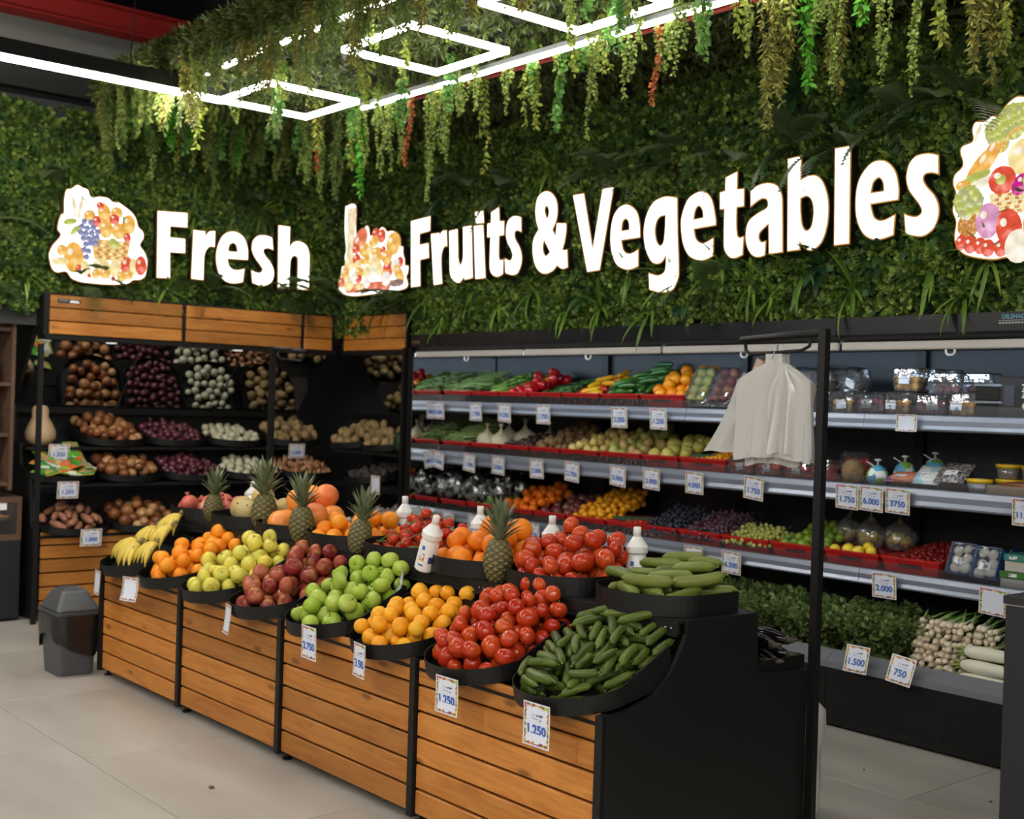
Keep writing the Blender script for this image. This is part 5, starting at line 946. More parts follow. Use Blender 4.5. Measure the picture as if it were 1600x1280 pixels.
# ------------------------------------------------------------------ heaping: drop things one by one on the heap below them
class Heap:
    def __init__(self, seed): self.r = random.Random(seed); self.c = np.zeros((0, 4))
    def rest(self, sph, floor):
        """sph: list of (x, y, dz, r); lowest z of the reference point"""
        best = -9.0
        for x, y, dz, r in sph:
            z = floor(x, y)+r-dz
            if len(self.c):
                d2 = (self.c[:, 0]-x)**2+(self.c[:, 1]-y)**2; rr = (self.c[:, 3]+r)*0.965; k = d2 < rr*rr
                if k.any(): z = max(z, float(np.max(self.c[k, 2]+np.sqrt(rr[k]**2-d2[k])))-dz)
            if z > best: best = z
        return best
    def add(self, sph, z): self.c = np.concatenate([self.c, np.array([(x, y, z+dz, r) for x, y, dz, r in sph])])
def heap(frame, foot, floor, top, choose, nmax, seed, tries=60, inside=None):
    """fill up to the surface top(x, y). frame maps local (x, y, z) -> world; choose(rng) -> (parts, radius, half length, scale)"""
    H = Heap(seed); out = []; fails = 0
    while len(out) < nmax and fails < 22:
        it = choose(H.r); best = None
        for _ in range(tries*2 if it[2] else tries):
            x, y = foot(H.r, it[1]) if inside else foot(H.r); yaw = H.r.uniform(0, 2*PI) if it[2] else 0.0
            if it[2] and len(it) > 4: yaw = it[4]+H.r.gauss(0, it[5])
            g = (floor(x, y+0.05)-floor(x, y-0.05))/0.1; gt = (top(x, y+0.05)-top(x, y-0.05))/0.1; slope = 0.5*(g+gt)
            if it[2]:
                ok = True; sph = []
                for q in (-1, -0.5, 0, 0.5, 1):
                    px, py = x+math.cos(yaw)*it[2]*q*0.8, y+math.sin(yaw)*it[2]*q*0.8; sph.append((px, py, (py-y)*slope, it[1]))
                if inside and not all(inside(x+(q_[0]-x)*1.12, y+(q_[1]-y)*1.12, it[1]) for q_ in sph): continue
            else: sph = [(x, y, 0, it[1])]
            z = H.rest(sph, floor); c = z+it[1]-top(x, y)
            if best is None or c < best[0]: best = (c, x, y, z, yaw, sph, slope)
        if best is None or best[0] > 0: fails += 1; continue
        H.add(best[5], best[3]); out.append((it, frame(best[1], best[2], best[3]), best[4], best[6]))
    return out
def euler_for(kind, yaw, slope, base, r):
    """long things lie along their yaw on the slope, round things tumble"""
    if kind:
        d = Vector((math.cos(yaw), math.sin(yaw), math.sin(yaw)*slope)).normalized(); s = Vector((0, 0, 1)).cross(d).normalized(); u = d.cross(s)
        m = Matrix((d, s, u)).transposed() @ Matrix.Rotation(r.uniform(0, 6.28), 3, 'X'); return (Matrix.Rotation(base, 3, 'Z') @ m).to_euler()
    return (r.gauss(0, 0.6), r.gauss(0, 0.6), r.uniform(0, 6.28))
def fill(frame, base, foot, floor, top, choose, nmax, seed, name_label, cat, group, tumble=None, inside=None):
    """place a heap; each label adds the size of the piece and where in its heap it lies"""
    rr = random.Random(seed+1); its = heap(frame, foot, floor, top, choose, nmax, seed, inside=inside)
    if not its: return 0
    cb, sb = math.cos(base), math.sin(base); lx = [cb*l[0]+sb*l[1] for _, l, _, _ in its]; ly = [-sb*l[0]+cb*l[1] for _, l, _, _ in its]
    x0, x1, y0, y1 = min(lx), max(lx)+1e-6, min(ly), max(ly)+1e-6
    for k, (it, loc, yaw, slope) in enumerate(its):
        parts, r, hl, sc = it[:4]; e = euler_for(hl > 0, yaw, slope, base, rr)
        if tumble and not hl: e = (rr.gauss(0, tumble), rr.gauss(0, tumble), rr.uniform(0, 6.28))
        a, b = int(4*(lx[k]-x0)/(x1-x0)), int(4*(ly[k]-y0)/(y1-y0))
        where = ('front', 'lower middle', 'upper middle', 'back')[b]+' '+('left', 'centre-left', 'centre-right', 'right')[a]
        lab = name_label.replace('{n}', parts[0][0].replace('_', ' '))
        size = 'small ' if sc < 0.92 and not lab.startswith(('small', 'tiny', 'large', 'thick')) else ('big ' if sc > 1.06 and not lab.startswith(('small', 'tiny', 'large', 'thick')) else '')
        spawn(parts[0][0], parts, loc, e, sc, size+lab+', '+where, cat, group)
    return len(its)
def rnd_item(key, s0=0.9, s1=1.1, r=None, lists=None):
    def f(q):
        p = q.choice(lists) if lists else PR[key]; s = q.uniform(s0, s1); return (p, r*s, 0, s)
    return f
def long_item(lists, r, hl, s0=0.9, s1=1.1, yaw=None, sd=1.0):
    def f(q):
        s = q.uniform(s0, s1); b = (q.choice(lists), r*s, hl*s, s)
        return b if yaw is None else b+(yaw, sd)
    return f
def tray_fill(kind, ox, oy, oz, base, tilt, w, d, arc, ins, rim, top_front, top_back, choose, nmax, seed, label, cat, group, crown=0.05, **kw):
    """heap produce in a round-fronted tray whose front centre is (ox, oy, oz), turned by base about z"""
    cb, sb = math.cos(base), math.sin(base); ct, st = math.cos(tilt), math.sin(tilt); h = w/2
    def frame(x, y, z): return (ox+cb*x-sb*y, oy+sb*x+cb*y, oz+z)
    def inside(x, y, r): return abs(x) < h-r*0.8-0.003 and y > arc*(1-math.sqrt(max(0, 1-(x/(h-r*0.3))**2)))+r*1.0+0.007 and y < d+0.03
    def foot(q, r):
        for _ in range(40):
            x = q.uniform(-h, h); y = q.uniform(0, d-0.01)
            if inside(x, y, r): break
        return x, y
    def floor(x, y): return y*math.tan(tilt)+0.006+max(0.0, (y-ins[0])/(d-ins[0]))*ins[1]
    def top(x, y): return top_front+(top_back-top_front)*max(0.0, min(1, y/d))**0.85-crown*(x/h)**2
    return fill(frame, base, foot, floor, top, choose, nmax, seed, label, cat, group, inside=inside, **kw)

# front row of the island
def front(i, choose, nmax, label, cat, tf=0.10, tb=0.34, **kw):
    return tray_fill('f', TXC[i], 2.66, 0.606, 0, TF, 0.44, 0.44, 0.20, (0.12, 0.04), 0.060, tf, tb, choose, nmax, 100+i, label, cat, '%s in the front row' % FL[i], **kw)
front(1, rnd_item('orange', 0.92, 1.08, 0.040), 44, 'round orange in the front row tray between bananas and yellow apples', 'orange', 0.125, 0.33)
front(2, rnd_item('yapple', 0.92, 1.08, 0.039), 48, 'yellow apple in the front row tray', 'apple', 0.125, 0.37, tumble=0.9)
front(3, rnd_item('rapple', 0.9, 1.08, 0.039), 48, 'dark red apple in the front row tray', 'apple', 0.125, 0.37, tumble=0.9)
front(4, rnd_item('gapple', 0.9, 1.1, 0.040), 46, 'shiny green apple in the front row tray', 'apple', 0.125, 0.37, tumble=0.9)
front(5, rnd_item('mandarin', 0.9, 1.1, 0.0345), 50, 'yellow-orange mandarin in the front row tray beside the tomatoes', 'mandarin', 0.115, 0.29)
front(6, rnd_item(None, 0.72, 1.18, 0.0355, [PR['tomato'], PR['tomatob'], PR['tomatob']]), 92, 'ripe red tomato in the front row tray beside the small cucumbers', 'tomato', 0.12, 0.37, tumble=0.8)
front(7, long_item(CUC, 0.0165, 0.068, 0.85, 1.12), 110, 'small dark green cucumber in the front row tray at the end', 'cucumber', 0.125, 0.31)
# upper row
def rear(i, choose, nmax, label, cat, tf=0.10, tb=0.19, **kw):
    return tray_fill('r', TXR[i], 3.07, 0.8945, 0, 0.0, 0.46, 0.37, 0.18, (0.12, 0.027), 0.072, tf, tb, choose, nmax, 200+i, label, cat, '%s in the upper row' % RL[i], **kw)
rear(0, rnd_item('pom', 0.9, 1.08, 0.047), 12, 'pinkish red pomegranate in the far upper tray', 'pomegranate', 0.14, 0.21)
rear(1, rnd_item('melon', 0.95, 1.1, 0.068), 8, 'netted yellow melon in the upper tray', 'melon', 0.17, 0.24)
rear(2, rnd_item('grapefruit', 0.95, 1.1, 0.062), 10, 'large blushed grapefruit in the upper tray', 'grapefruit', 0.16, 0.30)
rear(3, rnd_item('orange', 0.95, 1.08, 0.040), 24, 'smooth orange in the upper tray between grapefruits and vine tomatoes', 'orange', 0.13, 0.23)
rear(5, rnd_item('bigorange', 0.9, 1.15, 0.046), 26, 'large rough orange in the upper tray beside the white bottle', 'orange', 0.145, 0.30)
rear(6, rnd_item(None, 0.85, 1.25, 0.0355, [PR['tomato'], PR['tomatob'], PR['tomatob']]), 56, 'ripe tomato in the upper tray beside the thick cucumbers', 'tomato', 0.13, 0.28, tumble=0.8)
rear(7, long_item(CUC2, 0.020, 0.085, 0.9, 1.15, 0.5, 0.5), 34, 'thick pale green cucumber in the upper tray at the end', 'cucumber', 0.115, 0.20)

# vine tomatoes: trusses of tomatoes on a green vine
vt = heap(lambda x, y, z: (TXR[4]+x, 3.07+y, 0.8945+z), lambda q: (q.uniform(-.19, .19), q.uniform(.06, .34)), lambda x, y: 0.006+max(0, (y-.12)/.25)*.027,
          lambda x, y: 0.135+0.22*(y/.37)-0.04*(x/.24)**2, lambda q: (PR['tomatob'], 0.0275*1, 0, 0.75), 70, 204)
pts = [Vector(v[1]) for v in vt]; left = list(range(len(pts))); vtm = sm(ball(0.0365, sq=0.92, top=0.08, seg=20, rings=12), 'tomato', m_tom2); cal = calyx_me(0.034, 0.030)
VTW = ['at the left end of the vine tomato tray', 'in the middle of the vine tomato tray', 'at the right of the vine tomato tray', 'at the front of the vine tomato tray', 'on top of the vine tomato heap', 'at the back of the vine tomato tray']
ti = 0
while left:
    a = left[0]; grp = sorted(left, key=lambda j: (pts[j]-pts[a]).length)[:5]; left = [j for j in left if j not in grp]
    c = sum((pts[j] for j in grp), Vector())/len(grp)
    t = thing('tomato_truss', 'truss of red vine tomatoes on a green stem, %s %s %s of its tray' % ('high' if c.z > 1.02 else 'low', 'front' if c.y < 3.22 else ('middle' if c.y < 3.31 else 'back'), 'left' if c.x < TXR[4]-.07 else ('centre' if c.x < TXR[4]+.07 else 'right')), 'tomatoes', c, group='vine tomatoes in the upper row')
    ti += 1
    path = []
    for j in grp:
        o = obj('tomato', vtm, t, pts[j]-c, (rnd.gauss(0, .5), rnd.gauss(0, .5), 0), 0.75*rnd.uniform(.9, 1.1)); obj('calyx', cal, o)
        path.append(pts[j]-c+Vector((0, 0, 0.034)))
    path.sort(key=lambda p: p.x); obj('vine', sm(MB().tube(path if len(path) > 1 else path+[path[0]+Vector((0, 0, .02))], 0.0022, 6), 'vine', M_stemg), t)

# bananas
def banana_me():
    pts = []; rs = []
    for i in range(12):
        t = i/11; a = -0.25+1.55*t; pts.append((0.125*math.sin(a), 0, 0.125*math.cos(a)-0.125)); rs.append([.0055, .006, .009, .014, .0165, .0175, .0175, .0165, .0145, .010, .005, .0035][i])
    return sm(MB().tube(pts, rs, 7), 'banana', m_ban)
bm_ = banana_me(); bs_ = sm(MB().tube([(0, 0, -.012), (0, .012, .006), (0, .03, .016)], [.016, .013, .009], 8), 'stalk', pmat('banana_stalk', [(0.20, 0.15, 0.05)], rough=0.7))
BB = [(-6.60, 2.87, .80, 0.15), (-6.47, 2.83, .785, 0.0), (-6.35, 2.88, .80, -0.1), (-6.56, 2.97, .865, 0.1), (-6.41, 2.99, .88, -0.15), (-6.48, 3.07, .935, 0.05)]
BW = ['at the front left of the first tray', 'front of the first tray, lying lowest', 'next to the oranges', 'behind the front bunches on the left', 'behind the front bunches next to the oranges', 'highest, at the back of the first tray']
for (x, y, z, rz), wh in zip(BB, BW):
    t = thing('banana_bunch', 'bunch of spotted yellow bananas '+wh, 'bananas', (x, y, z), (0.12, 0, rz), 'banana bunches in the front row'); obj('stalk', bs_, t)
    for k in range(6):
        a = (k-2.5)*0.27; obj('banana', bm_, t, (math.sin(a)*0.022, -.01, -.006-.004*abs(k-2.5)), (0.0, 0.0, -PI/2+a), rnd.uniform(.9, 1.08))

# pineapples
PCOL = []
def pine_body():
    mb = MB(); n, m = 64, 64; vs = []; fs = []
    for i in range(n+1):
        t = i/n; r = 0.052*(math.sin(PI*(0.10+0.80*t))**0.55); z = 0.155*t
        for k in range(m):
            a = 2*PI*k/m; u = a/(2*PI)*8; w = t*6.5
            p, q = (u+w) % 1.0-0.5, (u-w) % 1.0-0.5; d = max(0.0, 1-max(abs(p), abs(q))*2)   # 0 in the grooves, 1 on an eye
            rr = r*(0.95+0.13*min(1, d*2.2)**0.7); vs.append((rr*math.cos(a), rr*math.sin(a), z-0.003*d)); PCOL.append(d)
    for i in range(n):
        for k in range(m): fs.append((i*m+k, i*m+(k+1) % m, (i+1)*m+(k+1) % m, (i+1)*m+k))
    fs.append(tuple(range(m))[::-1]); fs.append(tuple(n*m+k for k in range(m)))
    return mb.add(vs, fs)
def pinemat():
    m, nt, b = nt_new('pineapple_rind'); MATS['pineapple_rind'] = m
    g = N(nt, 'ShaderNodeAttribute'); g.attribute_name = 'eye'; c = ramp(nt, g.outputs['Fac'], [(0.020, 0.022, 0.010, 0.0), (0.085, 0.085, 0.025, 0.22), (0.20, 0.15, 0.045, 0.55), (0.27, 0.17, 0.07, 0.8), (0.08, 0.045, 0.02, 1.0)])
    tc = N(nt, 'ShaderNodeTexCoord'); n = N(nt, 'ShaderNodeTexNoise'); n.inputs['Scale'].default_value = 18; nt.links.new(tc.outputs['Object'], n.inputs['Vector'])
    mr = N(nt, 'ShaderNodeMapRange'); mr.inputs[4].default_value = 0.5; nt.links.new(n.outputs['Fac'], mr.inputs[0])
    c = mixc(nt, mr.outputs[0], c, (0.10, 0.10, 0.03)); nt.links.new(c, b.inputs['Base Color']); b.inputs['Roughness'].default_value = 0.55; return m
M_pleaf = pmat('pineapple_leaf', [(0.09, 0.12, 0.06), (0.15, 0.19, 0.10), (0.22, 0.25, 0.14)], rough=0.45)
pb_ = sm(pine_body(), 'pineapple', pinemat()); at_ = pb_.attributes.new('eye', 'FLOAT', 'POINT'); at_.data.foreach_set('value', PCOL); pl_ = [blade_mesh('leaf', M_pleaf, L, 0.011, d, seg=6, fold=0.5, base=0.8) for L, d in ((0.12, 0.35), (0.145, 0.15), (0.10, 0.6))]
for x, y, z, s, tilt, wh in ((-6.33, 3.19, .895, 1.0, 0.06, 'leaning between the pomegranates and melons'), (-5.80, 3.22, .895, 1.25, 0.0, 'tallest, standing behind the melons'), (-5.30, 3.15, .895, 1.12, -0.03, 'between the grapefruits and small oranges'), (-4.80, 3.15, .895, 1.0, 0.16, 'leaning beside the vine tomatoes'), (-3.785, 3.15, .895, 1.08, 0.03, 'nearest, between big oranges and tomatoes')):
    o = obj('pineapple', pb_, None, (x, y, z), (0.0, tilt, rnd.uniform(0, 6)), s); tag(o, 'whole pineapple '+wh, 'pineapple', 'pineapples on the island')
    for k in range(34):
        lv = k/34; a = k*2.4; obj('leaf', pl_[0] if lv < .4 else (pl_[1] if lv < .85 else pl_[2]), o, (0.014*math.cos(a)*(1-lv), 0.014*math.sin(a)*(1-lv), 0.148+0.03*lv), (0, -(0.75+0.78*lv), a), 0.85+0.3*lv)
# ------------------------------------------------------------------ left unit and corner unit produce
def lt(x, y, z, base, choose, nmax, seed, label, cat, group, tf=0.10, tb=0.24, **kw):
    return tray_fill('l', x, y, z, base, TL, 0.492, 0.42, 0.20, (0.10, 0.05), 0.05, tf, tb, choose, nmax, seed, label, cat, group, **kw)
H90 = PI/2
lt(-8.44, 3.29, .60, H90, long_item(SPOT, 0.027, 0.070, .85, 1.1, 1.3, .5), 26, 301, 'long pinkish brown sweet potato in the low tray at the left', 'sweet potato', 'sweet potatoes', 0.11, 0.22)
on = rnd_item('onion', 0.8, 1.15, 0.044)
lt(-8.44, 3.79, .60, H90, on, 60, 302, 'brown onion in the low tray beside the sweet potatoes', 'onion', 'brown onions on the low shelf', 0.12, 0.26)
lt(-8.62, 3.75, .95, H90, on, 60, 303, 'brown onion in the middle tray beside the green packets', 'onion', 'brown onions on the middle shelf', 0.12, 0.24)
lt(-8.86, 3.72, 1.20, H90, on, 60, 304, 'brown onion in the top tray under the mirror', 'onion', 'brown onions on the top shelf', 0.12, 0.27)
ron = rnd_item('ronion', 0.8, 1.12, 0.031)
lt(-8.62, 4.25, .95, H90, ron, 80, 305, 'dark red onion in the middle shelf tray', 'red onion', 'red onions on the middle shelf', 0.10, 0.22)
lt(-8.86, 4.22, 1.20, H90, ron, 80, 306, 'dark red onion in the top shelf tray', 'red onion', 'red onions on the top shelf', 0.10, 0.23)
won = rnd_item('wonion', 0.8, 1.1, 0.034)
lt(-8.62, 4.75, .95, H90, won, 60, 307, 'white onion in the middle shelf tray behind the tall pineapple', 'white onion', 'white onions on the middle shelf', 0.10, 0.20)
lt(-8.86, 4.72, 1.20, H90, won, 60, 308, 'white onion in the top shelf tray', 'white onion', 'white onions on the top shelf', 0.10, 0.20)
pot = rnd_item(None, 0.85, 1.15, 0.040, [PR['potato'], PR['potato2']])
lt(-8.86, 5.26, 1.20, H90, pot, 44, 309, 'brown potato in the corner tray of the top shelf', 'potato', 'potatoes at the corner', 0.12, 0.27)
lt(-8.60, 5.385, 1.20, 0, pot, 44, 310, 'brown potato in the top tray between corner and last tray', 'potato', 'potatoes next to the fridge', 0.12, 0.27)
lt(-8.10, 5.385, 1.20, 0, pot, 44, 315, 'brown potato in the last tray before the fridge', 'potato', 'potatoes before the fridge', 0.12, 0.25)
lt(-8.62, 5.24, .95, H90, rnd_item('shallot', 0.8, 1.2, 0.0225), 96, 311, 'small copper-coloured shallot in the corner tray', 'shallot', 'shallots', 0.095, 0.22)
lt(-8.16, 5.27, .95, 0, rnd_item('taro', 0.8, 1.2, 0.028), 46, 312, 'dark hairy taro root in the tray beside the fridge', 'taro root', 'taro roots', 0.09, 0.18)
lt(-8.0, 5.17, .60, 0, rnd_item('garlic', 0.8, 1.2, 0.025), 54, 313, 'pale garlic bulb in the low tray next to the fridge', 'garlic', 'garlic bulbs next to the fridge', 0.10, 0.20)
lt(-8.44, 4.29, .60, H90, rnd_item('garlic', 0.8, 1.2, 0.025), 30, 314, 'pale garlic bulb in the low tray behind the pomegranates', 'garlic', 'garlic bulbs on the low shelf', 0.07, 0.12)
sq = sm(MB().lathe([(0, 0), (0.05, 0.004), (0.078, 0.04), (0.080, 0.075), (0.060, 0.12), (0.042, 0.155), (0.044, 0.19), (0.034, 0.212), (0, 0.22)], 18), 'butternut_squash', m_squash)
o = obj('butternut_squash', sq, None, (-9.0, 3.17, 1.199), (0.05, 0.05, 0), 1.35); tag(o, 'pale butternut squash standing alone at the left of the top shelf', 'squash'); obj('stem', stem_me(0.02, 0.007, M_stemb, 0.216), o)
pu = obj('pumpkin', sm(ball(0.13, sq=0.72, top=0.15, bot=0.1, lobes=12, lamp=0.05, seg=48, rings=14), 'pumpkin', m_pump), None, (-8.50, 5.02, .695)); tag(pu, 'ribbed brown pumpkin in the corner of the low shelf', 'pumpkin'); obj('stem', stem_me(0.04, 0.012, M_stemb, 0.075), pu)
wm = obj('watermelon', sm(ball(0.085, sq=1.1, seg=22, rings=14), 'watermelon', pmat('watermelon_rind', [(0.012, 0.035, 0.012)], rough=0.35)), None, (-7.735, 5.47, 1.285)); tag(wm, 'dark green melon at the right end of the top corner shelf', 'melon')
# green food packets: pillow bags
def pillow(L, w, h, nx=9, ny=7, seed=0):
    vs = []; fs = []; q = random.Random(seed)
    for s in (1, -1):
        for i in range(nx):
            for j in range(ny):
                u = i/(nx-1)*2-1; v = j/(ny-1)*2-1; b = (max(0, 1-u**4)*max(0, 1-v**4))**0.6
                vs.append((u*L/2*(1-0.04*abs(v)), v*w/2*(1-0.05*(1-u*u)), s*(h/2*b)+0.006*b*mnoise.noise(Vector((u*3+seed, v*3, s)))))
    for k in range(2):
        o_ = k*nx*ny
        for i in range(nx-1):
            for j in range(ny-1):
                f = (o_+i*ny+j, o_+(i+1)*ny+j, o_+(i+1)*ny+j+1, o_+i*ny+j+1); fs.append(f if k == 0 else f[::-1])
    return MB().add(vs, fs)
def packmat(name, cols, scale, rough=0.25):
    m, nt, b = nt_new(name); MATS[name] = m; tc = N(nt, 'ShaderNodeTexCoord'); oi = N(nt, 'ShaderNodeObjectInfo'); mp = N(nt, 'ShaderNodeMapping')
    mul = N(nt, 'ShaderNodeMath', operation='MULTIPLY'); mul.inputs[1].default_value = 9.0; nt.links.new(oi.outputs['Random'], mul.inputs[0]); nt.links.new(mul.outputs[0], mp.inputs['Location']); nt.links.new(tc.outputs['Object'], mp.inputs['Vector'])
    v = N(nt, 'ShaderNodeTexVoronoi'); v.inputs['Scale'].default_value = scale; nt.links.new(mp.outputs[0], v.inputs['Vector'])
    sx = N(nt, 'ShaderNodeSeparateColor'); nt.links.new(v.outputs['Color'], sx.inputs[0]); r = N(nt, 'ShaderNodeValToRGB'); r.color_ramp.interpolation = 'CONSTANT'; e = r.color_ramp.elements
    while len(e) < len(cols): e.new(0.5)
    for i, c in enumerate(cols): e[i].position = i/len(cols); e[i].color = (*c, 1)
    nt.links.new(sx.outputs[0], r.inputs[0]); nt.links.new(r.outputs[0], b.inputs['Base Color']); b.inputs['Roughness'].default_value = rough; return m
m_gpack = packmat('green_packet_print', [(0.03, 0.20, 0.04), (0.25, 0.50, 0.05), (0.05, 0.28, 0.06), (0.65, 0.42, 0.10), (0.75, 0.75, 0.65), (0.35, 0.25, 0.12), (0.70, 0.15, 0.02), (0.10, 0.35, 0.04)], 16)
gp = [sm(pillow(0.20, 0.13, 0.035, seed=s), 'food_packet', m_gpack) for s in (1, 2)]; seal = box_mesh('seal', pmat('orange_seal', [(0.75, 0.25, 0.03)], rough=0.4), 0.088, 0.101, -0.06, 0.06, -0.0015, 0.0015)
GPW = ['front left of its tray', 'front middle of its tray', 'front right of its tray', 'second layer left', 'second layer middle', 'second layer right', 'leaning at the back left', 'standing highest, leaning back']
for k, (dx, dy, dz, rx, ry, rz) in enumerate(((-.06, -.15, .075, .2, .1, .3), (-.05, 0, .07, .1, .1, 1.2), (-.07, .14, .075, .1, .2, -.5), (-.16, -.12, .115, .2, .3, .9), (-.16, .03, .12, .3, .2, .2), (-.18, .15, .125, .2, .4, 1.4), (-.27, -.08, .165, .1, .6, .4), (-.28, .13, .20, .0, .85, .25))):
    o = obj('food_packet', gp[k % 2], None, (-8.62+dx, 3.25+dy, .955+dz), (rx, ry, rz)); tag(o, 'shiny green food packet '+GPW[k], 'packet', 'green food packets'); obj('seal', seal, o)

# ------------------------------------------------------------------ fridge crates and produce
m_crate = pmat('red_crate_plastic', [(0.42, 0.012, 0.012), (0.48, 0.018, 0.016)], rough=0.35, bump=0.05)
def crate_mesh(w, d=0.47, h=0.085):
    mb = MB(); t = 0.012; i = 0.022   # tapered walls
    def ring(x, y, z): return [(-x, -y, z), (x, -y, z), (x, y, z), (-x, y, z)]
    W2, D2 = w/2-0.004, d/2; b = ring(W2-i, D2-i, 0); o = ring(W2-0.006, D2-0.006, h-0.012); o1 = ring(W2, D2, h-0.012); o2 = ring(W2, D2, h); n1 = ring(W2-t, D2-t, h); n0 = ring(W2-i-0.006, D2-i-0.006, 0.006)
    vs = b+o+o1+o2+n1+n0; fs = [(3, 2, 1, 0), (20, 21, 22, 23)]
    for k in range(5):
        for q in range(4): fs.append((k*4+q, k*4+(q+1) % 4, (k+1)*4+(q+1) % 4, (k+1)*4+q))
    mb.add(vs, fs)
    return mb.mesh('red_crate', False, m_crate)
slotm = pmat('crate_slot', [(0.05, 0.004, 0.004)], rough=0.8)
CR = {}
def crate(x0, x1, s, label, y0=5.672):
    w = round(x1-x0-0.006, 3); key = w
    if key not in CR:
        yf = -0.235
        CR[key] = (crate_mesh(w), MB().add([(-w*.2, yf+0.0085, .038), (w*.2, yf+0.0085, .038), (w*.2, yf+0.0035, .056), (-w*.2, yf+0.0035, .056)], [(0, 1, 2, 3)]).mesh('handle_slot', False, slotm))
    o = obj('red_crate', CR[key][0], None, ((x0+x1)/2, y0+0.235, SH[s][0]+0.001)); tag(o, label, 'crate', 'red crates in the fridge'); obj('handle_slot', CR[key][1], o); return o
ORD = ['top', 'second', 'third']
def cfill(x0, x1, s, choose, nmax, seed, label, cat, group, tf=0.15, tb=0.30, what=None, y0=5.70, y1=6.10, cr=True, fl=(0.03, 0.12), **kw):
    z = SH[s][0]
    if cr: crate(x0, x1, s, 'red plastic crate on the %s fridge shelf under the %s' % (ORD[s], what or group))
    def inside(x, y, r): return x0+0.016+0.8*r < x < x1-0.016-0.8*r and 5.692+0.95*r < y < y1+0.05
    def foot(q, r):
        for _ in range(30):
            x, y = q.uniform(x0, x1), q.uniform(y0-0.02, y1)
            if inside(x, y, r): break
        return x, y
    floor = lambda x, y: fl[0]+(y-y0)/(y1-y0)*fl[1]
    top = lambda x, y: tf+(tb-tf)*((y-y0)/(y1-y0))-0.03*(2*(x-(x0+x1)/2)/(x1-x0))**2
    return fill(lambda x, y, zz: (x, y, z+zz), 0, foot, floor, top, choose, nmax, seed, label, cat, group, inside=inside, **kw)
def beans(x0, x1, s, n, label, L=0.15, r=0.0046, mat=None, zt=0.22):
    q = random.Random(int(x0*1000)); mb = MB(); z = SH[s][0]
    for k in range(n):
        x = q.uniform(x0+.05, x1-.05); t = q.random(); y = 5.70+t*0.36; zz = z+0.05+q.random()**.5*(0.07+t*(zt-0.09)); a = q.gauss(0.35, 0.5); b = q.gauss(0, .12); Lq = L*q.uniform(.8, 1.15); bd = q.uniform(-.25, .25)
        pts = [(x+math.cos(a)*Lq*(u-.5)-math.sin(a)*bd*Lq*(.25-(u-.5)**2), y+math.sin(a)*Lq*(u-.5)*.6, zz+b*Lq*(u-.5)-0.03*(u-.5)**2) for u in (0, .25, .5, .75, 1)]
        mb.tube(pts, [r*.4, r, r, r, r*.3], 5, False)
    o = obj('green_beans', mb.mesh('green_beans', True, mat or m_bean)); tag(o, label, 'beans', None, 'stuff')
# top shelf
crate(-7.53, -7.19, 0, 'red plastic crate on the top fridge shelf under the pale beans'); beans(-7.54, -7.19, 0, 380, 'heap of pale green beans on the top fridge shelf', 0.17)
cfill(-7.19, -6.87, 0, long_item(CHILI, 0.0085, 0.06, .9, 1.2), 85, 401, 'long light green chili on the top fridge shelf', 'chili', 'light green chilies', 0.15, 0.33)
def bellmix(ks): return lambda q: (lambda s: (BELL[q.choice(ks)], 0.038*s, 0, s))(q.uniform(.85, 1.1))
cfill(-6.87, -6.55, 0, bellmix('rrrry'), 22, 402, 'glossy {n} in the crate left of the dark chilies', 'pepper', 'red bell peppers', 0.15, 0.30)
cfill(-6.55, -6.20, 0, long_item(DCHILI, 0.0095, 0.05, .9, 1.15), 70, 403, 'dark green chili on the top fridge shelf', 'chili', 'dark green chilies', 0.15, 0.26)
def lpmix(ks): return lambda q: (lambda s: (q.choice(LPEP[q.choice(ks)]), 0.02*s, 0.065*s, s))(q.uniform(.85, 1.1))
cfill(-6.20, -5.83, 0, lpmix('yyyrry'), 30, 404, 'long {n} in the crate left of the green peppers', 'pepper', 'yellow and red long peppers', 0.16, 0.31)
cfill(-5.83, -5.47, 0, lpmix('g'), 44, 405, 'dark green pepper left of the fridge oranges', 'pepper', 'dark green peppers', 0.16, 0.33)
cfill(-5.47, -5.09, 0, rnd_item('orange', 0.95, 1.1, 0.040), 34, 406, 'round orange on the top fridge shelf', 'orange', 'oranges on the top fridge shelf', 0.17, 0.33)
# second shelf
crate(-7.53, -7.19, 1, 'red plastic crate on the second fridge shelf under the thin beans'); beans(-7.54, -7.17, 1, 420, 'heap of thin dull green beans on the second fridge shelf', 0.15, 0.0040, None, 0.24)
cfill(-6.84, -6.52, 1, rnd_item('fig', .85, 1.15, 0.020), 80, 411, 'small dark fig on the second fridge shelf', 'fig', 'dark figs', 0.14, 0.22)
cfill(-6.52, -6.20, 1, rnd_item('kiwi', .85, 1.15, 0.030), 52, 412, 'brown kiwi on the second fridge shelf', 'kiwi', 'kiwis', 0.14, 0.28)
cfill(-6.20, -5.83, 1, rnd_item('pear', .8, 1.05, 0.036), 34, 413, 'yellow pear on the second fridge shelf', 'pear', 'yellow pears', 0.15, 0.26)
cfill(-5.83, -5.44, 1, rnd_item('mango', .85, 1.15, 0.041), 34, 414, 'green blushed mango on the second fridge shelf', 'mango', 'green mangoes', 0.14, 0.30)
cfill(-5.44, -5.12, 1, rnd_item('guava', .85, 1.15, 0.042), 22, 415, 'yellow-green guava on the second fridge shelf', 'guava', 'guavas', 0.15, 0.26)
cfill(-5.12, -4.74, 1, rnd_item('kumq', .9, 1.1, 0.0135), 210, 416, 'tiny orange kumquat on the second fridge shelf', 'kumquat', 'kumquats', 0.09, 0.15, fl=(0.05, 0.05))
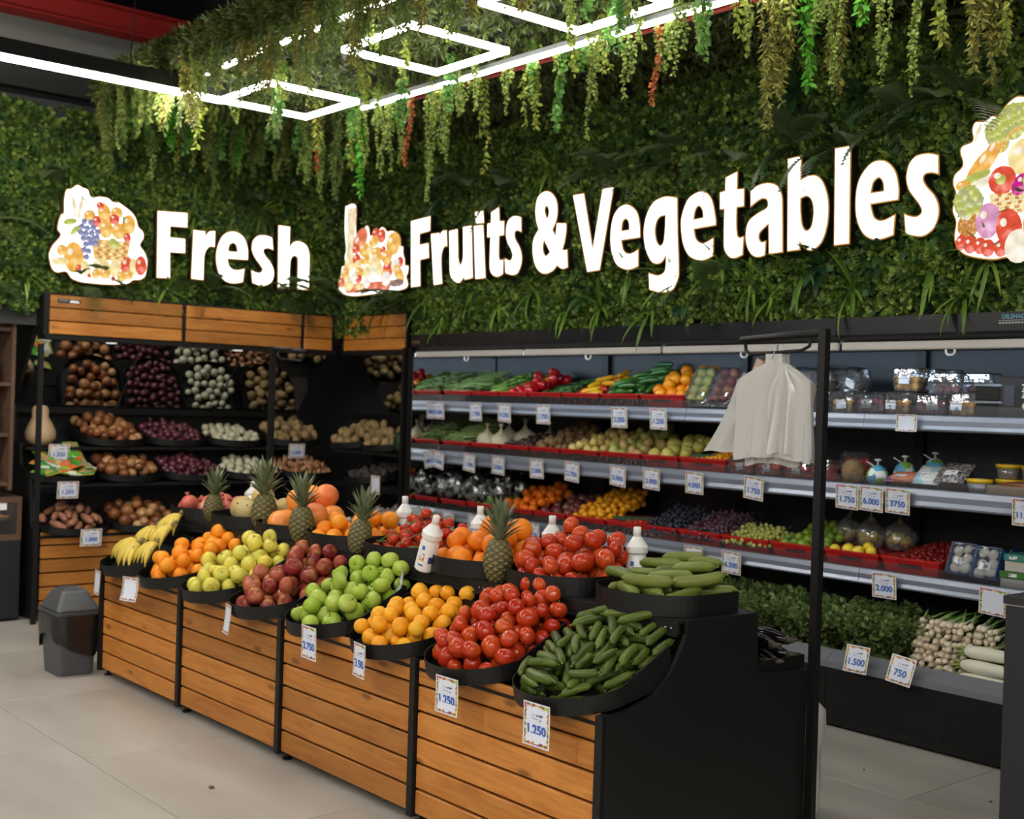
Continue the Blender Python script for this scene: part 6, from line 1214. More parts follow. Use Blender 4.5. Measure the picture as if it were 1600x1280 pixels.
# third shelf
cfill(-7.20, -6.88, 2, rnd_item('avo', .85, 1.1, 0.028), 44, 421, 'small green avocado on the third fridge shelf', 'avocado', 'green avocados', 0.14, 0.22)
cfill(-6.88, -6.46, 2, rnd_item('tang', .9, 1.15, 0.033), 52, 422, 'deep orange tangerine left of the plums', 'tangerine', 'large tangerines', 0.14, 0.28)
cfill(-6.46, -6.12, 2, rnd_item('plum', .9, 1.1, 0.032), 36, 423, 'dark purple plum on the third fridge shelf', 'plum', 'plums', 0.12, 0.24)
cfill(-6.12, -5.74, 2, rnd_item('smalltang', .85, 1.15, 0.024), 110, 424, 'small orange tangerine right of the plums', 'tangerine', 'small tangerines', 0.13, 0.30)
cfill(-5.74, -5.44, 2, rnd_item('straw', .85, 1.2, 0.018), 40, 425, 'red strawberry in the crate left of the black grapes', 'strawberry', 'strawberries', 0.085, 0.11, fl=(0.05, 0.0), y1=5.95)
m_green_pl = pmat('green_divider', [(0.01, 0.09, 0.045)], rough=0.5)
for (x, s, w) in ((-5.59, 2, 'left of the strawberries'), (-4.93, 1, 'left of the kumquats'), (-4.22, 2, 'left of the limes')):
    o = obj('crate_liner', MB().box(-0.13, 0.13, -0.004, 0.004, 0, 0.03).mesh('crate_liner', False, m_green_pl), None, (x-0.08, 5.86, SH[s][0]+0.075), (0, 0, 0.9)); tag(o, 'dark green liner strip lying across the crate '+w, 'liner')
def grape_mesh(mat, n, seed, r=0.0125):
    q = random.Random(seed); mb = MB(); base = ball(r, seg=9, rings=7)
    H = Heap(seed)
    for k in range(n):
        best = None
        for _ in range(10):
            x, y = q.gauss(0, .040), q.gauss(0, .05); z = H.rest([(x, y, 0, r)], lambda a, b: 0)
            if best is None or z+0.6*math.hypot(x, y) < best[0]: best = (z+0.6*math.hypot(x, y), x, y, z)
        H.add([(best[1], best[2], 0, r)], best[3]); mb.add([(p[0]+best[1], p[1]+best[2], p[2]*1.1+best[3]) for p in base.v], base.f)
    return sm(mb, 'grapes', mat)
gs_ = sm(MB().tube([(0, 0.02, .03), (0.01, 0.05, .06), (0.02, .075, .075)], [0.003, .0025, .003], 5), 'stalk', M_stemb)
for x0, x1, mat, col, seed in ((-5.45, -5.11, m_gblack, 'blue-black', 1), (-5.11, -4.77, m_gred, 'dusky red', 2), (-4.77, -4.41, m_ggreen, 'pale green', 3)):
    crate(x0, x1, 2, 'red plastic crate on the third fridge shelf under the %s grapes' % col)
    gm = [grape_mesh(mat, 64, seed*10+k) for k in range(2)]; k = 0
    for j, y in enumerate((5.755, 5.86, 5.97)):
        for x in (x0+0.085, (x0+x1)/2, x1-0.085):
            if col == 'pale green' and j == 2: continue
            t = thing('grape_bunch', '%s bunch of grapes, %s row, %s of its crate' % (col, ('front', 'middle', 'back')[j], 'left' if x < (x0+x1)/2-.02 else ('right' if x > (x0+x1)/2+.02 else 'centre')), 'grapes', (x, y, SH[2][0]+0.035+0.045*j), (0, 0, rnd.uniform(0, 6)), '%s grapes' % col)
            obj('grapes', gm[k % 2], t); obj('stalk', gs_, t); k += 1
cfill(-4.41, -4.05, 2, rnd_item('lime', .9, 1.1, 0.029), 40, 431, 'green lime on the third fridge shelf', 'lime', 'limes', 0.11, 0.22)
cfill(-4.05, -3.69, 2, rnd_item('lemon', .9, 1.1, 0.034), 22, 432, 'yellow lemon on the third fridge shelf', 'lemon', 'lemons', 0.12, 0.17, y1=5.95)
cfill(-3.69, -3.34, 2, rnd_item('cherry', .9, 1.1, 0.0135), 270, 433, 'small dark red cherry tomato on the third fridge shelf', 'cherry tomato', 'cherry tomatoes', 0.10, 0.16, fl=(0.05, 0.06))
# bags of lemons behind, bagged salads, knotted bags
m_bagclear = clearmat('thin_bag_film', refl=0.16, rough=0.14, body=0.16)
def crumple(L, w, h, amp, seed, neck=False):
    mb = ball(1.0, seg=26, rings=16); q = []
    for p in mb.v:
        v = Vector(p); n = mnoise.noise(v*2.2+Vector((seed*3.3, 0, 0)))+0.6*mnoise.noise(v*5+Vector((0, seed*2.1, 0)))
        v = v*(1+amp*n); z = v.z
        if neck and z > 0.35: k = max(0.12, 1-(z-0.35)*2.2); v.x *= k; v.y *= k; z = 0.35+(z-0.35)*1.5
        q.append((v.x*L/2, v.y*w/2, max(0, (z+0.8))*h/1.8))
    mb.v = q; return mb
cb_ = [sm(crumple(0.2, 0.2, 0.16, 0.22, s, True), 'film', m_bagclear) for s in (1, 2)]
m_lemonbag = [PR['lemon'], PR['garlic']]
for k, (x, y, wh) in enumerate(((-4.12, 6.03, 'behind the left lemons'), (-3.80, 6.03, 'behind the right lemons'), (-3.95, 5.98, 'between the lemon crate and the back'))):
    t = thing('lemon_bag', 'knotted clear bag of pale lemons '+wh, 'bag', (x, y, SH[2][0]+0.08), (0, 0, k), 'clear bags of lemons'); obj('film', cb_[k % 2], t, None, None, (0.85, .85, 1.1))
    for j in range(5): obj('lemon', PR['lemon'][0][1], t, (0.045*math.cos(j*1.26), 0.045*math.sin(j*1.26), 0.045+0.02*(j % 2)), (j, j, 0), .85)
m_foil = pmat('salad_bag_foil', [(0.30, 0.31, 0.30), (0.5, 0.52, 0.52)], vary=30.0, metallic=0.75, rough=0.16, bump=1.0, bscale=26, mottle=((0.03, 0.035, 0.03), 12, 0.45, 0.6))
sb_ = [sm(crumple(0.17, 0.12, 0.17, 0.3, s), 'salad_bag', m_foil) for s in (5, 6, 7)]
for k in range(10):
    x = -7.47+0.065*k+rnd.uniform(-.01, .01); j = k % 2
    o = obj('salad_bag', sb_[k % 3], None, (x if x < -6.9 else -6.95, 5.78+0.17*j, SH[2][0]+0.08+0.05*j), (rnd.uniform(-.3, .3), 0, rnd.uniform(0, 6)), rnd.uniform(.85, 1.1)); tag(o, 'crinkled silvery salad bag %s of the third shelf heap, %s' % ('back row' if j else 'front row', ['first', 'second', 'third', 'fourth', 'fifth'][k//2]+' from the mirror'), 'salad bag', 'silvery salad bags')
    obj('tie', MB().box(-.006, .006, -.003, .003, .16, .18).mesh('tie', False, M_paper), o)
crate(-7.53, -7.21, 2, 'red plastic crate on the third fridge shelf under the salad bags')
m_ybag = pmat('milky_bag_film', [(0.62, 0.58, 0.38), (0.74, 0.70, 0.52)], vary=20.0, rough=0.25, bump=0.5, bscale=30, mottle=((0.70, 0.66, 0.5), 8, .5, .7), translucent=0.2)
yb_ = [sm(crumple(0.16, 0.14, 0.16, 0.16, s, True), 'knotted_bag', m_ybag) for s in (11, 12)]
for k, (x, y, sc, wh) in enumerate(((-7.10, 5.77, 1.0, 'front left'), (-6.95, 5.78, 1.0, 'front right'), (-7.06, 5.95, 1.15, 'behind left'), (-6.90, 5.97, 1.2, 'behind right'), (-6.74, 6.07, 1.1, 'behind the dark figs'))):
    o = obj('knotted_bag', yb_[k % 2], None, (x, y, SH[1][0]+(0.03 if k < 2 else 0.03)), (0, 0, k*1.3), sc); tag(o, 'knotted milky yellow bag on the second fridge shelf, '+wh, 'bag', 'knotted yellow bags'); obj('knot', MB().lathe([(0.006, .165), (.012, .18), (.02, .20)], 8).mesh('knot', True, m_ybag), o)
crate(-7.18, -6.85, 1, 'red plastic crate on the second fridge shelf under the knotted yellow bags')

# ------------------------------------------------------------------ packaged goods on the right of the fridge
m_sticker = packmat('sticker_print', [(0.8, 0.8, 0.8), (0.75, 0.76, 0.78), (0.8, 0.8, 0.8), (0.25, 0.25, 0.27), (0.8, 0.8, 0.8), (0.8, 0.8, 0.8)], 90, 0.4)
def punnet_mesh(w, d, h):
    mb = MB(); rr = []
    for z, k in ((0, .86), (h*.5, .95), (h*.52, 1.0), (h*.56, 1.0), (h*.58, .95), (h*.93, .88), (h, .80)):
        n = 16; ring = []
        for i in range(n):
            a = 2*PI*(i+.5)/n; c, s = math.cos(a), math.sin(a); e = 0.35
            ring.append((w/2*k*math.copysign(abs(c)**e, c), d/2*k*math.copysign(abs(s)**e, s), z))
        rr.append(ring)
    vs = [p for r_ in rr for p in r_]; n = 16; fs = [tuple(range(n))[::-1], tuple(6*n+i for i in range(n))]
    for k in range(6):
        for i in range(n): fs.append((k*n+i, k*n+(i+1) % n, (k+1)*n+(i+1) % n, (k+1)*n+i))
    return mb.add(vs, fs).mesh('clear_box', False, M_clear)
pun = punnet_mesh(0.15, 0.12, 0.11); punw = punnet_mesh(0.19, 0.13, 0.10)
m_date = pmat('date_skin', [(0.16, 0.05, 0.02), (0.24, 0.09, 0.03)], rough=0.35); m_rasp = pmat('purple_fruit', [(0.16, 0.02, 0.035), (0.24, 0.03, 0.05)], rough=0.4)
BAL = {'yellow': sm(ball(0.019, seg=10, rings=8), 'fruit', pmat('yellow_plum_skin', [(0.72, 0.46, 0.06), (0.78, 0.52, 0.10)], rough=0.3)), 'purple': sm(ball(0.021, seg=10, rings=8, sq=1.1), 'fruit', m_rasp), 'amber': sm(ball(0.018, seg=10, rings=8), 'fruit', m_kumq),
       'brown': sm(ball(0.018, seg=10, rings=8, sq=1.3), 'fruit', m_date), 'red': sm(ball(0.016, seg=10, rings=8, sq=1.2), 'fruit', m_straw), 'pale': sm(ball(0.033, seg=14, rings=10), 'apple', m_guava), 'wine': sm(ball(0.033, seg=14, rings=10), 'apple', m_rapple)}
def punnet(x, y, z, col, label, me=pun, rot=(0, 0, 0), w=0.15, d=0.12, n=(3, 2, 2), sc=1.12, sticker=(0.0, 0.05, 0.05), rs=1.0):
    t = thing('fruit_box', label, 'fruit box', (x, y, z), rot, 'clear plastic fruit boxes'); t.scale = (sc,)*3
    obj('clear_box', me, t); bmesh_ = BAL[col]
    for k in range(n[2]):
        for i in range(n[0]):
            for j in range(n[1]):
                obj('fruit', bmesh_, t, ((i-(n[0]-1)/2)*w*.80/n[0]+rnd.uniform(-.004, .004), (j-(n[1]-1)/2)*d*.78/n[1], 0.022+k*0.033), (rnd.random()*3, rnd.random()*3, 0), rs)
    if sticker: obj('sticker', MB().box(-.024, .024, -.0008, 0, -.018, .018).mesh('sticker', False, m_sticker) if 'sticker' not in bpy.data.meshes else bpy.data.meshes['sticker'], t, (sticker[0], -d/2*.965, sticker[1]), (0, sticker[2], 0), 1.15)
z1 = SH[0][0]
for k, (x, col, wh) in enumerate(((-4.30, 'purple', 'right behind the hanging bags'), (-4.13, 'brown', 'beside the pole, dark dates'), (-3.975, 'yellow', 'yellow plums'), (-3.80, 'purple', 'left one with purple fruit'), (-3.63, 'amber', 'orange fruit in the middle'), (-3.45, 'purple', 'right one with purple fruit'), (-3.27, 'amber', 'orange fruit next to the dark box'))):
    punnet(x, 5.75, z1, col, 'clear fruit box, front row of the top shelf, '+wh, punw if col == 'purple' else pun, (0, 0, rnd.uniform(-.06, .06)), 0.17 if col == 'purple' else .15, 0.12, (4, 2, 2) if col == 'purple' else (3, 2, 2), sticker=(rnd.uniform(-.03, .03), rnd.uniform(.03, .06), rnd.uniform(-.15, .15)))
for j, y in enumerate((5.89, 6.03)):
    for k, x in enumerate((-4.32, -4.15, -3.98, -3.82, -3.65, -3.48)):
        punnet(x, y, z1, ('yellow', 'brown', 'purple')[k % 3], 'clear plastic fruit box, %s row of the top shelf, %s from the left' % (('second', 'back')[j], ('first', 'second', 'third', 'fourth', 'fifth', 'sixth')[k]), pun, sticker=None, n=(3, 1, 2))
for k, x in enumerate((-4.33, -4.18, -4.0)): punnet(x, 5.86, z1+0.128, 'brown', 'clear fruit box lying on the heap left of the pole, '+('left', 'middle', 'right')[k], pun, (0.2, 0.1, rnd.uniform(-.4, .4)), sticker=(0.02, .05, .3), n=(3, 1, 1))
for k, y in enumerate((5.80, 5.93, 6.06)): punnet(-3.62+0.03*k, y, z1+0.128, 'amber', 'clear box of orange fruit stacked on top, '+('front', 'middle', 'back')[k]+' of three', pun, (0, 0, .05), sticker=(0, .055, .05) if k == 0 else None)
for k, (x, y) in enumerate(((-3.42, 5.84), (-3.28, 5.9))): punnet(x, y, z1+0.115, 'purple', 'flat clear box lying on the purple fruit boxes, '+('left', 'right')[k], punw, sticker=None, n=(3, 1, 1))
# shrink-wrapped apple packs beside the oranges
for k, (x, y, z, col, rx, wh) in enumerate(((-5.02, 5.73, .02, 'pale', 1.05, 'standing beside the oranges'), (-4.84, 5.73, .02, 'wine', 1.05, 'standing next to the carton'), (-5.0, 5.95, .12, 'pale', 0.0, 'lying on top at the back'))):
    t = thing('apple_pack', 'clear wrapped pack of %s apples %s' % ('pale yellow' if col == 'pale' else 'dark red', wh), 'apple pack', (x, y, z1+z), (rx, 0, 0), 'wrapped apple packs')
    obj('wrap', punnet_mesh(0.17, 0.26, 0.075), t, (0, 0.12 if rx else 0, 0))
    for i in range(2):
        for j in range(3 if not rx else 4): obj('apple', BAL[col], t, ((i-.5)*.072, (0.12 if rx else 0)+(j-(1 if not rx else 1.5))*.062, .037))
    obj('tray', MB().box(-.08, .08, -.12+(0.12 if rx else 0), .12+(.12 if rx else 0), -.004, .003).mesh('tray', False, M_white), t)
m_carton = pmat('printed_carton', [(0.42, 0.19, 0.10), (0.48, 0.24, 0.14)], vary=6.0, rough=0.6)
t = thing('fruit_carton', 'slim brown printed carton leaning beside the hanging bags', 'carton', (-4.70, 5.75, z1), (0, 0.42, 0)); obj('panel', MB().cbox(-.03, .03, -.012, .25, 0, .33, b=.004).mesh('panel', False, m_carton), t); obj('panel_window', MB().box(-.024, .024, -.0135, -.012, .10, .22).mesh('panel_window', False, pmat('carton_red', [(0.45, 0.06, 0.04)], rough=.5)), t)
for k, q in enumerate((.045, .27)): obj('print_dot', MB().lathe([(0.012, 0), (0.012, 0.001)], 10).xf(Matrix.Rotation(PI/2, 4, 'X')).mesh('print_dot', False, pmat('carton_yellow', [(0.7, 0.4, 0.08)], rough=.5)), t, (0, -.0125, q))
# dark lidded boxes and black cartons
m_smoke = pmat('smoky_plastic', [(0.022, 0.02, 0.018)], rough=0.15)
for k in range(2):
    t = thing('lidded_box', 'dark plastic box with clear lid, %s of the two stacked left of the black cartons' % ('lower', 'upper')[k], 'box', (-3.13, 5.76, z1+k*.085)); obj('base', MB().cbox(-.07, .07, -.06, .06, 0, .07, b=.006).mesh('base', False, m_smoke), t); obj('lid', MB().cbox(-.074, .074, -.064, .064, .07, .083, b=.004).mesh('lid', False, clearmat('lid_clear', refl=.2, body=.35)), t)
m_bcart = pmat('black_carton', [(0.012, 0.010, 0.010)], rough=0.35)
for k, x in enumerate((-2.985, -2.80, -2.61)):
    t = thing('gift_carton', 'black carton with a window and white emblem, %s on the top shelf' % ('leftmost', 'middle', 'rightmost')[k], 'carton', (x, 5.80, z1+.001), group='black cartons on the top shelf'); obj('box', MB().cbox(-.088, .088, -.10, .14, 0, .20, b=.003).mesh('box', False, m_bcart), t)
    obj('window', MB().box(-.062, -.008, -.1015, -.1, .06, .16).mesh('window', False, pmat('carton_window', [(0.07, 0.07, 0.085)], rough=.1)), t); obj('emblem', MB().lathe([(0.018, 0), (0.018, .001)], 12).xf(Matrix.Rotation(PI/2, 4, 'X')).mesh('emblem', False, pmat('emblem_cream', [(0.62, 0.58, 0.40)], rough=.5)), t, (.05, -.1, .06))
    em = MB()
    for q in range(7): em.box(.03+.004*(q % 3), .055-.003*(q % 2)+.005*(q % 3 == 1), -.1012, -.1, .10+q*.010, .106+q*.010)
    obj('calligraphy', em.mesh('calligraphy', False, M_paper), t); obj('lid_flap', MB().box(-.088, .088, -.10, .14, .2, .204).mesh('lid_flap', False, pmat('carton_lid', [(0.03, 0.03, 0.035)], rough=.2)), t)
    if k == 1: obj('yellow_band', MB().box(-.089, .0, -.1018, -.1, .085, .12).mesh('yellow_band', False, pmat('band_yellow', [(0.75, 0.58, 0.02)], rough=.5)), t)
# second shelf right: berry boxes, coconut, coconut drinks, packets, tubs
z2 = SH[1][0]
for k, x in enumerate((-4.66, -4.46, -4.26, -4.10)): punnet(x, 5.745, z2, 'red', 'clear berry box, front row of the second shelf, %s from the left' % ('first', 'second', 'third', 'fourth')[k], punw if k < 3 else pun, (0, 0, rnd.uniform(-.1, .1)), .17, .12, (5, 3, 2), sc=(1.05 if k < 3 else .95), sticker=(0.01, .05, rnd.uniform(-.4, .4)), rs=1.0)
for k, x in enumerate((-4.62, -4.42, -4.22)): punnet(x, 5.90, z2+.01, 'red', 'clear berry box, back row of the second shelf, %s from the left' % ('first', 'second', 'third')[k], punw, sticker=None, n=(4, 1, 2), w=.17)
punnet(-4.02, 5.98, z2+.06, 'red', 'dark red berry box raised behind the coconut', punw, (1.0, 0, 0), .17, .12, (4, 2, 2), sticker=(-.03, .05, .2))
o = obj('coconut', sm(ball(0.062, sq=1.08, noise=.06, seg=24, rings=16), 'coconut', m_coco), None, (-3.92, 5.75, z2+.066)); tag(o, 'hairy brown coconut on the second shelf', 'coconut')
hm = MB(); q = random.Random(5)
for k in range(150):
    a, b = q.uniform(0, 6.28), q.uniform(-1.2, 1.4); d = Vector((math.cos(a)*math.cos(b), math.sin(a)*math.cos(b), math.sin(b))); hm.tube([d*.058, d*.066+Vector((q.gauss(0, .006), q.gauss(0, .006), q.gauss(0, .008))), d*.069+Vector((q.gauss(0, .016), q.gauss(0, .016), q.gauss(0, .014)))], [.0012, .0008, .0004], 3, False)
obj('husk_fibres', hm.mesh('husk_fibres', False, m_coco), o)
m_wrap = packmat('coconut_wrap_print', [(0.10, 0.38, 0.60), (0.75, 0.8, 0.8), (0.08, 0.30, 0.55), (0.22, 0.45, 0.06), (0.75, 0.78, 0.78), (0.14, 0.36, 0.08)], 22)
for k, (x, y) in enumerate(((-3.775, 5.76), (-3.70, 5.90), (-3.60, 6.03))):
    t = obj('coconut_drink', sm(ball(0.058, sq=1.0, egg=-.1, bot=.1, seg=20, rings=14), 'coconut_drink', m_wrap), None, (x, y, z2+.053+.022*k)); tag(t, 'coconut drink in a blue printed wrap with white tap, '+('nearest', 'middle', 'farthest')[k], 'coconut drink', 'coconut drinks'); obj('tap', sm(MB().lathe([(.006, .05), (.006, .078), (.018, .08), (.018, .087), (.004, .09)], 10), 'tap', M_white), t); obj('straw', MB().tube([(-.012, -.02, .052), (-.05, -.03, .075)], .003, 6).mesh('straw', False, M_white), t)
for k, (x, y, mm, lab, s) in enumerate(((-3.60, 5.73, 'salmon', 'salmon-coloured packet in front of the coconut drinks', 1.0), (-3.47, 5.77, 'silver', 'white and blue packet right of the salmon-coloured one', 1.05), (-3.34, 5.78, 'seed', 'speckled grey packet of seeds leaning left of the tubs', 1.1))):
    mt = {'salmon': packmat('salmon_print', [(0.62, 0.20, 0.12), (0.68, 0.26, 0.16), (0.60, 0.18, 0.11), (0.35, 0.15, 0.35)], 10), 'silver': packmat('silver_print', [(0.6, 0.65, 0.68), (0.35, 0.52, 0.60), (0.10, 0.08, 0.06), (0.7, 0.72, 0.7)], 14), 'seed': packmat('seed_print', [(0.22, 0.20, 0.19), (0.06, 0.05, 0.05), (0.34, 0.32, 0.30), (0.15, 0.13, 0.12)], 120)}[mm]
    o = obj('food_packet', sm(pillow(.15, .17, .04, seed=30+k), 'food_packet', mt), None, (x, y, z2+.055+.02*k), (.55 if k else .25, 0, .1), s); tag(o, lab, 'packet'); obj('label', MB().box(-.03, .03, -.05, -.01, .0205, .0215).mesh('label', False, m_sticker), o)
m_tubc = clearmat('tub_clear', tint=(.55, .45, .38), refl=.1, body=.25); m_ylid = pmat('yellow_lid', [(0.78, 0.50, 0.012)], rough=.35)
for k, (x, y, z) in enumerate(((-3.19, 5.76, 0), (-3.13, 5.93, 0), (-3.13, 5.93, .075), (-2.99, 5.90, 0), (-2.98, 5.90, .075))):
    t = thing('food_tub', 'round tub with a yellow lid, '+('alone in front', 'under the left stack', 'top of the left stack', 'under the right stack', 'top of the right stack')[k], 'tub', (x, y, z2+z), group='tubs with yellow lids'); obj('cup', sm(MB().lathe([(.052, 0), (.060, .058)], 20), 'cup', m_tubc), t); obj('contents', sm(MB().lathe([(.050, .003), (.056, .05), (0, .052)], 16), 'contents', m_date), t); obj('lid', sm(MB().lathe([(.062, .055), (.064, .072), (.060, .074), (0, .073)], 22), 'lid', m_ylid), t); obj('label', MB().box(-.02, .02, -.012, .012, .074, .0745).mesh('label', False, M_paper), t)
m_card = pmat('cardboard', [(0.36, 0.26, 0.16), (0.40, 0.29, 0.18)], vary=8.0, rough=.8)
o = obj('cardboard_tray', MB().box(-.16, .16, -.1, -.094, 0, .05).box(-.16, .16, .12, .126, 0, .05).box(-.16, -.154, -.1, .12, 0, .05).box(.154, .16, -.1, .12, 0, .05).box(-.16, .16, -.1, .12, 0, .005).mesh('cardboard_tray', False, m_card), None, (-2.95, 5.77, z2+.001)); tag(o, 'low cardboard tray at the right end of the second shelf', 'cardboard tray'); obj('dried_fruit', sm(crumple(.30, .20, .06, .3, 9), 'dried_fruit', m_date), o, (0, .01, .012))
# third shelf right: mushroom trays, green boxes
z3 = SH[2][0]; m_btray = pmat('blue_tray_plastic', [(0.02, 0.09, 0.28)], rough=.3)
mush = sm(MB().lathe([(0, 0), (.009, 0), (.008, .014), (.010, .016), (.024, .014), (.026, .022), (.018, .034), (0, .038)], 14), 'mushroom', m_mush)
for k, (x, y, z, rx) in enumerate(((-3.255, 5.73, .035, 1.15), (-3.115, 5.72, .03, 1.15), (-3.2, 5.92, .06, .5), (-3.03, 5.93, .06, .5), (-3.33, 5.95, .06, .4))):
    t = thing('mushroom_tray', 'blue wrapped tray of white mushrooms, '+('front left', 'front right', 'behind on the left', 'behind on the right', 'next to the cherry tomatoes')[k], 'mushrooms', (x, y, z3+z), (rx, 0, 0), 'blue mushroom trays')
    obj('tray', MB().box(-.065, .065, -.01, .15, -.004, 0).box(-.066, -.063, -.01, .15, 0, .045).box(.063, .066, -.01, .15, 0, .045).box(-.065, .065, .147, .15, 0, .045).box(-.065, .065, -.01, -.007, 0, .03).mesh('tray', False, m_btray), t); obj('film', MB().box(-.065, .065, -.01, .15, .052, .0525).mesh('film', False, clearmat('tight_film', refl=.0, body=.03)), t)
    for i in range(2):
        for j in range(3): obj('mushroom', mush, t, ((i-.5)*.056+rnd.uniform(-.004, .004), .022+j*.048, .004), (rnd.gauss(0, .3), rnd.gauss(0, .3), 0), rnd.uniform(1.05, 1.25))
    if k < 2: obj('sticker', bpy.data.meshes['sticker'], t, (0.0, .05, .0495), (-PI/2, .3, 0), 1.1)
for k, (c1, z) in enumerate((((0.05, 0.16, 0.03), 0), ((0.04, 0.20, 0.16), .085))):
    t = thing('produce_carton', ('green', 'teal')[k]+' topped flat carton, '+('lower', 'upper')[k]+' of two right of the mushrooms', 'carton', (-2.90, 5.77, z3+.001+z)); obj('box', MB().cbox(-.125+.02*k, .125, -.09, .14, 0, .05, b=.003).mesh('box', False, pmat('grey_carton', [(0.46, 0.44, 0.38)], rough=.6)), t); obj('lid', MB().cbox(-.13+.02*k, .13, -.094, .144, .05, .083, b=.003).mesh('lid', False, pmat('carton_lid_%d' % k, [c1], rough=.4)), t); obj('label', MB().box(-.08, -.04, -.0955, -.094, .060, .075).mesh('label', False, m_sticker), t)

# ------------------------------------------------------------------ herbs, spring onions, daikon on the fridge deck
M_herb = leafmat('herb_leaf', [(0.075, 0.13, 0.035), (0.14, 0.21, 0.06), (0.25, 0.33, 0.11)], 0.25)
M_herbl = leafmat('pale_herb_leaf', [(0.16, 0.24, 0.06), (0.26, 0.36, 0.10), (0.36, 0.45, 0.15)], 0.25)
def herb_bunch(mat, seed, n=1500, L=0.30, w=0.10, ls=0.02):
    g = np.random.default_rng(seed); t = g.uniform(0, 1, n)**.6; a = g.uniform(0, 2*PI, n); r = w*np.sqrt(g.uniform(0, 1, n))*(0.35+0.65*t)
    Pp = np.stack([r*np.cos(a), -0.02-0.10*t*t+r*np.sin(a)*.8, L*t*.85+0.02*np.sin(a*3)], -1)
    D = np.stack([np.cos(a)*.8, np.sin(a)*.8-.35, g.uniform(-.6, .9, n)], -1)+g.normal(0, .4, (n, 3))
    V, Fq = leaves(Pp, D, unit(g.normal(0, 1, (n, 3))+np.array([0, -.3, .8])), g.uniform(.6, 1.4, n)*ls, g.uniform(.6, 1.2, n)*ls*.42, fold=.35)
    st = MB()
    for k in range(14):
        b = g.uniform(0, 6.28); q = w*.5*g.uniform(0, 1); st.tube([(0.01*math.cos(b), 0.05, -.02), (q*math.cos(b)*.6, 0, L*.4), (q*math.cos(b), -.07+q*math.sin(b)*.7, L*.8)], .0022, 4, False)
    return np_mesh('leaves', V, Fq, mat), st.mesh('stalks', True, M_stemg)
HB = [herb_bunch(M_herb, 1, 1000, .30, .10, .034), herb_bunch(M_herb, 2, 900, .28, .11, .040), herb_bunch(M_herbl, 3, 1400, .26, .11, .020), herb_bunch(M_herb, 4, 1700, .30, .11, .019)]
for k, (x, y, z, b, wh) in enumerate(((-4.78, 5.62, .33, 3, 'leftmost, behind the eggplants'), (-4.55, 5.60, .33, 2, 'pale feathery, left of the pole'), (-4.33, 5.58, .33, 3, 'curly, just left of the pole'), (-4.12, 5.60, .33, 0, 'first right of the pole'), (-3.92, 5.59, .33, 1, 'second right of the pole'), (-3.74, 5.60, .33, 0, 'third right of the pole'), (-3.56, 5.60, .33, 1, 'next to the spring onions'), (-3.42, 5.72, .33, 3, 'behind the spring onions'), (-4.66, 5.86, .35, 0, 'back row behind the eggplants'), (-4.43, 5.88, .36, 1, 'back row above the feathery bunch'), (-4.2, 5.86, .35, 0, 'back row right of the pole'), (-3.98, 5.86, .35, 1, 'back row, middle'), (-3.78, 5.86, .36, 3, 'back row, right'), (-3.58, 5.88, .36, 0, 'back row next to the onions'))):
    t = thing('herb_bunch', 'leafy green herb bunch '+wh, 'herbs', (x, y, z), (0.12, rnd.uniform(-.15, .15), rnd.uniform(-.3, .3)), 'herb bunches on the fridge deck'); obj('leaves', HB[b][0], t); obj('stalks', HB[b][1], t)
so = sm(MB().lathe([(0, 0), (.006, .002), (.0135, .012), (.0155, .022), (.012, .036), (.0075, .052), (.0065, .085)], 10).xf(Matrix.Rotation(-PI/2, 4, 'X')), 'spring_onion', m_sonion); sk = sm(MB().tube([(0, .08, 0), (0.005, .16, .01), (0, .26, .0)], [.006, .0055, .004], 6), 'stalk', pmat('spring_onion_green', [(0.12, 0.24, 0.05), (0.22, 0.34, 0.1)], rough=.45)); rt = MB()
for k in range(9): a = k*.7; rt.tube([(0, .002, 0), (.006*math.cos(a), -.008, .006*math.sin(a)), (.009*math.cos(a), -.016, .009*math.sin(a)-.004)], [.0009, .0007, .0004], 3, False)
rt = rt.mesh('roots', False, m_sonion); n = 0
for row in range(9):
    for k in range(14):
        x = -3.385+k*.031+rnd.uniform(-.008, .008)
        if x > -2.97 or (row < 4 and x > -3.13): continue
        o = obj('spring_onion', so, None, (x+(row % 2)*.015, 5.475+row*.012+rnd.uniform(-.02, .02), .355+row*.0285+rnd.uniform(-.006, .006)), (rnd.gauss(.12, .15), rnd.gauss(0, .3), rnd.gauss(0, .25)), rnd.uniform(.85, 1.15)); tag(o, 'white spring onion, %s layer of the bundle on the fridge deck, %s' % (('lowest', 'second', 'third', 'fourth', 'fifth', 'sixth', 'seventh', 'eighth', 'top')[row], ('left end', 'left', 'middle', 'right', 'right end')[min(4, k//3)]), 'spring onion', 'spring onions'); obj('stalk', sk, o); obj('roots', rt, o)
dk = sm(MB().tube([(0, 0, 0), (.015, 0, 0), (.04, 0, 0), (.10, .002, 0), (.22, 0, 0), (.30, 0, 0), (.33, 0, 0)], [.008, .022, .030, .033, .030, .018, .003], 16), 'daikon', m_daikon); dl_ = MB()
for k in range(6): a = k*1.05; dl_.tube([(0.01, .012*math.cos(a), .012*math.sin(a)), (-.02, .02*math.cos(a), .02*math.sin(a)-.004), (-.035, .026*math.cos(a), .026*math.sin(a)-.012)], [.006, .005, .002], 5)
dl_ = dl_.mesh('leaf_stub', True, pmat('daikon_green', [(0.22, 0.32, 0.07)], rough=.5))
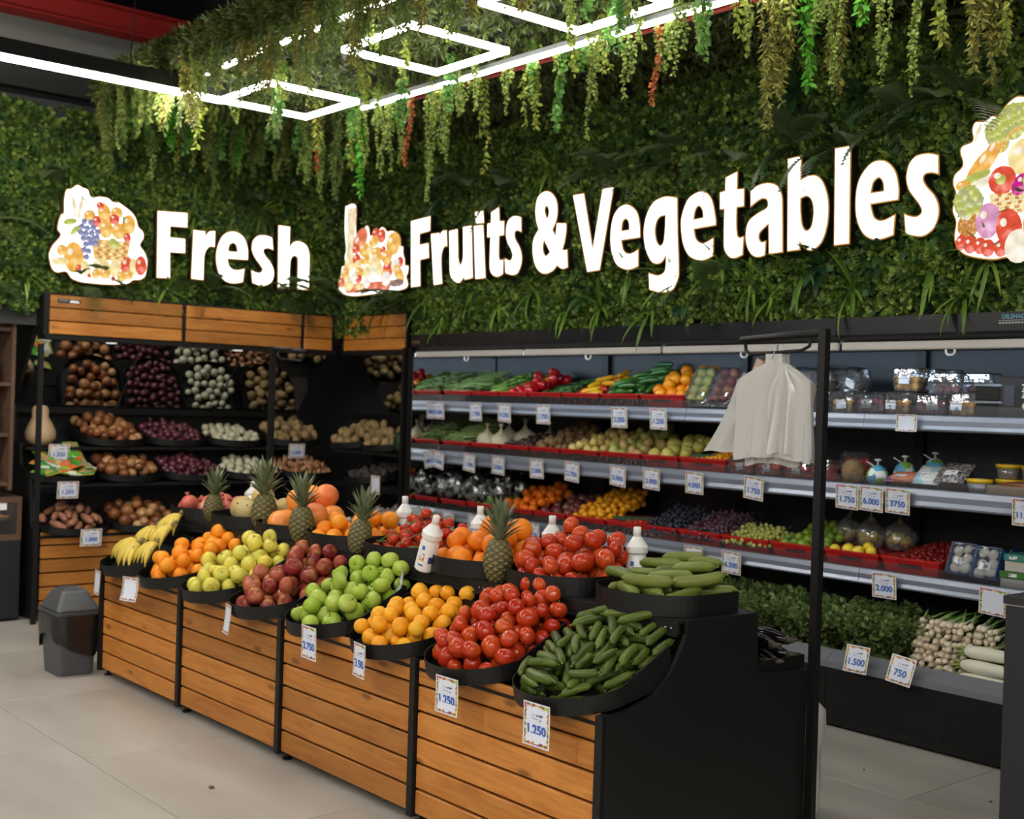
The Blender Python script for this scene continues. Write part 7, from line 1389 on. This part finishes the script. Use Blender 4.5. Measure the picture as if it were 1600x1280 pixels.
for k, (x, y, z) in enumerate(((-3.115, 5.475, .362), (-3.11, 5.49, .425), (-3.105, 5.51, .488), (-3.0, 5.56, .365))):
    o = obj('daikon', dk, None, (x, y, z), (0, .0, rnd.uniform(-.06, .06))); tag(o, 'white daikon radish, '+('bottom', 'middle', 'top', 'rear')[k]+' of the stack at the right of the deck', 'daikon', 'daikon radishes'); obj('leaf_stub', dl_, o)
# eggplants on the island's rear shelf
eg = sm(MB().tube([(0, 0, 0), (.01, 0, 0), (.04, 0, .003), (.09, 0, .006), (.14, 0, .004), (.175, 0, 0), (.185, 0, 0)], [.004, .024, .036, .034, .026, .016, .01], 14), 'eggplant', m_egg); ec = sm(MB().tube([(.172, 0, 0), (.188, 0, 0), (.215, .006, .006)], [.019, .012, .005], 8), 'cap', pmat('aubergine_cap', [(0.04, 0.035, 0.02)], rough=.6))
for k, (x, y, z, rz) in enumerate(((-3.0, 3.60, .695, .2), (-2.98, 3.68, .695, -.1), (-3.02, 3.75, .695, .3), (-2.97, 3.63, .76, .0), (-2.99, 3.71, .76, .25), (-3.2, 3.66, .70, .1), (-3.2, 3.74, .70, -.2))):
    o = obj('eggplant', eg, None, (x, y, z), (0, 0, rz)); tag(o, 'glossy black eggplant behind the island end panel, '+('lowest left', 'lowest middle', 'lowest right', 'upper left', 'upper right', 'farther left', 'farther right')[k], 'eggplant', 'eggplants behind the island'); obj('cap', ec, o)
t_ = thing('eggplant_bin', 'low black bin holding the eggplants behind the island', 'bin', (-3.05, 3.66, .656)); obj('bin_wall', MB().box(-.30, .26, -.16, -.155, 0, .03).box(-.30, .26, .155, .16, 0, .05).box(.255, .26, -.155, .155, 0, .05).mesh('bin_wall', False, M_black), t_); obj('bin_floor', box_mesh('bin_floor', M_black, -.30, .255, -.155, .155, 0, .004), t_)
# ================================================================== PRICE TAGS, BOTTLES, BAGS, BINS
def tagmat():
    m, nt, b = nt_new('price_tag_print'); MATS['price_tag_print'] = m
    tc = N(nt, 'ShaderNodeTexCoord'); sx = N(nt, 'ShaderNodeSeparateXYZ'); nt.links.new(tc.outputs['Generated'], sx.inputs[0])
    def one_minus(s): q = N(nt, 'ShaderNodeMath', operation='SUBTRACT'); q.inputs[0].default_value = 1.0; nt.links.new(s, q.inputs[1]); return q.outputs[0]
    def op(o, a, c): q = N(nt, 'ShaderNodeMath', operation=o); nt.links.new(a, q.inputs[0]); (nt.links.new(c, q.inputs[1]) if hasattr(c, 'links') else setattr(q.inputs[1], 'default_value', c)); return q.outputs[0]
    e = op('MINIMUM', op('MINIMUM', sx.outputs[0], one_minus(sx.outputs[0])), op('MINIMUM', sx.outputs[2], one_minus(sx.outputs[2])))
    n = N(nt, 'ShaderNodeTexNoise'); n.inputs['Scale'].default_value = 9; nt.links.new(tc.outputs['Generated'], n.inputs['Vector'])
    lim = op('ADD', op('MULTIPLY', n.outputs['Fac'], 0.17), 0.015)
    mask = op('MULTIPLY', op('LESS_THAN', e, lim), op('GREATER_THAN', e, 0.035))
    v = N(nt, 'ShaderNodeTexVoronoi'); v.inputs['Scale'].default_value = 13; nt.links.new(tc.outputs['Generated'], v.inputs['Vector'])
    sc = N(nt, 'ShaderNodeSeparateColor'); nt.links.new(v.outputs['Color'], sc.inputs[0])
    r = N(nt, 'ShaderNodeValToRGB'); r.color_ramp.interpolation = 'CONSTANT'; el = r.color_ramp.elements
    cols = [(0.10, 0.25, 0.03), (0.75, 0.33, 0.03), (0.30, 0.42, 0.06), (0.50, 0.06, 0.05), (0.80, 0.55, 0.08), (0.16, 0.05, 0.12), (0.75, 0.40, 0.15), (0.08, 0.16, 0.04)]
    while len(el) < len(cols): el.new(.5)
    for i, c in enumerate(cols): el[i].position = i/len(cols); el[i].color = (*c, 1)
    nt.links.new(sc.outputs[0], r.inputs[0]); c = mixc(nt, mask, (0.70, 0.74, 0.86), r.outputs[0]); nt.links.new(c, b.inputs['Base Color']); b.inputs['Roughness'].default_value = .3
    return m
M_tag = tagmat(); TAGM = {}
def tag_mesh(w, h, curl):
    k = (w, h, curl)
    if k in TAGM: return TAGM[k]
    vs = []; fs = []; n = 8
    for j in range(n+1):
        for i in range(5):
            u = i/4-.5; t = j/n; vs.append((u*w, -curl*h*(t**2)+curl*.25*w*(u*u)*4*.3, -t*h))
    for j in range(n):
        for i in range(4): fs.append((j*5+i, (j+1)*5+i, (j+1)*5+i+1, j*5+i+1))
    me = MB().add(vs, fs).mesh('price_tag', True, M_tag); TAGM[k] = me; return me
cap = MB()
for k in range(4): cap.box(-.012+.008*k, -.0065+.008*k, -.0006, 0, .002*(k % 2), .004+.001*k)
cap.box(-.030, -.004, -.0006, 0, -.010, -.009); cap.box(-.030, -.016, -.0006, 0, .004, .0045); cap.box(-.030, -.0295, -.0006, 0, -.008, .004); cap.box(.004, .010, -.0006, 0, -.013, -.010)
cap_me = cap.mesh('caption', False, M_ink)
def price(x, y, z, text, label, w=.125, h=.135, rz=0.0, tilt=0.0, curl=0.0, roll=0.0, fs=0.30, group='price tags'):
    """a printed card whose top edge centre is at (x, y, z), facing -Y (turned by rz)"""
    o = obj('price_tag', tag_mesh(w, h, curl), None, (x, y, z), (tilt, roll, rz)); tag(o, label, 'price tag', group)
    if text:
        n = max(4, len(text)); s = min(.34*h, w*1.25/n*1.35)
        d = -curl*h*(0.6**2)-.0012
        obj('price_text', text_mesh(text, M_blue), o, (0, d, -h*.62), (PI/2+math.atan(curl*1.2), 0, 0), s)
        obj('caption', cap_me, o, (0.012, -curl*h*.08-.0012, -h*.30), None, w/.125)
    return o
# island, front row
price(-6.60, 2.655, .625, '', 'plain price tag hanging under the bananas', .10, .13, -.1, curl=.05); price(-6.18, 2.66, .64, '', 'crumpled price tag hanging under the front oranges', .12, .12, .3, .1, .25)
price(-5.085, 2.655, .655, '', 'slim turned price tag hanging under the red apples', .09, .13, -.2, curl=.1)
price(-4.37, 2.645, .67, '2.750', 'price tag reading 2.750 under the green apples', .125, .135, -.05, .06, .04)
price(-3.985, 2.64, .665, '3.50', 'price tag reading 3.50 under the mandarins', .105, .13, -.15, .03, .05)
price(-3.43, 2.64, .640, '1.250', 'price tag reading 1.250 under the front tomatoes', .125, .13, .02, .05, .06)
price(-2.955, 2.64, .645, '1.250', 'price tag reading 1.250 under the front cucumbers', .125, .14, .02, .05, .05)
# island, upper row
price(-4.30, 3.05, .895, '2.00', 'curled price tag hanging beside the leaning white bottle', .075, .12, -.5, .15, .35, .25); price(-5.24, 3.05, .885, '', 'small price tag between the grapefruits and small oranges', .07, .11, -.6)
# fridge rails
YR = 5.608
def rail_tag(x, s, text, where, rz=0.0, roll=0.0, w=.142, h=.13, dz=0.0): price(x, YR, SH[s][2]-.008+dz, text, 'price tag %s%s' % ('reading %s ' % text if text else '', where), w, h, rz, .12, .03, roll)
for x, s, t_, wh, rl in ((-7.50, 0, '3.000', 'on the top rail nearest the fridge mirror', 0), (-7.05, 0, '1.750', 'on the top rail under the light chilies', 0), (-6.72, 0, '4.250', 'on the top rail under the red bell peppers', .05), (-6.31, 0, '1.750', 'on the top rail under the dark chilies', 0), (-5.58, 0, '2.250', 'on the top rail under the green peppers', 0), (-5.24, 0, '1.250', 'on the top rail under the fridge oranges', .02),
          (-7.47, 1, '2.500', 'on the second rail nearest the fridge mirror', .2), (-7.10, 1, '1.000', 'on the second rail under the yellow bags', .12), (-6.77, 1, '2.000', 'on the second rail under the figs', .08), (-6.36, 1, '3.000', 'on the second rail under the kiwis', 0), (-6.0, 1, '2.750', 'on the second rail under the pears', .08), (-5.57, 1, '5.000', 'on the second rail under the mangoes', .1), (-5.28, 1, '2.000', 'on the second rail under the guavas', .06), (-4.93, 1, '4.000', 'on the second rail under the kumquats', .04), (-4.48, 1, '1.750', 'on the second rail under the berry boxes', .1),
          (-3.86, 1, '1.750', 'on the second rail under the coconut', .03), (-3.71, 1, '6.000', 'on the second rail under the coconut drinks', .05), (-3.555, 1, '3750', 'on the second rail under the salmon-coloured packet', .04), (-2.87, 1, '11.000', 'on the second rail at the right edge', .02),
          (-7.33, 2, '3.500', 'on the third rail under the salad bags', .15), (-7.02, 2, '2.000', 'on the third rail under the avocados', .2), (-6.38, 2, '3.750', 'on the third rail under the plums', 0), (-5.98, 2, '2.750', 'on the third rail under the small tangerines', -.08), (-5.64, 2, '3.250', 'on the third rail under the strawberries', .05), (-4.92, 2, '4.250', 'on the third rail under the red grapes', 0), (-4.63, 2, '6.500', 'on the third rail under the green grapes', .04), (-3.62, 2, '2.000', 'on the third rail under the cherry tomatoes', 0), (-3.02, 2, '', 'on the third rail at the right, partly hidden', .06)):
    rail_tag(x, s, t_, wh, 0, rl)
price(-3.585, 5.355, .445, '1.500', 'price tag reading 1.500 on the deck lip in front of the herbs', .135, .135, 0, -.25); price(-3.325, 5.355, .435, '750', 'price tag reading 750 on the deck lip next to the spring onions', .135, .135, 0, -.3, 0, .1)
price(-3.52, YR, SH[0][2]+.0, '', 'curled blank tag on the top rail under the fruit boxes', .12, .085, 0, .2, .2)
# left unit
for x, y, z, t_, wh, rz in ((-8.872, 3.26, 1.215, '1.250', 'standing above the green packets', H90), (-8.612, 3.235, .965, '1.250', 'hanging under the green packets', H90), (-8.433, 3.34, .645, '1.000', 'hanging under the sweet potatoes', H90), (-8.855, 5.20, 1.225, '2.000', 'hanging over the shallots at the corner', H90)):
    price(x, y, z, t_, 'price tag %s, left unit' % wh, .15, .12, rz, .1)
price(-7.80, 5.265, 1.03, '', 'small price tag beside the fridge, over the taro roots', .12, .14, 0)

# white bottles
def bottle_mesh():
    return sm(MB().lathe([(0, 0), (.034, 0), (.040, .006), (.040, .125), (.036, .132), (.036, .142), (.043, .150), (.044, .172), (.040, .178), (.020, .205), (.016, .210), (0.016, .212)], 22), 'body', M_white)
bt = bottle_mesh(); bt.set_sharp_from_angle(angle=.6); cp = sm(MB().lathe([(.0155, .208), (.0155, .245), (.013, .248), (0, .248)], 16), 'cap', M_white); lb_ = MB()
def arc_patch(r, z0, z1, a0, a1, n=8):
    mb = MB(); vs = []; fs = []
    for i in range(n+1):
        a = a0+(a1-a0)*i/n
        vs += [(r*math.cos(a), r*math.sin(a), z0), (r*math.cos(a), r*math.sin(a), z1)]
    for i in range(n): fs.append((2*i, 2*i+2, 2*i+3, 2*i+1))
    return mb.add(vs, fs)
lab1 = sm(arc_patch(.0404, .050, .085, -1.5, -.9), 'label_picture', packmat('bottle_label_print', [(0.75, 0.75, 0.8), (0.65, 0.5, 0.1), (0.2, 0.4, 0.15), (0.5, 0.15, 0.1), (0.7, 0.72, 0.78)], 60)); lab2 = sm(arc_patch(.0404, .045, .075, -.45, .1), 'label_panel', pmat('bottle_navy', [(0.05, 0.05, 0.22)], rough=.4)); lab3 = sm(arc_patch(.0404, .10, .118, -1.4, -1.05), 'label_mark', M_blue); lab4 = sm(arc_patch(.0404, .028, .036, -1.45, -.85), 'label_mark', M_blue)
for x, y, z, r, wh in ((-4.20, 3.09, .8955, (0, .35, .0), 'leaning in front between the vine tomatoes and big oranges'), (-4.30, 3.47, .8945, (0, 0, 0), 'standing behind the big oranges'), (-3.82, 3.47, .8945, (0, 0, 0), 'standing behind the upper tomatoes'), (-3.33, 3.47, .8945, (0, 0, 0), 'standing behind the thick cucumbers'), (-4.88, 3.47, .8945, (0, 0, 0), 'standing behind the vine tomatoes'), (-5.55, 3.40, .90, (-.35, -.25, 0), 'tilted behind the small oranges'), (-6.28, 3.40, .90, (-.3, -.5, 0), 'tilted behind the melons')):
    t = thing('juice_bottle', 'white plastic bottle '+wh, 'bottle', (x, y, z), r, 'white bottles on the island'); obj('body', bt, t); obj('cap', cp, t)
    for nm, me in (('label_picture', lab1), ('label_panel', lab2), ('label_mark', lab3), ('label_mark', lab4)): obj(nm, me, t)
o = obj('snack_pouch', sm(pillow(.045, .06, .012, seed=77), 'snack_pouch', packmat('pouch_print', [(0.75, 0.55, 0.03), (0.7, 0.6, 0.1), (0.1, 0.3, 0.08)], 40)), None, (-3.86, 3.19, 1.05), (1.2, .2, 0)); tag(o, 'tiny yellow packet stuck among the big oranges', 'packet')

# hanging plastic bags
m_film = bpy.data.materials.new('bag_plastic'); m_film.use_nodes = True; nt = m_film.node_tree; nt.nodes.clear()
d_ = N(nt, 'ShaderNodeBsdfDiffuse'); d_.inputs[0].default_value = (.80, .79, .765, 1); t_ = N(nt, 'ShaderNodeBsdfTranslucent'); t_.inputs[0].default_value = (.72, .72, .70, 1); tp = N(nt, 'ShaderNodeBsdfTransparent'); gl = N(nt, 'ShaderNodeBsdfGlossy'); gl.inputs[1].default_value = .25
a_ = N(nt, 'ShaderNodeMixShader'); a_.inputs[0].default_value = .35; nt.links.new(d_.outputs[0], a_.inputs[1]); nt.links.new(t_.outputs[0], a_.inputs[2]); b_ = N(nt, 'ShaderNodeMixShader'); b_.inputs[0].default_value = .13; nt.links.new(a_.outputs[0], b_.inputs[1]); nt.links.new(tp.outputs[0], b_.inputs[2])
c_ = N(nt, 'ShaderNodeMixShader'); c_.inputs[0].default_value = .06; nt.links.new(b_.outputs[0], c_.inputs[1]); nt.links.new(gl.outputs[0], c_.inputs[2]); o_ = N(nt, 'ShaderNodeOutputMaterial'); nt.links.new(c_.outputs[0], o_.inputs[0])
def bag_sheet(seed, w0=.034, w1=.155, wb=.17, H=.40, lean=0.0, amp=.006, rag=.003):
    q = random.Random(seed); nu, nv = 25, 22; vs = []; fs = []
    for j in range(nv+1):
        t = j/nv; z = -H*t
        if t < .09: hw = w0
        elif t < .24: k = (t-.09)/.15; hw = w0+(w1-w0)*(k**.75)
        else: hw = w1+(wb-w1)*(t-.24)/.76
        for i in range(nu):
            u = i/(nu-1)*2-1; sag = -.018*(abs(u)**1.5)*(1 if t > .1 else 0)
            y = amp*t*math.sin(u*7+seed*1.7+t*1.5)+.006*t*math.sin(u*17+seed)+.010*(1-abs(u))*math.sin(t*3)*q.uniform(.9, 1.1)
            vs.append((u*hw+lean*t*t*H, y, z+(sag if t > .2 else sag*t*4)+(rag*math.sin(u*9+seed) if j == nv else 0)))
    for j in range(nv):
        for i in range(nu-1): fs.append((j*nu+i, j*nu+i+1, (j+1)*nu+i+1, (j+1)*nu+i))
    return sm(MB().add(vs, fs), 'bag_sheet', m_film)
t = thing('plastic_bags', 'stack of translucent white plastic bags hanging on the bag stand', 'plastic bags', (-2.97, 3.822, 1.825), (0, 0, 0.15))
for k in range(6): obj('bag_sheet', bag_sheet(k, wb=.168+.006*math.sin(k*2), H=.385+.01*math.cos(k*3), lean=0.0), t, (0.004*math.sin(k*3), -.012+.0055*k, 0))
obj('bag_sheet', bag_sheet(9, H=.40, lean=-.26), t, (-.005, .025, 0), (0, .10, 0)); obj('bag_sheet', bag_sheet(12, H=.42, lean=-.08, wb=.12), t, (0.01, .032, 0))
obj('loose_sheet', bag_sheet(15, w0=.02, w1=.055, wb=.075, H=.33, amp=.03), t, (.045, -.022, -.045))
obj('wire_hook', sm(MB().tube([(0, -.02, -.02), (.004, -.02, .0), (.008, -.014, .02), (.010, 0, .034), (.006, .012, .030), (.002, .012, .015)], .0016, 6), 'wire_hook', M_steel), t)

# pedal bin with black liner
m_bin = pmat('grey_bin_plastic', [(0.075, 0.078, 0.083)], rough=.45); m_liner = pmat('black_bin_liner', [(0.010, 0.010, 0.010)], rough=.2, bump=.8, bscale=22)
def rbox(w0, d0, w1, d1, z0, z1, rr=.03, n=5):
    def ring(w, d, z):
        r_ = []
        for (sx, sy, a0) in ((1, 1, 0), (-1, 1, PI/2), (-1, -1, PI), (1, -1, 1.5*PI)):
            for i in range(n): a = a0+PI/2*i/(n-1); r_.append((sx*(w/2-rr)+rr*math.cos(a), sy*(d/2-rr)+rr*math.sin(a), z))
        return r_
    a, b = ring(w0, d0, z0), ring(w1, d1, z1); m = len(a)
    return MB().add(a+b, [tuple(range(m))[::-1], tuple(m+i for i in range(m))]+[(i, (i+1) % m, m+(i+1) % m, m+i) for i in range(m)])
t = thing('waste_bin', 'grey plastic waste bin with black liner at the far end of the island', 'waste bin', (-6.985, 2.655, 0), (0, 0, .0))
obj('body', rbox(.24, .20, .29, .25, 0, .33).mesh('body', False, m_bin), t)
lm = MB(); ring = []
for j in range(9):
    tt = j/8
    for i in range(40):
        a = 2*PI*i/40; c, s = math.cos(a), math.sin(a); e = .45; x = math.copysign(abs(c)**e, c)*(.172-.012*tt); y = math.copysign(abs(s)**e, s)*(.150-.012*tt); nn = .008*mnoise.noise(Vector((c*4, s*4, tt*5))); ring.append((x*(1+nn*3), y*(1+nn*3), .345-tt*(.17+.05*math.sin(a*2+1)+.02*math.sin(a*5))))
lm.add(ring, [(j*40+i, j*40+(i+1) % 40, (j+1)*40+(i+1) % 40, (j+1)*40+i) for j in range(8) for i in range(40)]); obj('liner', sm(lm, 'liner', m_liner), t)
obj('rim', rbox(.31, .27, .315, .275, .335, .36).mesh('rim', False, m_bin), t)
hd = MB().add([(x, y, z) for x, y, z in ((-.15, -.13, .36), (.15, -.13, .36), (.15, .13, .36), (-.15, .13, .36), (-.10, -.07, .475), (.06, -.07, .475), (.06, .07, .475), (-.10, .07, .475))], [(0, 3, 2, 1), (4, 5, 6, 7), (0, 1, 5, 4), (1, 2, 6, 5), (2, 3, 7, 6), (3, 0, 4, 7)]); hm_ = hd.mesh('lid', False, m_bin); lid = obj('lid', hm_, t)
bv = lid.modifiers.new('round', 'BEVEL'); bv.width = .02; bv.segments = 3
obj('flap', MB().cbox(-.085, .045, -.055, .055, .472, .480, b=.004).mesh('flap', False, m_bin), t)

# woven sack behind the island end
m_sack = pmat('woven_sack', [(0.62, 0.60, 0.56), (0.70, 0.68, 0.64)], vary=60.0, rough=.7, bump=.4, bscale=120)
sk_ = MB(); vs = []; n = 20; prof = [(0, .0), (.13, .0), (.155, .05), (.16, .15), (.15, .30), (.165, .42), (.155, .52), (.10, .58), (.03, .60), (.045, .66)]
sk_.lathe(prof, n, fn=lambda a, t_: 1+.05*math.sin(a*3+t_*9)+.03*math.sin(a*7+t_*4)); o = obj('woven_sack', sm(sk_, 'woven_sack', m_sack), None, (-3.03, 4.07, 0), None, .82); tag(o, 'white woven sack standing on the floor behind the island end', 'sack'); obj('tie', sm(MB().lathe([(.034, .592), (.036, .604)], 12), 'tie', M_steel), o)

# charcoal cabinet at the right edge
t = thing('charcoal_cabinet', 'tall charcoal cabinet cut off by the right edge of the picture', 'cabinet', (-1.95, 3.70, 0))
obj('body', MB().cbox(0, 1.0, 0, .6, 0, 1.02, b=.002).mesh('body', False, M_charcoal), t); obj('worktop', MB().cbox(-.006, 1.01, -.006, .61, 1.024, 1.05, b=.002).mesh('worktop', False, M_charcoal), t); obj('joint_strip', box_mesh('joint_strip', M_steel, 0.002, 1.0, .002, .6, 1.02, 1.024), t)  # thin steel strip in the joint under the worktop

# brown shelf and bulk bin at the left edge
M_walnut = woodmat('walnut_laminate', (0.10, 0.055, 0.032), (0.07, 0.038, 0.022), (0.13, 0.075, 0.045))
t = thing('grocery_shelf', 'brown wooden grocery shelf at the far left edge', 'shelf', (-9.1, 2.35, 0))
obj('side', MB().box(0, .35, .52, .545, .9, 2.15).mesh('side', False, M_walnut), t)
for z in (.93, 1.27, 1.62, 2.0): obj('board', MB().box(0, .33, -.4, .52, z, z+.025).mesh('board', False, M_walnut), t)
obj('back', MB().box(-.01, 0, -.4, .52, .9, 2.15).mesh('back', False, M_walnut), t)
jb = sm(MB().lathe([(0, 0), (.035, 0), (.037, .01), (.037, .11), (.014, .16), (.013, .20), (0, .202)], 14), 'sauce_bottle', pmat('dark_sauce', [(0.03, 0.012, 0.012)], rough=.15)); jl = sm(arc_patch(.0375, .03, .09, -1.2, 1.2), 'label', packmat('bottle_sticker', [(0.5, 0.08, 0.2), (0.6, 0.6, 0.1), (0.05, 0.04, 0.04)], 18))
for k, (y, z) in enumerate(((2.72, 1.645), (2.80, 1.645), (2.64, 1.645))): o = obj('sauce_bottle', jb, None, (-8.92, y, z)); tag(o, 'dark sauce bottle on the brown shelf, '+('middle', 'nearest the side board', 'leftmost')[k], 'bottle', 'sauce bottles at the left edge'); obj('label', jl, o)
gj = sm(MB().lathe([(0, 0), (.055, 0), (.06, .01), (.06, .13), (.05, .15), (.05, .16), (0, .161)], 16), 'glass_jar', clearmat('jar_glass', refl=.1, body=.1))
for k, (y, z) in enumerate(((2.76, 1.295), (2.78, .957))): o = obj('glass_jar', gj, None, (-8.92, y, z)); tag(o, 'glass jar on the brown shelf, '+('middle', 'lower')[k]+' board', 'jar'); obj('contents', sm(MB().lathe([(0, .004), (.055, .004), (.055, .11), (0, .115)], 14), 'contents', m_garlic), o); obj('lid', sm(MB().lathe([(.053, .158), (.053, .175), (0, .176)], 14), 'lid', M_black2), o)
t = thing('bulk_bin', 'dark cabinet with a wooden bulk bin of orange snacks at the left edge', 'bulk bin', (-8.80, 2.45, 0)); obj('base', MB().cbox(-.4, .10, -.5, .50, 0.02, .56, b=.004).mesh('base', False, M_charcoal), t); obj('frame', MB().box(-.4, .10, -.5, .5, .56, .60).box(-.4, .10, .47, .5, .60, .86).box(.08, .10, -.5, .47, .82, .86).mesh('frame', False, M_walnut), t)
obj('contents', sm(crumple(.40, .92, .20, .25, 21), 'contents', pmat('orange_snacks', [(0.45, 0.20, 0.04), (0.6, 0.32, 0.07)], vary=60.0, rough=.7, bump=1.0, bscale=70)), t, (-.13, -.01, .60)); obj('window', MB().box(.088, .092, -.5, .47, .60, .82).mesh('window', False, M_acryl), t); obj('label', MB().box(.093, .094, .25, .40, .77, .82).mesh('label', False, M_paper), t)

# litter on the floor
for k, (x, y, s) in enumerate(((-4.6, 2.35, .012), (-3.2, 4.85, .006), (-2.62, 4.9, .007))):
    o = obj('floor_crumb', sm(ball(s, sq=.5, noise=.4, seg=8, rings=6), 'floor_crumb', M_stemb), None, (x, y, s*.5)); tag(o, 'small brown crumb lying on the pale floor tiles, '+('in front of the island', 'left one before the fridge', 'right one before the fridge')[k], 'crumb')
